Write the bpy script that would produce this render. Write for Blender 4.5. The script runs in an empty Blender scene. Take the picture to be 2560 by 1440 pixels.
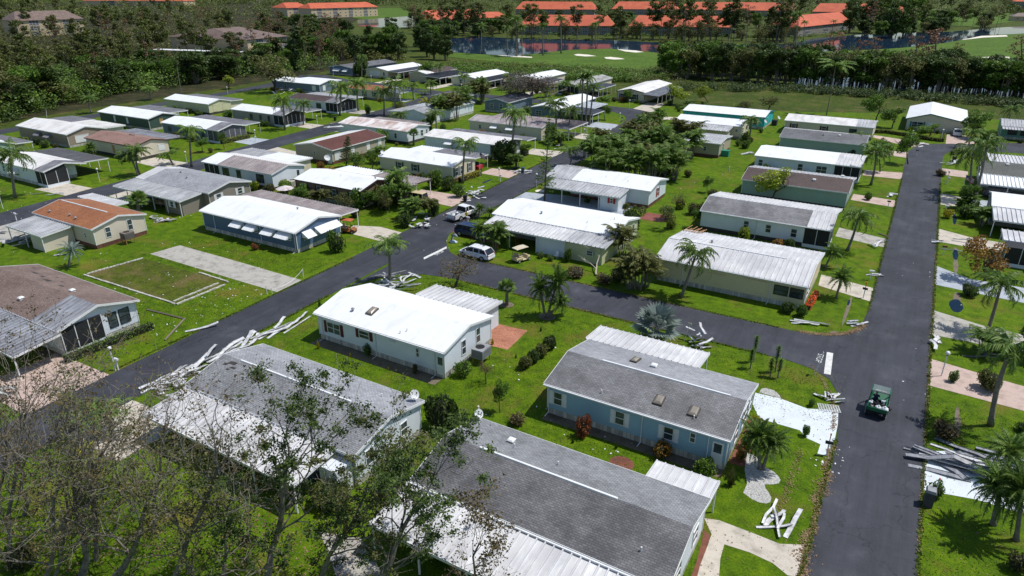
import bpy, math, random
import numpy as np
from mathutils import Vector, Matrix

# ---------------- camera, world, sun, exposure ----------------
SC = bpy.context.scene
COL = SC.collection
F_PX, CAM_H, PCX, PCY = 1707.0, 32.0, 1280.0, 720.0
PITCH = math.atan(758.0 / F_PX)
YAW = math.atan(1100.0 / (F_PX / math.cos(PITCH)))
FW = Vector((-math.sin(YAW) * math.cos(PITCH), math.cos(YAW) * math.cos(PITCH), -math.sin(PITCH)))
RT = Vector((math.cos(YAW), math.sin(YAW), 0))
UP = RT.cross(FW)
cam = bpy.data.cameras.new("camera"); camo = bpy.data.objects.new("camera", cam); COL.objects.link(camo)
cam.sensor_width = 36; cam.lens = 36 * F_PX / 2560; cam.clip_end = 9000; cam.clip_start = 0.5
camo.matrix_world = Matrix((( RT.x, UP.x, -FW.x, 0), (RT.y, UP.y, -FW.y, 0), (RT.z, UP.z, -FW.z, CAM_H), (0, 0, 0, 1)))
SC.camera = camo

SUN_D = Vector((0.42, 0.31, 1.0)).normalized()     # direction towards the sun
elev = math.asin(SUN_D.z); azi = math.atan2(SUN_D.x, SUN_D.y)
w = bpy.data.worlds.new("World"); SC.world = w; w.use_nodes = True
nt = w.node_tree; bg = nt.nodes['Background']
sky = nt.nodes.new('ShaderNodeTexSky'); sky.sky_type = 'NISHITA'; sky.sun_disc = False
sky.sun_elevation = elev; sky.sun_rotation = azi; sky.air_density = 1.0; sky.dust_density = 0.6
nt.links.new(sky.outputs[0], bg.inputs[0]); bg.inputs[1].default_value = 0.11
sl = bpy.data.lights.new("sun", 'SUN'); sl.energy = 4.35; sl.angle = math.radians(0.53); sl.color = (1.0, 0.965, 0.9)
so = bpy.data.objects.new("sun", sl); COL.objects.link(so)
so.rotation_euler = SUN_D.to_track_quat('Z', 'Y').to_euler(); so.location = (0, 0, 80)
SC.view_settings.view_transform = 'Standard'; SC.view_settings.look = 'None'
SC.view_settings.exposure = 0.0; SC.view_settings.gamma = 1.0
SC.render.engine = 'CYCLES'
SC.cycles.max_bounces = 6; SC.cycles.transparent_max_bounces = 8
R = random.Random(7)

# ---------------- survey: a photo point on the plane z -> world point ----------------
def G(x, y, z=0.0):
    d = FW + RT * ((x - PCX) / F_PX) - UP * ((y - PCY) / F_PX)
    t = (z - CAM_H) / d.z
    return Vector((d.x * t, d.y * t, z))
def top_of(base, tx, ty):
    """world point above/beside `base` (same distance from the camera plane) seen at tx,ty"""
    dep = (base - Vector((0, 0, CAM_H))).dot(FW)
    d = FW + RT * ((tx - PCX) / F_PX) - UP * ((ty - PCY) / F_PX)
    hx = Vector((FW.x, FW.y, 0)).normalized()
    # intersect ray with the vertical plane through base facing the camera
    o = Vector((0, 0, CAM_H)); t = (base - o).dot(hx) / d.dot(hx)
    return o + d * t

# ---------------- materials ----------------
MATS = {}
def newmat(name):
    m = bpy.data.materials.new(name); m.use_nodes = True
    return m, m.node_tree, m.node_tree.nodes['Principled BSDF']
def N(nt, t, **k):
    n = nt.nodes.new(t)
    for a, b in k.items():
        if a in n.inputs.keys(): n.inputs[a].default_value = b
        else: setattr(n, a, b)
    return n
def ramp(nt, fac, stops):
    r = nt.nodes.new('ShaderNodeValToRGB'); nt.links.new(fac, r.inputs[0])
    els = r.color_ramp.elements
    while len(els) < len(stops): els.new(0.5)
    for e, (p, c) in zip(els, stops): e.position = p; e.color = (*c, 1) if len(c) == 3 else c
    return r.outputs[0]
def mixc(nt, fac, a, b, mode='MIX'):
    m = nt.nodes.new('ShaderNodeMix'); m.data_type = 'RGBA'; m.blend_type = mode
    for i, v in ((0, fac), (6, a), (7, b)):
        if isinstance(v, (int, float)): m.inputs[i].default_value = v
        elif isinstance(v, tuple): m.inputs[i].default_value = (*v, 1)
        else: nt.links.new(v, m.inputs[i])
    return m.outputs[2]
def noise(nt, vec, scale, detail=3, rough=0.55):
    n = nt.nodes.new('ShaderNodeTexNoise'); n.inputs['Scale'].default_value = scale
    n.inputs['Detail'].default_value = detail; n.inputs['Roughness'].default_value = rough
    if vec is not None: nt.links.new(vec, n.inputs['Vector'])
    return n.outputs['Fac']
def wpos(nt, sc=(1, 1, 1)):
    g = nt.nodes.new('ShaderNodeNewGeometry'); m = nt.nodes.new('ShaderNodeVectorMath'); m.operation = 'MULTIPLY'
    nt.links.new(g.outputs['Position'], m.inputs[0]); m.inputs[1].default_value = sc
    return m.outputs[0]
def opos(nt, sc=(1, 1, 1), rot=None):
    g = nt.nodes.new('ShaderNodeTexCoord'); m = nt.nodes.new('ShaderNodeMapping')
    nt.links.new(g.outputs['Object'], m.inputs[0]); m.inputs['Scale'].default_value = sc
    if rot: m.inputs['Rotation'].default_value = rot
    return m.outputs[0]
def bump(nt, b, h, st, dist=0.05):
    n = nt.nodes.new('ShaderNodeBump'); n.inputs['Strength'].default_value = st; n.inputs['Distance'].default_value = dist
    nt.links.new(h, n.inputs['Height']); nt.links.new(n.outputs[0], b.inputs['Normal'])
def plain(name, c, rough=0.6, metal=0.0, var=0.12, sc=1.5, c2=None, spec=0.4):
    if name in MATS: return MATS[name]
    m, nt, b = newmat(name)
    f = noise(nt, wpos(nt), sc, 5, 0.65)
    c2 = c2 or tuple(x * (1 - 2.2 * var) for x in c)
    nt.links.new(ramp(nt, f, [(0.35, c2), (0.62, c)]), b.inputs['Base Color'])
    b.inputs['Roughness'].default_value = rough; b.inputs['Metallic'].default_value = metal
    b.inputs['Specular IOR Level'].default_value = spec
    MATS[name] = m; return m
def shingle(name, c, stain=(0.72, 0.72, 0.72), hi=1.18, lo=0.78):
    if name in MATS: return MATS[name]
    m, nt, b = newmat(name)
    br = nt.nodes.new('ShaderNodeTexBrick'); nt.links.new(opos(nt), br.inputs['Vector'])
    br.inputs['Scale'].default_value = 1.0; br.inputs['Brick Width'].default_value = 0.32; br.inputs['Row Height'].default_value = 0.15
    br.inputs['Mortar Size'].default_value = 0.018; br.inputs['Bias'].default_value = -0.1
    br.inputs['Color1'].default_value = (*[x * hi for x in c], 1); br.inputs['Color2'].default_value = (*[x * lo for x in c], 1)
    br.inputs['Mortar'].default_value = (*[x * 0.5 for x in c], 1)
    f = noise(nt, wpos(nt, (1, 1, 1)), 0.45, 6, 0.6)
    s = ramp(nt, f, [(0.38, stain), (0.58, (1, 1, 1))])
    c1 = mixc(nt, 1.0, br.outputs['Color'], s, 'MULTIPLY')
    f2 = noise(nt, wpos(nt), 9, 2)
    c2 = mixc(nt, 1.0, c1, ramp(nt, f2, [(0.3, (0.82,) * 3), (0.7, (1.1,) * 3)]), 'MULTIPLY')
    nt.links.new(c2, b.inputs['Base Color']); b.inputs['Roughness'].default_value = 0.62
    b.inputs['Specular IOR Level'].default_value = 0.45
    bump(nt, b, br.outputs['Fac'], -0.5, 0.02)
    MATS[name] = m; return m
def metalroof(name, c, dirt, amt=0.5, axis='y', rough=0.5):
    if name in MATS: return MATS[name]
    m, nt, b = newmat(name)
    sc = (2.2, 0.28, 1) if axis == 'y' else (0.28, 2.2, 1)
    f = noise(nt, wpos(nt, sc), 1.3, 6, 0.7)
    f2 = noise(nt, wpos(nt), 0.35, 4)
    x = ramp(nt, f, [(0.62 - amt * 0.4, dirt), (0.72, c)])
    x = mixc(nt, 1.0, x, ramp(nt, f2, [(0.35, (0.8, 0.8, 0.82)), (0.6, (1, 1, 1))]), 'MULTIPLY')
    nt.links.new(x, b.inputs['Base Color']); b.inputs['Roughness'].default_value = rough
    b.inputs['Metallic'].default_value = 0.0; b.inputs['Specular IOR Level'].default_value = 0.35
    MATS[name] = m; return m
def coat(name, c, dirt, lvl=0.4):
    """elastomeric painted roof, faint seams and dirt"""
    if name in MATS: return MATS[name]
    m, nt, b = newmat(name)
    f = noise(nt, wpos(nt, (1, 0.35, 1)), 0.7, 7, 0.65)
    x = ramp(nt, f, [(lvl - 0.12, dirt), (lvl + 0.12, c)])
    wv = nt.nodes.new('ShaderNodeTexWave'); wv.wave_type = 'BANDS'; wv.bands_direction = 'X'; wv.inputs['Scale'].default_value = 0.27
    nt.links.new(opos(nt), wv.inputs['Vector'])
    x = mixc(nt, 1.0, x, ramp(nt, wv.outputs['Fac'], [(0.0, (0.96,) * 3), (0.06, (1,) * 3)]), 'MULTIPLY')
    f3 = noise(nt, wpos(nt, (1, .6, 1)), 2.5, 4, .7)
    x = mixc(nt, 1.0, x, ramp(nt, f3, [(0.3, (0.93,) * 3), (0.5, (1,) * 3)]), 'MULTIPLY')
    nt.links.new(x, b.inputs['Base Color']); b.inputs['Roughness'].default_value = 0.55
    b.inputs['Specular IOR Level'].default_value = 0.3
    MATS[name] = m; return m
def siding(name, c, pitch=0.2, vert=False, depth=0.35):
    if name in MATS: return MATS[name]
    m, nt, b = newmat(name)
    tc = nt.nodes.new('ShaderNodeTexCoord'); sp = nt.nodes.new('ShaderNodeSeparateXYZ'); nt.links.new(tc.outputs['Object'], sp.inputs[0])
    if vert:
        ad = nt.nodes.new('ShaderNodeMath'); ad.operation = 'ADD'; nt.links.new(sp.outputs[0], ad.inputs[0]); nt.links.new(sp.outputs[1], ad.inputs[1]); src = ad.outputs[0]
    else: src = sp.outputs[2]
    dv = nt.nodes.new('ShaderNodeMath'); dv.operation = 'DIVIDE'; nt.links.new(src, dv.inputs[0]); dv.inputs[1].default_value = pitch
    fr = nt.nodes.new('ShaderNodeMath'); fr.operation = 'FRACT'; nt.links.new(dv.outputs[0], fr.inputs[0])
    line = ramp(nt, fr.outputs[0], [(0.0, (1 - depth,) * 3), (0.16, (1,) * 3)])
    f = noise(nt, wpos(nt), 0.9, 5)
    x = mixc(nt, 1.0, mixc(nt, f, tuple(v * 0.82 for v in c), c), line, 'MULTIPLY')
    # grime towards nothing in particular: blotches
    nt.links.new(x, b.inputs['Base Color']); b.inputs['Roughness'].default_value = 0.55
    bump(nt, b, fr.outputs[0], 0.4, 0.03)
    MATS[name] = m; return m
def leafmat(name, cols, rough=0.55, trans=0.25):
    if name in MATS: return MATS[name]
    m, nt, b = newmat(name)
    g = nt.nodes.new('ShaderNodeNewGeometry')
    oi = nt.nodes.new('ShaderNodeObjectInfo')
    n1 = noise(nt, wpos(nt), 0.55, 3)
    a = nt.nodes.new('ShaderNodeMath'); a.operation = 'MULTIPLY_ADD'
    nt.links.new(g.outputs['Random Per Island'], a.inputs[0]); a.inputs[1].default_value = 0.45
    mm = nt.nodes.new('ShaderNodeMath'); mm.operation = 'MULTIPLY'; nt.links.new(n1, mm.inputs[0]); mm.inputs[1].default_value = 0.6
    nt.links.new(mm.outputs[0], a.inputs[2])
    k = len(cols)
    x = ramp(nt, a.outputs[0], [(0.12 + 0.7 * i / max(1, k - 1), c) for i, c in enumerate(cols)])
    hs = nt.nodes.new('ShaderNodeHueSaturation'); nt.links.new(x, hs.inputs['Color'])
    mr = nt.nodes.new('ShaderNodeMapRange'); nt.links.new(oi.outputs['Random'], mr.inputs[0]); mr.inputs[3].default_value = 0.8; mr.inputs[4].default_value = 1.2
    nt.links.new(mr.outputs[0], hs.inputs['Value'])
    nt.links.new(hs.outputs[0], b.inputs['Base Color']); b.inputs['Roughness'].default_value = rough
    b.inputs['Specular IOR Level'].default_value = 0.3
    if trans:
        tr = nt.nodes.new('ShaderNodeBsdfTranslucent'); nt.links.new(hs.outputs[0], tr.inputs[0])
        ms = nt.nodes.new('ShaderNodeMixShader'); ms.inputs[0].default_value = trans
        out = nt.nodes['Material Output']
        nt.links.new(b.outputs[0], ms.inputs[1]); nt.links.new(tr.outputs[0], ms.inputs[2]); nt.links.new(ms.outputs[0], out.inputs[0])
    MATS[name] = m; return m
def glassmat(name, c=(0.02, 0.025, 0.03), rough=0.08):
    if name in MATS: return MATS[name]
    m, nt, b = newmat(name)
    f = noise(nt, wpos(nt), 1.2, 2)
    nt.links.new(ramp(nt, f, [(0.4, c), (0.6, tuple(v * 2.2 for v in c))]), b.inputs['Base Color'])
    b.inputs['Roughness'].default_value = rough; b.inputs['Specular IOR Level'].default_value = 0.6
    MATS[name] = m; return m

def grassmat(name, a, b2, c3, dead, dl=0.5, fine=1.0):
    m, nt, b = newmat(name)
    n1 = noise(nt, wpos(nt), 0.07, 5, 0.6)
    n2 = noise(nt, wpos(nt), 0.9, 6, 0.7)
    n3 = noise(nt, wpos(nt), 7.0 * fine, 3, 0.7)
    n4 = noise(nt, wpos(nt), 0.23, 6, 0.62)
    x = ramp(nt, n2, [(0.3, a), (0.5, b2), (0.72, c3)])
    x = mixc(nt, ramp(nt, n4, [(dl, (0, 0, 0)), (dl + 0.17, (1, 1, 1))]), x, dead)
    x = mixc(nt, 1.0, x, ramp(nt, n1, [(0.3, (0.72, 0.78, 0.75)), (0.65, (1.15, 1.08, 1.0))]), 'MULTIPLY')
    x = mixc(nt, 1.0, x, ramp(nt, n3, [(0.3, (0.55,) * 3), (0.7, (1.3,) * 3)]), 'MULTIPLY')
    nt.links.new(x, b.inputs['Base Color']); b.inputs['Roughness'].default_value = 0.9; b.inputs['Specular IOR Level'].default_value = 0.15
    ad = nt.nodes.new('ShaderNodeMath'); ad.operation = 'ADD'; nt.links.new(n3, ad.inputs[0]); nt.links.new(n2, ad.inputs[1])
    bump(nt, b, ad.outputs[0], 0.7, 0.12)
    MATS[name] = m; return m
def concrete(name, c, stain, joint=True, sc=1.0):
    m, nt, b = newmat(name)
    f = noise(nt, wpos(nt), 0.8, 8, 0.7); f2 = noise(nt, wpos(nt), 12, 3)
    x = ramp(nt, f, [(0.33, stain), (0.52, c)])
    x = mixc(nt, 1.0, x, ramp(nt, f2, [(0.3, (0.9,) * 3), (0.7, (1.05,) * 3)]), 'MULTIPLY')
    nt.links.new(x, b.inputs['Base Color']); b.inputs['Roughness'].default_value = 0.8
    MATS[name] = m; return m

grass = grassmat('lawn_grass', (0.036, 0.08, 0.002), (0.082, 0.155, 0.003), (0.135, 0.215, 0.005), (0.15, 0.14, 0.024), 0.53)
rough_grass = grassmat('rough_grass', (0.022, 0.042, 0.006), (0.05, 0.08, 0.009), (0.085, 0.12, 0.014), (0.11, 0.10, 0.035), 0.5)
golfgrass = grassmat('golf_turf', (0.055, 0.11, 0.014), (0.08, 0.145, 0.018), (0.10, 0.17, 0.022), (0.12, 0.16, 0.03), 0.6, 0.1)
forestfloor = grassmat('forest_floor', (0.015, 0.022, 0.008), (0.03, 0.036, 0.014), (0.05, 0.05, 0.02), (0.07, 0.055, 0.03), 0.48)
def asphalt():
    m, nt, b = newmat('asphalt')
    f = noise(nt, wpos(nt), 0.22, 7, 0.65); f2 = noise(nt, wpos(nt), 25, 2); f3 = noise(nt, wpos(nt, (1.6, 0.12, 1)), 1.0, 5, 0.7)
    x = ramp(nt, f, [(0.3, (0.028, 0.030, 0.038)), (0.55, (0.042, 0.045, 0.057)), (0.75, (0.072, 0.075, 0.088))])
    x = mixc(nt, 1.0, x, ramp(nt, f2, [(0.25, (0.75,) * 3), (0.75, (1.25,) * 3)]), 'MULTIPLY')
    x = mixc(nt, 1.0, x, ramp(nt, f3, [(0.35, (0.88,) * 3), (0.7, (1.22,) * 3)]), 'MULTIPLY')
    f4 = noise(nt, wpos(nt), 1.6, 9, 0.75)
    x = mixc(nt, ramp(nt, f4, [(0.66, (0, 0, 0)), (0.78, (0.5,) * 3)]), x, (0.14, 0.135, 0.13))
    vo = nt.nodes.new('ShaderNodeTexVoronoi'); vo.feature = 'DISTANCE_TO_EDGE'; vo.inputs['Scale'].default_value = 0.16
    wv = nt.nodes.new('ShaderNodeVectorMath'); wv.operation = 'MULTIPLY_ADD'; nz = nt.nodes.new('ShaderNodeTexNoise'); nz.inputs['Scale'].default_value = 0.7; nz.inputs['Detail'].default_value = 5
    nt.links.new(wpos(nt), nz.inputs['Vector']); nt.links.new(nz.outputs['Color'], wv.inputs[0]); wv.inputs[1].default_value = (3, 3, 0); nt.links.new(wpos(nt), wv.inputs[2]); nt.links.new(wv.outputs[0], vo.inputs['Vector'])
    x = mixc(nt, 1.0, x, ramp(nt, vo.outputs['Distance'], [(0.0, (0.55,) * 3), (0.007, (1,) * 3)]), 'MULTIPLY')
    f5 = noise(nt, wpos(nt), 0.06, 3); x = mixc(nt, 1.0, x, ramp(nt, f5, [(0.45, (0.92,) * 3), (0.47, (1.06,) * 3)]), 'MULTIPLY')
    nt.links.new(x, b.inputs['Base Color']); b.inputs['Roughness'].default_value = 0.75; b.inputs['Specular IOR Level'].default_value = 0.3
    bump(nt, b, f2, 0.3, 0.02)
    return m
asph = asphalt()
conc = concrete('concrete', (0.52, 0.47, 0.40), (0.33, 0.30, 0.25))
conc_old = concrete('old_concrete', (0.40, 0.38, 0.34), (0.2, 0.19, 0.17))
conc_white = concrete('painted_white_concrete', (0.62, 0.68, 0.73), (0.54, 0.58, 0.6))
conc_grey = concrete('painted_grey_concrete', (0.38, 0.42, 0.47), (0.27, 0.30, 0.33))
conc_pink = concrete('pink_concrete', (0.50, 0.38, 0.33), (0.34, 0.26, 0.22))
brickpave = shingle('brick_pavers', (0.47, 0.2, 0.12), (0.75, 0.7, 0.65), 1.2, 0.8)
redpave = shingle('red_pavers', (0.27, 0.08, 0.06), (0.8, 0.75, 0.7), 1.2, 0.8)
dirt = concrete('bare_dirt', (0.16, 0.13, 0.09), (0.09, 0.07, 0.05))
mulch = concrete('red_mulch', (0.18, 0.06, 0.035), (0.10, 0.035, 0.02))
sand = concrete('white_sand', (0.75, 0.70, 0.60), (0.6, 0.55, 0.45))
gravelw = shingle('white_gravel', (0.6, 0.6, 0.58), (0.9, 0.9, 0.9), 1.3, 0.5)
for _n in gravelw.node_tree.nodes:
    if _n.type == 'TEX_BRICK': _n.inputs['Brick Width'].default_value = 0.11; _n.inputs['Row Height'].default_value = 0.08
paint_white = plain('road_paint', (0.7, 0.7, 0.68), 0.7, var=0.12, sc=3)
white = plain('white_metal', (0.78, 0.80, 0.82), 0.45, var=0.06, sc=2)
offwhite = plain('offwhite', (0.7, 0.66, 0.56), 0.6, var=0.08)
debris_m = plain('battered_white_metal', (0.7, 0.71, 0.73), 0.5, var=.18, sc=2.5, c2=(.4, .4, .4))
white_trim = plain('white_trim', (0.75, 0.76, 0.77), 0.5, var=0.05)
black = plain('black_plastic', (0.018, 0.018, 0.02), 0.5, var=0.1)
tyre_m = plain('tyre_rubber', (0.015, 0.015, 0.015), 0.85)
rim_m = plain('rim_alloy', (0.45, 0.46, 0.48), 0.35, 0.8, var=.05)
screen = plain('insect_screen', (0.022, 0.024, 0.028), 0.7, var=0.2, sc=3)
screen_lt = plain('grey_screen', (0.11, 0.115, 0.13), 0.7, var=0.15, sc=3)
glass = glassmat('window_glass', (0.03, 0.04, 0.045))
carglass = glassmat('car_glass', (0.012, 0.014, 0.018), 0.05)
wood = plain('raw_wood', (0.38, 0.2, 0.09), 0.7)
redp = plain('red_paint', (0.4, 0.02, 0.03), 0.4)

# roofs
RW = coat('white_roof_coating', (0.76, 0.78, 0.80), (0.62, 0.63, 0.64), 0.37)
RWd = coat('weathered_white_roof', (0.72, 0.71, 0.70), (0.50, 0.48, 0.46), 0.42)
RWr = coat('rust_streaked_roof', (0.74, 0.71, 0.70), (0.38, 0.24, 0.2), 0.47)
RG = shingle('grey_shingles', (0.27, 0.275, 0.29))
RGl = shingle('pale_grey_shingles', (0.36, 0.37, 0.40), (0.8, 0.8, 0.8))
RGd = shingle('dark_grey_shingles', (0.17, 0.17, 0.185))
RBk = shingle('mottled_grey_shingles', (0.23, 0.227, 0.238), (0.6, 0.6, 0.6))
RBr = shingle('brown_shingles', (0.23, 0.165, 0.14), (0.75, 0.72, 0.7))
RRd = shingle('red_brown_shingles', (0.13, 0.045, 0.03), (0.85, 0.8, 0.8))
ROr = shingle('orange_brown_shingles', (0.36, 0.145, 0.06), (0.85, 0.8, 0.8))
RBs = shingle('algae_and_shade_shingles', (0.155, 0.153, 0.162), (0.6, 0.6, 0.62))  # algae blotches, plus the near slope's shade painted into the base colour
RGs = shingle('weathered_shaded_grey_shingles', (0.20, 0.2, 0.21), (0.66, 0.66, 0.66))  # mottled wear, darkened further so the slope facing the camera looks shaded
RPk = shingle('pink_brown_shingles', (0.33, 0.2, 0.16), (0.85, 0.8, 0.8))
RDb = shingle('dark_brown_shingles', (0.095, 0.062, 0.055), (0.8, 0.8, 0.8))
RTa = coat('mottled_tan_roof', (0.42, 0.38, 0.38), (0.24, 0.2, 0.21), 0.5)
ROl = shingle('olive_grey_shingles', (0.1, 0.105, 0.09), (0.8, 0.8, 0.8))
ML = metalroof('white_metal_panels', (0.76, 0.77, 0.79), (0.58, 0.58, 0.59), 0.3)
MLd = metalroof('dirty_metal_panels', (0.60, 0.62, 0.65), (0.38, 0.385, 0.4), 0.5)
MG = metalroof('grey_metal_panels', (0.36, 0.37, 0.41), (0.2, 0.2, 0.22), 0.45)
MGd = metalroof('dark_grey_metal_panels', (0.22, 0.22, 0.25), (0.13, 0.13, 0.14), 0.4)
MP = metalroof('ribbed_brown_grey_panels', (0.48, 0.44, 0.44), (0.3, 0.26, 0.26), 0.45)
MGr = metalroof('silver_blue_panels', (0.42, 0.45, 0.50), (0.2, 0.2, 0.22), 0.6)
def tilemat():
    m, nt, b = newmat('orange_roof_tiles')
    f = noise(nt, wpos(nt), 0.15, 5); f2 = noise(nt, wpos(nt), 1.6, 3)
    x = ramp(nt, f, [(0.3, (0.42, 0.085, 0.04)), (0.7, (0.56, 0.13, 0.06))])
    x = mixc(nt, 1.0, x, ramp(nt, f2, [(0.3, (0.8,) * 3), (0.7, (1.15,) * 3)]), 'MULTIPLY')
    nt.links.new(x, b.inputs['Base Color']); b.inputs['Roughness'].default_value = 0.8
    return m
tile = tilemat()
# walls
W_blue = siding('light_blue_siding', (0.33, 0.52, 0.68)); W_white = siding('white_siding', (0.80, 0.85, 0.92), depth=0.12)
W_cream = siding('cream_siding', (0.74, 0.67, 0.50), 0.3, True, .2); W_tan = siding('tan_siding', (0.52, 0.45, 0.33))
W_yel = siding('pale_yellow_siding', (0.66, 0.66, 0.42)); W_green = siding('pale_green_siding', (0.33, 0.45, 0.40))
W_dgreen = siding('dark_green_siding', (0.055, 0.10, 0.085)); W_teal = siding('teal_siding', (0.03, 0.52, 0.52), 0.25, False, 0.2)
W_navy = siding('slate_blue_siding', (0.10, 0.17, 0.29)); W_taupe = siding('taupe_siding', (0.3, 0.265, 0.23))
W_brown = siding('brown_siding', (0.22, 0.14, 0.105), 0.3, True, 0.2); W_beige = siding('beige_siding', (0.72, 0.64, 0.52), 0.3, True, 0.2)
W_grey = siding('grey_siding', (0.36, 0.34, 0.32)); W_steel = siding('steel_blue_siding', (0.16, 0.22, 0.30))
W_cond = plain('condo_stucco', (0.27, 0.25, 0.22), 0.8); W_bei = plain('beige_stucco', (0.62, 0.50, 0.33), 0.8)
skirt_w = shingle('white_lattice_skirt', (0.6, 0.58, 0.52), (0.8, 0.8, 0.8), 1.15, 0.6)
skirt_r = shingle('red_brick_skirt', (0.17, 0.07, 0.05), (0.8, 0.8, 0.8))
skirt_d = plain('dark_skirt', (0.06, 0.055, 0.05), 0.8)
# plants
bark = plain('grey_bark', (0.23, 0.21, 0.175), 0.9, sc=3, var=0.25)
bark_d = plain('dark_bark', (0.11, 0.085, 0.065), 0.9, sc=3, var=0.2)
palm_bark = plain('palm_trunk_bark', (0.24, 0.21, 0.18), 0.9, sc=5, var=0.2)
L_palm = leafmat('palm_leaf', [(0.033, 0.077, 0.013), (0.090, 0.173, 0.026), (0.205, 0.282, 0.058)])
L_palmy = leafmat('yellowing_palm_leaf', [(0.078, 0.130, 0.016), (0.208, 0.260, 0.026), (0.468, 0.364, 0.026)])
L_silver = leafmat('silver_palm_leaf', [(0.09, 0.13, 0.115), (0.17, 0.22, 0.195), (0.3, 0.36, 0.32)])
L_green = leafmat('broad_leaf', [(0.028, 0.070, 0.010), (0.077, 0.160, 0.018), (0.166, 0.256, 0.028)])
L_lime = leafmat('lime_leaf', [(0.078, 0.130, 0.013), (0.182, 0.260, 0.019), (0.390, 0.416, 0.026)])
L_yel = leafmat('golden_leaf', [(0.14, 0.16, 0.01), (0.35, 0.33, 0.015), (0.5, 0.42, 0.02)])
L_dark = leafmat('dark_leaf', [(0.018, 0.041, 0.010), (0.049, 0.090, 0.018), (0.109, 0.154, 0.031)])
L_olive = leafmat('olive_leaf', [(0.044, 0.054, 0.015), (0.096, 0.113, 0.026), (0.179, 0.179, 0.051)])
L_brown = leafmat('wilted_leaf', [(0.045, 0.045, 0.018), (0.10, 0.08, 0.034), (0.17, 0.125, 0.055)])
L_twig = leafmat('grey_twig', [(0.06, 0.05, 0.042), (0.11, 0.092, 0.075), (0.17, 0.14, 0.11)])
L_red = leafmat('red_leaf', [(0.065, 0.052, 0.019), (0.234, 0.058, 0.026), (0.325, 0.130, 0.039)])
L_orange = leafmat('orange_leaf', [(0.065, 0.078, 0.016), (0.286, 0.156, 0.026), (0.494, 0.234, 0.039)])
L_flower = leafmat('orange_flower', [(0.5, 0.06, 0.01), (0.75, 0.10, 0.02), (0.1, 0.12, 0.02)])
L_pine = leafmat('pine_needles', [(0.031, 0.041, 0.009), (0.070, 0.096, 0.017), (0.147, 0.173, 0.033)])
L_pineb = leafmat('dead_pine_needles', [(0.09, 0.055, 0.03), (0.17, 0.095, 0.05), (0.15, 0.12, 0.05)])
L_rust = leafmat('rusty_cypress_leaf', [(0.104, 0.039, 0.023), (0.208, 0.085, 0.046), (0.156, 0.117, 0.065)])

# ---------------- mesh helpers ----------------
class MB:
    def __init__(s): s.v = []; s.f = []
    def quad(s, *p):
        n = len(s.v); s.v += [tuple(q) for q in p]; s.f.append(tuple(range(n, n + len(p)))); return s
    def box(s, x0, x1, y0, y1, z0, z1):
        n = len(s.v)
        s.v += [(x0, y0, z0), (x1, y0, z0), (x1, y1, z0), (x0, y1, z0), (x0, y0, z1), (x1, y0, z1), (x1, y1, z1), (x0, y1, z1)]
        s.f += [tuple(n + i for i in t) for t in ((0, 3, 2, 1), (4, 5, 6, 7), (0, 1, 5, 4), (1, 2, 6, 5), (2, 3, 7, 6), (3, 0, 4, 7))]; return s
    def hexa(s, b, t):
        """b,t: 4 bottom and 4 top corners (ccw)"""
        n = len(s.v); s.v += [tuple(q) for q in b] + [tuple(q) for q in t]
        s.f += [tuple(n + i for i in u) for u in ((0, 3, 2, 1), (4, 5, 6, 7), (0, 1, 5, 4), (1, 2, 6, 5), (2, 3, 7, 6), (3, 0, 4, 7))]; return s
    def tube(s, pts, rad, n=6, cap=True):
        pts = [Vector(p) for p in pts]; rings = []
        for i, p in enumerate(pts):
            d = (pts[min(i + 1, len(pts) - 1)] - pts[max(i - 1, 0)]).normalized()
            a = d.cross(Vector((0.31, 0.95, 0.02))) if abs(d.y) < 0.9 else d.cross(Vector((1, 0, 0)))
            a.normalize(); b = d.cross(a)
            r = rad[i] if isinstance(rad, (list, tuple)) else rad
            k = len(s.v)
            for j in range(n):
                t = 2 * math.pi * j / n; s.v.append(tuple(p + a * (r * math.cos(t)) + b * (r * math.sin(t))))
            rings.append(k)
        for i in range(len(rings) - 1):
            for j in range(n):
                s.f.append((rings[i] + j, rings[i] + (j + 1) % n, rings[i + 1] + (j + 1) % n, rings[i + 1] + j))
        if cap and n > 2:
            s.f.append(tuple(rings[-1] + j for j in range(n))); s.f.append(tuple(rings[0] + n - 1 - j for j in range(n)))
        return s
    def sphere(s, c, r, nu=10, nv=7, sc=(1, 1, 1)):
        k = len(s.v)
        for i in range(nv + 1):
            th = math.pi * i / nv
            for j in range(nu):
                ph = 2 * math.pi * j / nu
                s.v.append((c[0] + r * sc[0] * math.sin(th) * math.cos(ph), c[1] + r * sc[1] * math.sin(th) * math.sin(ph), c[2] + r * sc[2] * math.cos(th)))
        for i in range(nv):
            for j in range(nu):
                s.f.append((k + i * nu + j, k + (i + 1) * nu + j, k + (i + 1) * nu + (j + 1) % nu, k + i * nu + (j + 1) % nu))
        return s
    def mesh(s, name, m, smooth=False):
        me = bpy.data.meshes.new(name); me.from_pydata(s.v, [], s.f)
        if smooth: me.polygons.foreach_set('use_smooth', [True] * len(me.polygons))
        me.materials.append(m); return me
    def build(s, name, m, parent=None, loc=None, smooth=False, rot=None):
        if not s.v: return None
        o = bpy.data.objects.new(name, s.mesh(name, m, smooth)); COL.objects.link(o)
        if parent: o.parent = parent
        if loc is not None: o.location = loc
        if rot is not None: o.rotation_euler = (0, 0, rot)
        return o
def mk(name, me, parent=None, loc=None):
    o = bpy.data.objects.new(name, me); COL.objects.link(o)
    if parent: o.parent = parent
    if loc is not None: o.location = loc
    return o
def tag(o, label, cat, group=None):
    o['label'] = label; o['category'] = cat
    if group: o['group'] = group
    return o
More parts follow.
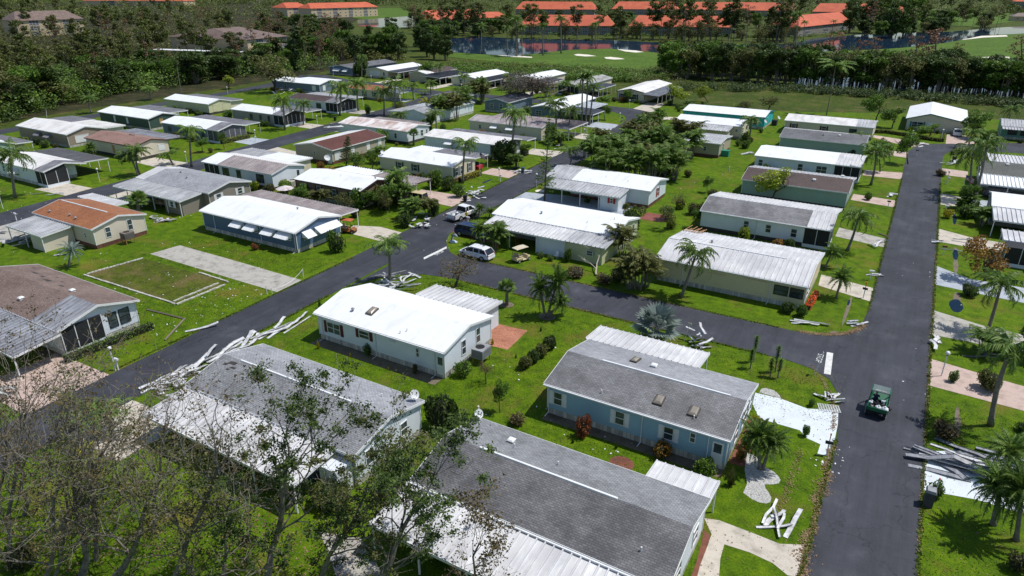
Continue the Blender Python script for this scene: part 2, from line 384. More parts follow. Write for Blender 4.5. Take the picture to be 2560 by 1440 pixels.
def thing(name, label, cat, loc=(0, 0, 0), rz=0, group=None):
    o = bpy.data.objects.new(name, None); COL.objects.link(o); o.location = loc; o.rotation_euler = (0, 0, rz)
    o.empty_display_size = 0.3
    return tag(o, label, cat, group)
def struct(name, mb, m, kind='structure'):
    o = mb.build(name, m); o['kind'] = kind; return o
def sheet(name, pts, z, m, kind='structure'):
    mb = MB(); mb.quad(*[(p[0], p[1], z) for p in pts])
    return struct(name, mb, m, kind)
def tri_sheet(name, L, Rr, z, m):
    """strip between two polylines of equal count"""
    mb = MB()
    for i in range(len(L) - 1): mb.quad((*L[i], z), (*Rr[i], z), (*Rr[i + 1], z), (*L[i + 1], z))
    return struct(name, mb, m)

# ---------------- ground, roads, drives ----------------
sheet('ground', [(-5000, -300), (3500, -300), (3500, 6000), (-5000, 6000)], -0.06, rough_grass)
sheet('lawn', [(-260, -20), (90, -20), (90, 205), (40, 212), (6, 222), (-30, 205), (-60, 196), (-110, 202), (-200, 200), (-198, 150), (-194, 100), (-187, 60), (-180, -20)], 0.0, grass)
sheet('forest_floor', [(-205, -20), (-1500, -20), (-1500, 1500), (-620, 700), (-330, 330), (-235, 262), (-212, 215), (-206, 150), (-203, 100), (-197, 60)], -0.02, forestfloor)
def px(pts, k=None):
    O = {1: (0, 0), 2: (850, 0), 3: (1700, 0), 4: (0, 480), 5: (850, 480), 6: (1700, 480)}
    if k: return [tuple(G(O[k][0] + a / 2.977, O[k][1] + b / 2.977))[:2] for a, b in pts]
    return [tuple(G(a, b))[:2] for a, b in pts]
sheet('golf_course', px([(1130, 132), (1420, 124), (1640, 118), (1760, 126), (2000, 128), (2200, 100), (2420, 88), (2800, 78), (2800, 168), (2560, 160), (2100, 155), (1700, 176), (1660, 182), (1550, 172), (1290, 160), (1120, 142)]), 0.03, golfgrass)
sheet('golf_course', px([(1000, 60), (1080, 52), (1000, 20), (930, 20), (880, 44)]), 0.03, golfgrass)
sheet('golf_course', px([(2260, 60), (2440, 66), (2560, 50), (2700, 45), (2600, 25), (2280, 22)]), 0.03, golfgrass)
def water():
    m, nt, b = newmat('pond_water')
    b.inputs['Base Color'].default_value = (0.012, 0.028, 0.055, 1); b.inputs['Roughness'].default_value = 0.04
    b.inputs['IOR'].default_value = 1.1; b.inputs['Specular IOR Level'].default_value = 0.35
    f = noise(nt, wpos(nt, (0.5, 0.5, 1)), 1.0, 4); bump(nt, b, f, 0.12, 0.05)
    return m
watr = water()
sheet('pond_water', px([(800, 290), (1000, 272), (1300, 287), (2100, 302), (2560, 330)], 2) + px([(400, 327), (760, 332), (1000, 287), (1280, 262), (1700, 242), (2000, 237), (2430, 202), (2560, 197), (2900, 185), (2900, 235), (2559, 250), (2250, 266), (2000, 316), (1650, 356), (1400, 371), (900, 391), (500, 420)], 3) + px([(2480, 405), (2250, 380), (2000, 362), (1700, 372), (1300, 418), (1000, 400), (830, 388)], 2), 0.08, watr)
sheet('pond_water', px([(130, 150), (520, 120), (640, 122), (640, 188), (400, 210), (130, 195)], 2), 0.08, watr)
sheet('canal_water', px([(1990, 190), (2250, 196), (2700, 206), (2700, 262), (2350, 243), (1990, 228)]), 0.05, watr)
def bunker(pts, k): sheet('sand_bunker', px(pts, k), 0.07, sand)
bunker([(1740, 408), (1770, 402), (1850, 408), (1910, 418), (1830, 421), (1760, 415)], 2)
bunker([(1965, 428), (2010, 424), (2090, 433), (2120, 441), (2040, 444), (1980, 438)], 2)
bunker([(2065, 368), (2110, 366), (2200, 376), (2262, 388), (2200, 392), (2120, 383)], 2)
bunker([(1170, 412), (1260, 410), (1430, 424), (1430, 431), (1280, 424)], 2)
bunker([(2240, 428), (2330, 421), (2450, 424), (2455, 436), (2350, 439)], 3)
bunker([(2090, 290), (2230, 268), (2430, 262), (2440, 272), (2260, 280), (2100, 298)], 3)
tri_sheet('cart_path', px([(1400, 438), (1540, 428), (1800, 428), (2200, 434), (2560, 442), (2900, 446)], 3), px([(1400, 444), (1540, 435), (1800, 436), (2200, 443), (2560, 452), (2900, 456)], 3), 0.09, conc)

tri_sheet('road', [(-0.6, 8), (-0.45, 34), (-0.5, 60), (-0.6, 90), (-0.6, 130), (-0.75, 150), (-0.7, 166), (0.6, 172), (3.2, 176), (7, 178.6), (11.5, 180.2), (17, 185.6), (22, 188), (60, 200)],
          [(5.5, 8), (5.45, 34), (5.42, 60), (5.45, 90), (5.5, 130), (5.5, 150), (5.6, 162), (5.9, 166), (6.7, 169), (8, 170.8), (11, 172.6), (16, 174.4), (22, 175.5), (60, 186)], 0.03, asph)
tri_sheet('road', [(-56.4, -20), (-58.1, 32), (-59, 50), (-59.3, 62), (-60.6, 90), (-61.7, 104), (-62.4, 118), (-62.8, 128), (-63.5, 150), (-64.6, 165), (-66.2, 171.5), (-68.8, 176), (-73, 179), (-85, 181), (-110, 182.5), (-136, 181.5)],
          [(-50.5, -20), (-52.6, 32), (-53.3, 50), (-53.9, 62), (-54.5, 90), (-55, 104), (-55.8, 118), (-56.6, 128), (-57.4, 150), (-58.3, 165), (-59.6, 176), (-62.6, 183), (-70, 187), (-85, 188), (-110, 188.5), (-136, 190)], 0.03, asph)
tri_sheet('road', [(-53.9, 61), (-30, 60.8), (-16.3, 60.8), (-0.5, 60.8)], [(-53.9, 67.2), (-30, 67.3), (-18, 67.3), (-0.5, 67.3)], 0.034, asph)
sheet('road', [(-54.3, 67.1), (-47.5, 67.1), (-49.4, 67.9), (-50.8, 69.3), (-52.4, 71.2), (-53.7, 74), (-54.2, 78)], 0.026, asph)
sheet('road', [(-53.4, 61.1), (-53.1, 52.5), (-52.2, 55.6), (-50.6, 58.3), (-48, 60.1), (-44, 60.95)], 0.026, asph)
sheet('road', [(-0.55, 67.1), (-6.5, 67.1), (-3.5, 67.9), (-1.9, 69.2), (-0.9, 71.6), (-0.55, 76)], 0.026, asph)
sheet('road', [(-0.5, 61), (-7, 61), (-4, 60.4), (-2.2, 59.2), (-1.1, 56.8), (-0.5, 51)], 0.026, asph)
tri_sheet('road', [(-116.5, 20), (-118.5, 45), (-119.8, 60), (-121.5, 78), (-124, 90), (-126.2, 109), (-128, 128), (-129.8, 143), (-133, 167), (-137, 178), (-146, 182), (-160, 184), (-185, 188), (-210, 196)],
          [(-109.5, 20), (-112, 45), (-113.3, 60), (-115, 78), (-117, 90), (-118.8, 109), (-120.5, 128), (-122.5, 143), (-125.5, 160), (-129, 174), (-136, 187), (-160, 191.5), (-185, 195), (-203, 201)], 0.024, asph)
tri_sheet('road', [(-187, 30), (-190, 70), (-193, 100), (-195.5, 124), (-197.5, 148), (-201, 170), (-210, 196)],
          [(-180, 30), (-184, 70), (-187, 100), (-190, 124), (-191.5, 145), (-194.5, 168), (-203, 192)], 0.02, asph)

def drive(pts, m, z=0.018, nm='driveway'): return sheet(nm, pts, z, m)
# right-hand road, west side
def px9(pts): return px([(1700 + a / 2.977, 960 + b / 2.977) for a, b in pts])
drive(px9([(180, 1000), (290, 1015), (540, 1110), (740, 1190), (965, 1200), (900, 1440), (800, 1425), (690, 1335), (520, 1255), (330, 1195), (300, 1300), (285, 1500), (100, 1500), (150, 1350), (235, 1120)]), conc)
drive(px9([(560, 66), (745, 108), (950, 185), (1195, 195), (1150, 420), (1108, 540), (1022, 518), (1045, 450), (945, 405), (890, 345), (590, 258), (540, 150)]), conc_white)
drive([(-0.6, 79.0), (-6.2, 80.8), (-6.4, 84.5), (-0.6, 83.2)], conc)
drive([(-0.6, 98.8), (-6.8, 100.2), (-6.8, 104.5), (-0.6, 102.6)], conc_old)
drive([(-0.6, 119.5), (-7, 120.5), (-7, 124.5), (-0.6, 123.7)], conc_pink)
drive([(-0.7, 139.2), (-7, 138.8), (-7, 143.2), (-0.7, 144.5)], conc_pink)
drive([(-0.7, 158.6), (-8, 159.6), (-8, 163.4), (-0.7, 164.4)], conc_pink)
drive([(-0.5, 170.0), (-8.5, 177.5), (-8.5, 180.5), (3.0, 176.2)], conc_pink, 0.016)
drive([(6.0, 177.8), (6.2, 190), (9.9, 190.5), (13.4, 181.6)], conc_pink, 0.016)
# right-hand road, east side
drive(px9([(1822, 500), (2100, 500), (2559, 560), (2900, 640), (2900, 1060), (2559, 965), (2200, 860), (1980, 820), (1815, 800)]), conc_white)
drive([(5.4, 62.5), (12, 62.0), (18, 61.6), (18, 66.0), (12, 66.6), (5.4, 67.9)], conc_pink)
drive([(5.42, 73.5), (10, 73.6), (18, 73.6), (18, 77.5), (10, 78.4), (5.45, 80.0)], conc_old)
drive([(5.45, 88.0), (9, 87.6), (18, 86.8), (18, 92.2), (9, 92.0), (5.45, 94.8)], conc_grey)
drive([(5.5, 105.0), (9.5, 104.6), (15, 104.2), (15, 108.6), (9.5, 109.2), (5.5, 111.2)], conc)
drive([(5.5, 125.0), (9.6, 125.3), (9.6, 131), (5.5, 132.3)], conc)
drive([(5.5, 146.6), (9.6, 146.4), (9.8, 151.8), (5.6, 152.2)], conc_pink)
drive([(9.6, 125.4), (22, 125.4), (22, 132), (9.6, 131)], conc_grey, 0.014)
# left road
drive([(-59.05, 47.5), (-66.5, 47.5), (-82.7, 47.6), (-82.2, 51.6), (-73, 51.6), (-59.2, 51.4)], conc_old)
drive([(-59.3, 66.5), (-66, 66.8), (-68, 69.6), (-64, 71.2), (-59.8, 70.8)], conc)
drive([(-60.4, 84.5), (-70, 85.0), (-71, 90), (-60.8, 90.5)], conc_pink)
drive([(-61.6, 104), (-68.4, 104.4), (-68.4, 108.6), (-62, 109.6)], conc_pink)
drive([(-62.5, 122.5), (-70, 122.8), (-70, 127.6), (-62.9, 128.4)], conc)
drive([(-63.2, 141.5), (-74, 143), (-74, 148), (-63.5, 147.5)], conc)
drive([(-63.8, 155.5), (-77, 156.2), (-77, 163), (-64.3, 162.6)], conc_grey)
drive([(-54.3, 78.5), (-48, 77.6), (-46.5, 73.8), (-50, 73.6), (-53.9, 74.6)], redpave)
drive([(-54.6, 92.0), (-47.5, 92.4), (-36, 92.4), (-36, 99.3), (-48, 99.3), (-54.8, 97.6)], conc_grey)
drive([(-56.4, 20), (-62.5, 20), (-66, 22), (-66, 27), (-57.6, 27.2)], conc_pink)
drive([(-52.1, 20.2), (-45.5, 20.2), (-45.5, 26), (-52.3, 25.8)], conc, nm='driveway')
drive([(-33.9, 53.4), (-29.8, 53.7), (-29.5, 49.3), (-31.4, 49.1), (-33.5, 49.1)], brickpave, nm='patio')
drive([(-33.2, 93.6), (-29.5, 93.9), (-29.5, 97.5), (-33.2, 97.3)], redpave, nm='patio')
# lanes further left
drive([(-119.5, 57.0), (-128, 56.4), (-128, 61.5), (-120.3, 61.9)], conc)
drive([(-121.2, 76.5), (-132, 77), (-132, 81.5), (-122.2, 82)], conc)
drive([(-124.5, 99.5), (-133, 99.8), (-133, 104.8), (-125.8, 105.5)], conc_grey)
drive([(-127.2, 119.5), (-135, 119.6), (-135, 124), (-127.8, 124.6)], conc)
drive([(-130, 141), (-137, 141), (-137, 146), (-130.5, 147)], conc_old)
drive([(-117.8, 93), (-106, 92), (-106, 99), (-118.5, 101)], conc)
drive([(-113.2, 60.5), (-104, 60), (-104, 65), (-113.8, 65.5)], conc)
drive([(-111.5, 40), (-103, 40), (-103, 46.4), (-112, 46.6)], conc_old)
drive([(-133.5, 164), (-142, 163), (-142, 168), (-134.5, 169)], conc_grey)
for x0, x1 in ((-171, -167), (-146.5, -142.5), (-130.5, -126.5), (-112, -108), (-91, -87.5)):
    drive([(x0, 191.5), (x1, 190.5), (x1, 205), (x0, 205)], conc)
drive([(-70.5, 187.2), (-63.5, 183.8), (-65.5, 200), (-70.8, 200)], conc)
drive([(-60, 178.5), (-58.8, 174.5), (-48, 178), (-40, 183), (-40, 185.5), (-50, 182)], conc, 0.016)
# worn lot with low block edging
lot = [(-82.0, 46.2), (-83.0, 39.2), (-65.9, 39.6), (-66.2, 46.6)]
drive(lot, grassmat('worn_lot', (0.04, 0.055, 0.006), (0.075, 0.10, 0.010), (0.115, 0.15, 0.012), (0.15, 0.115, 0.05), 0.46, 0.6), 0.012, 'worn_lot')
e = MB(); rr = random.Random(3)
for (a, b) in ((lot[0], lot[1]), (lot[1], lot[2]), (lot[2], (-65.9, 46.2)), ((-66.9, 39.9), (-66.9, 46.0)), (lot[3], (-72, 46.7))):
    L = math.dist(a, b); n = int(L / 0.42); d = ((b[0] - a[0]) / L, (b[1] - a[1]) / L)
    for i in range(n):
        c = (a[0] + d[0] * (i + .5) * 0.42, a[1] + d[1] * (i + .5) * 0.42); s = 0.215; h = 0.09 + rr.random() * 0.05
        e.box(c[0] - s * (0.5 + abs(d[0]) * .5), c[0] + s * (0.5 + abs(d[0]) * .5), c[1] - s * (.5 + abs(d[1]) * .5), c[1] + s * (.5 + abs(d[1]) * .5), 0, h)
o = e.build('block_edging', skirt_w); tag(o, 'low broken border of pale blocks around the empty worn lot', 'edging')
# swales, puddles, beds
def blob(cx, cy, rx, ry, n=16, seed=0, j=0.18):
    q = random.Random(seed); return [(cx + rx * math.cos(t) * (1 + q.uniform(-j, j)), cy + ry * math.sin(t) * (1 + q.uniform(-j, j))) for t in [2 * math.pi * i / n for i in range(n)]]
for i, (x, y, rx, ry) in enumerate([(7.6, 57.5, 0.2, 2.4), (7.5, 34, 0.55, 4.5), (7.6, 96.3, .28, 3.0), (7.7, 85.0, .35, 1.8), (7.5, 118.5, .22, 3.0), (-2.5, 75.5, .18, 4.2), (7.6, 101.5, .3, 2.0)]):
    sheet('muddy_swale', blob(x, y, rx, ry, 26, i, .1), 0.008, dirt)
for i, (x, y, rx, ry) in enumerate([(7.6, 82.6, 0.65, 1.9), (7.6, 100.5, .32, 2.2), (7.55, 117.5, .25, 3.0), (7.5, 53.0, 0.2, 0.7), (-2.6, 77.5, .12, .9), (-64.5, 110.5, .4, 2.0), (-64.2, 100.2, .3, 1.6)]):
    o = sheet('puddle', blob(x, y, rx, ry, 26, i + 40, .07), 0.012, watr)
sheet('gravel_bed', px9([(500, 515), (560, 530), (585, 575), (600, 610), (650, 628), (700, 655), (735, 690), (748, 715), (735, 740), (690, 748), (630, 748), (635, 775), (655, 800), (680, 845), (672, 880), (640, 890), (590, 882), (540, 860), (470, 810), (500, 740), (480, 640)]), 0.014, gravelw)
sheet('gravel_bed', px9([(590, 64), (605, 35), (640, 30), (700, 48), (738, 80), (752, 108)]), 0.014, gravelw)
sheet('mulch_bed', px9([(180, 1095), (220, 1120), (215, 1180), (150, 1350), (110, 1500), (60, 1500), (130, 1300)]), 0.022, mulch)
for i, (x, y, rx, ry) in enumerate([(-13.6, 38.9, .95, .85), (-34.77, 57.9, .8, .75), (-29.6, 57.5, .95, .8), (-2.9, 68.9, .5, .5), (10.4, 33.4, 1.1, 1.0), (-53.0, 99.5, .9, .9), (9.6, 121, .5, .5)]):
    sheet('mulch_bed', blob(x, y, rx, ry, 18, i + 9, .05), 0.015, (mulch, dirt, dirt, dirt, gravelw, sand, mulch)[i])
for i, (a, b, c, d) in enumerate([(-46.8, -31.8, 40.6, 41.9), (-21.3, -7, 40.9, 42.0), (-6.9, -5.8, 43.0, 49.8), (-68, -64.2, 26, 27.6)]):
    sheet('garden_bed', [(a, c), (b, c), (b, d), (a, d)], 0.010, dirt if i != 2 else mulch)
# road marks and writing
mk_ = MB(); mk_.quad((-1.02, 61.3, .042), (-0.62, 61.3, .042), (-0.62, 66.9, .042), (-1.02, 66.9, .042)) if 0 else None
b1, b2 = G(2075, 882), G(2068, 936)
mb = MB(); mb.quad((b1.x - .28, b1.y - .05, .042), (b2.x - .28, b2.y - .05, .042), (b2.x + .28, b2.y, .042), (b1.x + .28, b1.y, .042)); struct('stop_line', mb, paint_white)
b1, b2 = G(1060, 647), G(1117, 619)
mb = MB(); mb.quad((b1.x - .25, b1.y + .25, .042), (b1.x + .2, b1.y - .25, .042), (b2.x + .2, b2.y - .25, .042), (b2.x - .25, b2.y + .25, .042)); struct('stop_line', mb, paint_white)
def text_mesh(s, size, m, name, ext=0.0):
    cu = bpy.data.curves.new('t', 'FONT'); cu.body = s; cu.size = size; cu.align_x = 'CENTER'; cu.align_y = 'CENTER'; cu.extrude = ext
    ob = bpy.data.objects.new('t', cu); COL.objects.link(ob)
    dg = bpy.context.evaluated_depsgraph_get(); me = bpy.data.meshes.new_from_object(ob.evaluated_get(dg))
    bpy.data.objects.remove(ob); me.materials.clear(); me.materials.append(m); me.name = name
    return me
for (p, rz, sx) in ((G(2048, 896), math.radians(-90), 1), (G(1099, 633), math.radians(90), 1)):
    o = mk('stop_lettering', text_mesh('STOP', 0.75, paint_white, 'stop_lettering'), None, (p.x, p.y, .043)); o.rotation_euler = (0, 0, rz); o['kind'] = 'structure'

# ---------------- houses ----------------
def awning_mb(mb, side, t, z, w, out, drop, c):
    h = w / 2
    def P3(u, o_, zz):
        if side == 'S': return (t + u, c - o_, zz)
        if side == 'N': return (t - u, c + o_, zz)
        if side == 'E': return (c + o_, t + u, zz)
        return (c - o_, t - u, zz)
    mb.hexa([P3(-h, 0.02, z - .03), P3(-h, out, z - drop - .03), P3(h, out, z - drop - .03), P3(h, 0.02, z - .03)][::-1],
            [P3(-h, 0.02, z), P3(-h, out, z - drop), P3(h, out, z - drop), P3(h, 0.02, z)][::-1])
    n = max(2, int(w / .3))
    for i in range(n + 1):
        u = -h + w * i / n
        mb.hexa([P3(u - .02, .03, z), P3(u - .02, out, z - drop), P3(u + .02, out, z - drop), P3(u + .02, .03, z)][::-1], [P3(u - .02, .03, z + .03), P3(u - .02, out, z - drop + .03), P3(u + .02, out, z - drop + .03), P3(u + .02, .03, z + .03)][::-1])
    mb.quad(P3(-h, .03, z - .03), P3(-h, out, z - drop - .03), P3(-h, .03, z - drop - .05)); mb.quad(P3(h, .03, z - .03), P3(h, out, z - drop - .03), P3(h, .03, z - drop - .05))

def house(label, x0, x1, y0, y1, roof, wall, ez=2.9, rz=3.78, ry=0.5, trim=None, skirt=None, wins=(), leans=(), rooms=(), scr=(), segs=None,
          wx=None, vents=(), sky=(), cap=None, rot=None, sh=None, group='homes of the park', gut=False, ac=None, name='mobile_home', patches=(), roofN=None, segsN=None):
    trim = trim or white_trim; skirt = skirt or skirt_w
    cx, cy = (x0 + x1) / 2, (y0 + y1) / 2
    if rot is None:
        H = thing(name, label, 'house', (cx, cy, 0), 0, group)
    else:
        H = thing(name, label, 'house', (rot[0], rot[1], 0), rot[2], group); cx = cy = 0
    X = lambda x: x - cx
    Y = lambda y: y - cy
    yr = y0 + (y1 - y0) * ry; t = 0.11
    wa, wb = wx or (x0 + .22, x1 - .22); ya, yb = y0 + .32, y1 - .32
    segs = segs or [(x0, x1, roof)]
    sS = (rz - ez) / (yr - y0) if yr > y0 else 0; sN = (rz - ez) / (y1 - yr) if y1 > yr else 0
    def zr(y): return ez + sS * (y - y0) if y <= yr else ez + sN * (y1 - y)
    # roof
    groups_ = {}
    def slope(a, b, m, p, q, zp, zq):
        mb = groups_.setdefault(m.name, (m, MB()))[1]
        if q - p < .02: return
        mb.hexa([(X(a), Y(p), zp - t), (X(b), Y(p), zp - t), (X(b), Y(q), zq - t), (X(a), Y(q), zq - t)], [(X(a), Y(p), zp), (X(b), Y(p), zp), (X(b), Y(q), zq), (X(a), Y(q), zq)])
        if 'panels' in m.name:
            n = max(1, int((b - a) / .55))
            for i in range(n + 1):
                x = X(a) + .03 + (b - a - .06) * i / n
                mb.hexa([(x - .03, Y(p), zp - .01), (x + .03, Y(p), zp - .01), (x + .03, Y(q), zq - .01), (x - .03, Y(q), zq - .01)], [(x - .018, Y(p), zp + .095), (x + .018, Y(p), zp + .095), (x + .018, Y(q), zq + .095), (x - .018, Y(q), zq + .095)])
    for a, b, m in segs: slope(a, b, m, y0, yr, ez, rz)
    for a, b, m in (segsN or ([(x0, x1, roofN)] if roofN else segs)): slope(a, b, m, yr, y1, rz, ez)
    first = None
    for m, mb in groups_.values():
        o = mb.build('roof', m, H); first = first or o
    rf = first
    # fascia and rakes
    f = MB()
    f.box(X(x0), X(x1), Y(y0) - .035, Y(y0) - .003, ez - .17, ez + .015); f.box(X(x0), X(x1), Y(y1) + .003, Y(y1) + .035, ez - .17, ez + .015)
    for xx, d in ((x0, -1), (x1, 1)):
        a_, b_ = (X(xx) - .035, X(xx) - .003) if d < 0 else (X(xx) + .003, X(xx) + .035)
        for (p, q, zp, zq) in ((y0, yr, ez, rz), (yr, y1, rz, ez)):
            if q - p > .05: f.hexa([(a_, Y(p), zp - .2), (b_, Y(p), zp - .2), (b_, Y(q), zq - .2), (a_, Y(q), zq - .2)], [(a_, Y(p), zp + .03), (b_, Y(p), zp + .03), (b_, Y(q), zq + .03), (a_, Y(q), zq + .03)])
    f.build('fascia', trim, H)
    if cap:
        m = MB(); a, b = cap[:2]; m.hexa([(X(a), Y(yr) - .1, rz - .02), (X(b), Y(yr) - .1, rz - .02), (X(b), Y(yr) + .1, rz - .02), (X(a), Y(yr) + .1, rz - .02)], [(X(a), Y(yr) - .07, rz + .07), (X(b), Y(yr) - .07, rz + .07), (X(b), Y(yr) + .07, rz + .07), (X(a), Y(yr) + .07, rz + .07)])
        m.build('ridge_vent', white_trim, rf)
    # walls
    wmb = MB(); g = .55
    zt = lambda y: zr(y) - t - .01
    wmb.box(X(wa), X(wb), Y(ya), Y(yb), g, ez - t + .05)
    for xx in (wa, wb):
        s = 1 if xx == wb else -1
        prof = [(ya, ez - t + .05), (yb, ez - t + .05), (yb, zt(yb)), (yr, rz - t - .01), (ya, zt(ya))]
        prof = [p for i, p in enumerate(prof)]
        pts = [(X(xx) , Y(p[0]), p[1]) for p in prof]
        pin = [(X(xx) - s * .1, Y(p[0]), p[1]) for p in prof]
        wmb.quad(*(pts if s > 0 else pts[::-1])); wmb.quad(*(pin[::-1] if s > 0 else pin))
    wmb.build('wall', wall, H)
    sk = MB(); sk.box(X(wa) + .03, X(wb) - .03, Y(ya) + .03, Y(yb) - .03, 0, g); sk.build('skirting', skirt, H)
    for xx in (wa, wb):
        for yy in (ya, yb): cb = MB(); cb.box(X(xx) - .04, X(xx) + .04, Y(yy) - .04, Y(yy) + .04, g - .02, ez - t); cb.build('corner_trim', trim, H)
    # windows
    for wn in wins:
        side, tt, zc, ww, wh = wn[:5]; fl = wn[5] if len(wn) > 5 else ''
        c = {'S': Y(ya), 'N': Y(yb), 'E': X(wb), 'W': X(wa)}[side]
        if len(wn) > 6: c = (Y if side in 'SN' else X)(wn[6])
        T = X(tt) if side in 'SN' else Y(tt)
        def bx(mb, u0, u1, z0, z1, o0, o1):
            if side == 'S': mb.box(T + u0, T + u1, c - o1, c - o0, z0, z1)
            elif side == 'N': mb.box(T + u0, T + u1, c + o0, c + o1, z0, z1)
            elif side == 'E': mb.box(c + o0, c + o1, T + u0, T + u1, z0, z1)
            else: mb.box(c - o1, c - o0, T + u0, T + u1, z0, z1)
        h = ww / 2; z0, z1 = zc - wh / 2, zc + wh / 2
        if 'd' in fl:   # door
            m = MB(); bx(m, -h, h, z0, z1, .005, .06); dd = m.build('door', white_trim if 'k' not in fl else redp, H)
            m = MB(); bx(m, -h + .12, h - .12, z0 + wh * .52, z1 - .15, .06, .07); m.build('pane', glass, dd)
            continue
        if 'c' in fl:   # boarded / panel shut
            m = MB(); bx(m, -h, h, z0, z1, .01, .05); bx(m, -h - .05, h + .05, z1, z1 + .06, .01, .08)
            m.build('storm_panel', {'w': white_trim, 'y': plain('plywood', (.5, .3, .1), .8), 't': wall}.get(fl[fl.index('c') + 1] if fl[-1] != 'c' else 't', wall), H); continue
        m = MB(); fr = .06
        bx(m, -h, -h + fr, z0, z1, .005, .055); bx(m, h - fr, h, z0, z1, .005, .055); bx(m, -h + fr, h - fr, z0, z0 + fr, .005, .055); bx(m, -h + fr, h - fr, z1 - fr, z1, .005, .055)
        bx(m, -h + fr, h - fr, zc - .025, zc + .025, .01, .05)
        if ww > 1.5: bx(m, -.03, .03, z0 + fr, z1 - fr, .012, .052)
        wo = m.build('window', white_trim if 'k' not in fl else black, H)
        m = MB(); bx(m, -h + fr, h - fr, z0 + fr, z1 - fr, .004, .02); m.build('pane', glass, wo)
        if sh and 'n' not in fl:
            for s in (-1, 1):
                m = MB(); a, b = (h + .02, h + .38) if s > 0 else (-h - .38, -h - .02)
                bx(m, a, b, z0 - .03, z1 + .03, .005, .05)
                for q in range(6): bx(m, a + .04, b - .04, z0 + .1 + q * (wh - .2) / 6, z0 + .13 + q * (wh - .2) / 6, .05, .06)
                m.build('shutter', sh, H)
        if 'a' in fl:
            m = MB(); awning_mb(m, side, T, z1 + .12, ww + .5, 1.15, wh * .62, c); m.build('awning', white if 'g' not in fl else MG, H)
    # lean-to roofs and carports
    for ln in leans:
        a, b, p, q, zp, zq, m = ln[:7]; ps = ln[7] if len(ln) > 7 else ''; dirx = 'x' in ps
        mb = MB(); th = .07
        if not dirx:
            mb.hexa([(X(a), Y(p), zp - th), (X(b), Y(p), zp - th), (X(b), Y(q), zq - th), (X(a), Y(q), zq - th)], [(X(a), Y(p), zp), (X(b), Y(p), zp), (X(b), Y(q), zq), (X(a), Y(q), zq)])
            n = max(2, int((b - a) / .55))
            for i in range(n + 1):
                x = X(a) + .03 + (b - a - .06) * i / n
                mb.hexa([(x - .045, Y(p), zp - .01), (x + .045, Y(p), zp - .01), (x + .045, Y(q), zq - .01), (x - .045, Y(q), zq - .01)], [(x - .04, Y(p), zp + .13), (x + .03, Y(p), zp + .13), (x + .03, Y(q), zq + .13), (x - .04, Y(q), zq + .13)])
        else:
            mb.hexa([(X(a), Y(p), zp - th), (X(b), Y(p), zq - th), (X(b), Y(q), zq - th), (X(a), Y(q), zp - th)], [(X(a), Y(p), zp), (X(b), Y(p), zq), (X(b), Y(q), zq), (X(a), Y(q), zp)])
            n = max(2, int((q - p) / .55))
            for i in range(n + 1):
                y = Y(p) + .03 + (q - p - .06) * i / n
                mb.hexa([(X(a), y - .035, zp - .01), (X(b), y - .035, zq - .01), (X(b), y + .035, zq - .01), (X(a), y + .035, zp - .01)], [(X(a), y - .02, zp + .1), (X(b), y - .02, zq + .1), (X(b), y + .02, zq + .1), (X(a), y + .02, zp + .1)])
        cr = mb.build('carport_roof', m, H)
        e = MB()
        if not dirx:
            e.box(X(a) - .03, X(b) + .03, Y(p) - .05, Y(p) - .002, zp - .18, zp + .02) if 'S' in ps or 'e' in ps else None
            e.box(X(a) - .03, X(b) + .03, Y(q) + .002, Y(q) + .05, zq - .18, zq + .02) if 'N' in ps or 'e' in ps else None
            for xx in (X(a) - .035, X(b) + .003):
                e.hexa([(xx, Y(p), zp - .18), (xx + .03, Y(p), zp - .18), (xx + .03, Y(q), zq - .18), (xx, Y(q), zq - .18)], [(xx, Y(p), zp + .02), (xx + .03, Y(p), zp + .02), (xx + .03, Y(q), zq + .02), (xx, Y(q), zq + .02)])
        else:
            e.box(X(b) + .002, X(b) + .05, Y(p), Y(q), zq - .18, zq + .02); e.hexa([(X(a), Y(p) - .035, zp - .18), (X(b), Y(p) - .035, zq - .18), (X(b), Y(p) - .003, zq - .18), (X(a), Y(p) - .003, zp - .18)], [(X(a), Y(p) - .035, zp + .02), (X(b), Y(p) - .035, zq + .02), (X(b), Y(p) - .003, zq + .02), (X(a), Y(p) - .003, zp + .02)])
        e.build('gutter', trim, cr)
        for ch in ps:
            if ch in 'SN':
                yy, zz = (Y(p) + .12, zp) if ch == 'S' else (Y(q) - .12, zq)
                n = max(1, round((b - a) / 3.6))
                for i in range(n + 1):
                    x = X(a) + .15 + (b - a - .3) * i / n; pm = MB(); pm.box(x - .05, x + .05, yy - .05, yy + .05, 0, zz - th - .005); pm.build('post', white_trim, H)
            if ch == 'E':
                n = max(1, round((q - p) / 3.6))
                for i in range(n + 1):
                    y = Y(p) + .15 + (q - p - .3) * i / n; pm = MB(); zz = (zq if dirx else zp + (zq - zp) * i / n)
                    pm.box(X(b) - .2, X(b) - .1, y - .05, y + .05, 0, zz - th - .005); pm.build('post', white_trim, H)
    for rm in rooms:
        a, b, p, q, h, m = rm[:6]; mb = MB(); mb.box(X(a), X(b), Y(p), Y(q), 0, h); mb.build('annex_wall', m, H)
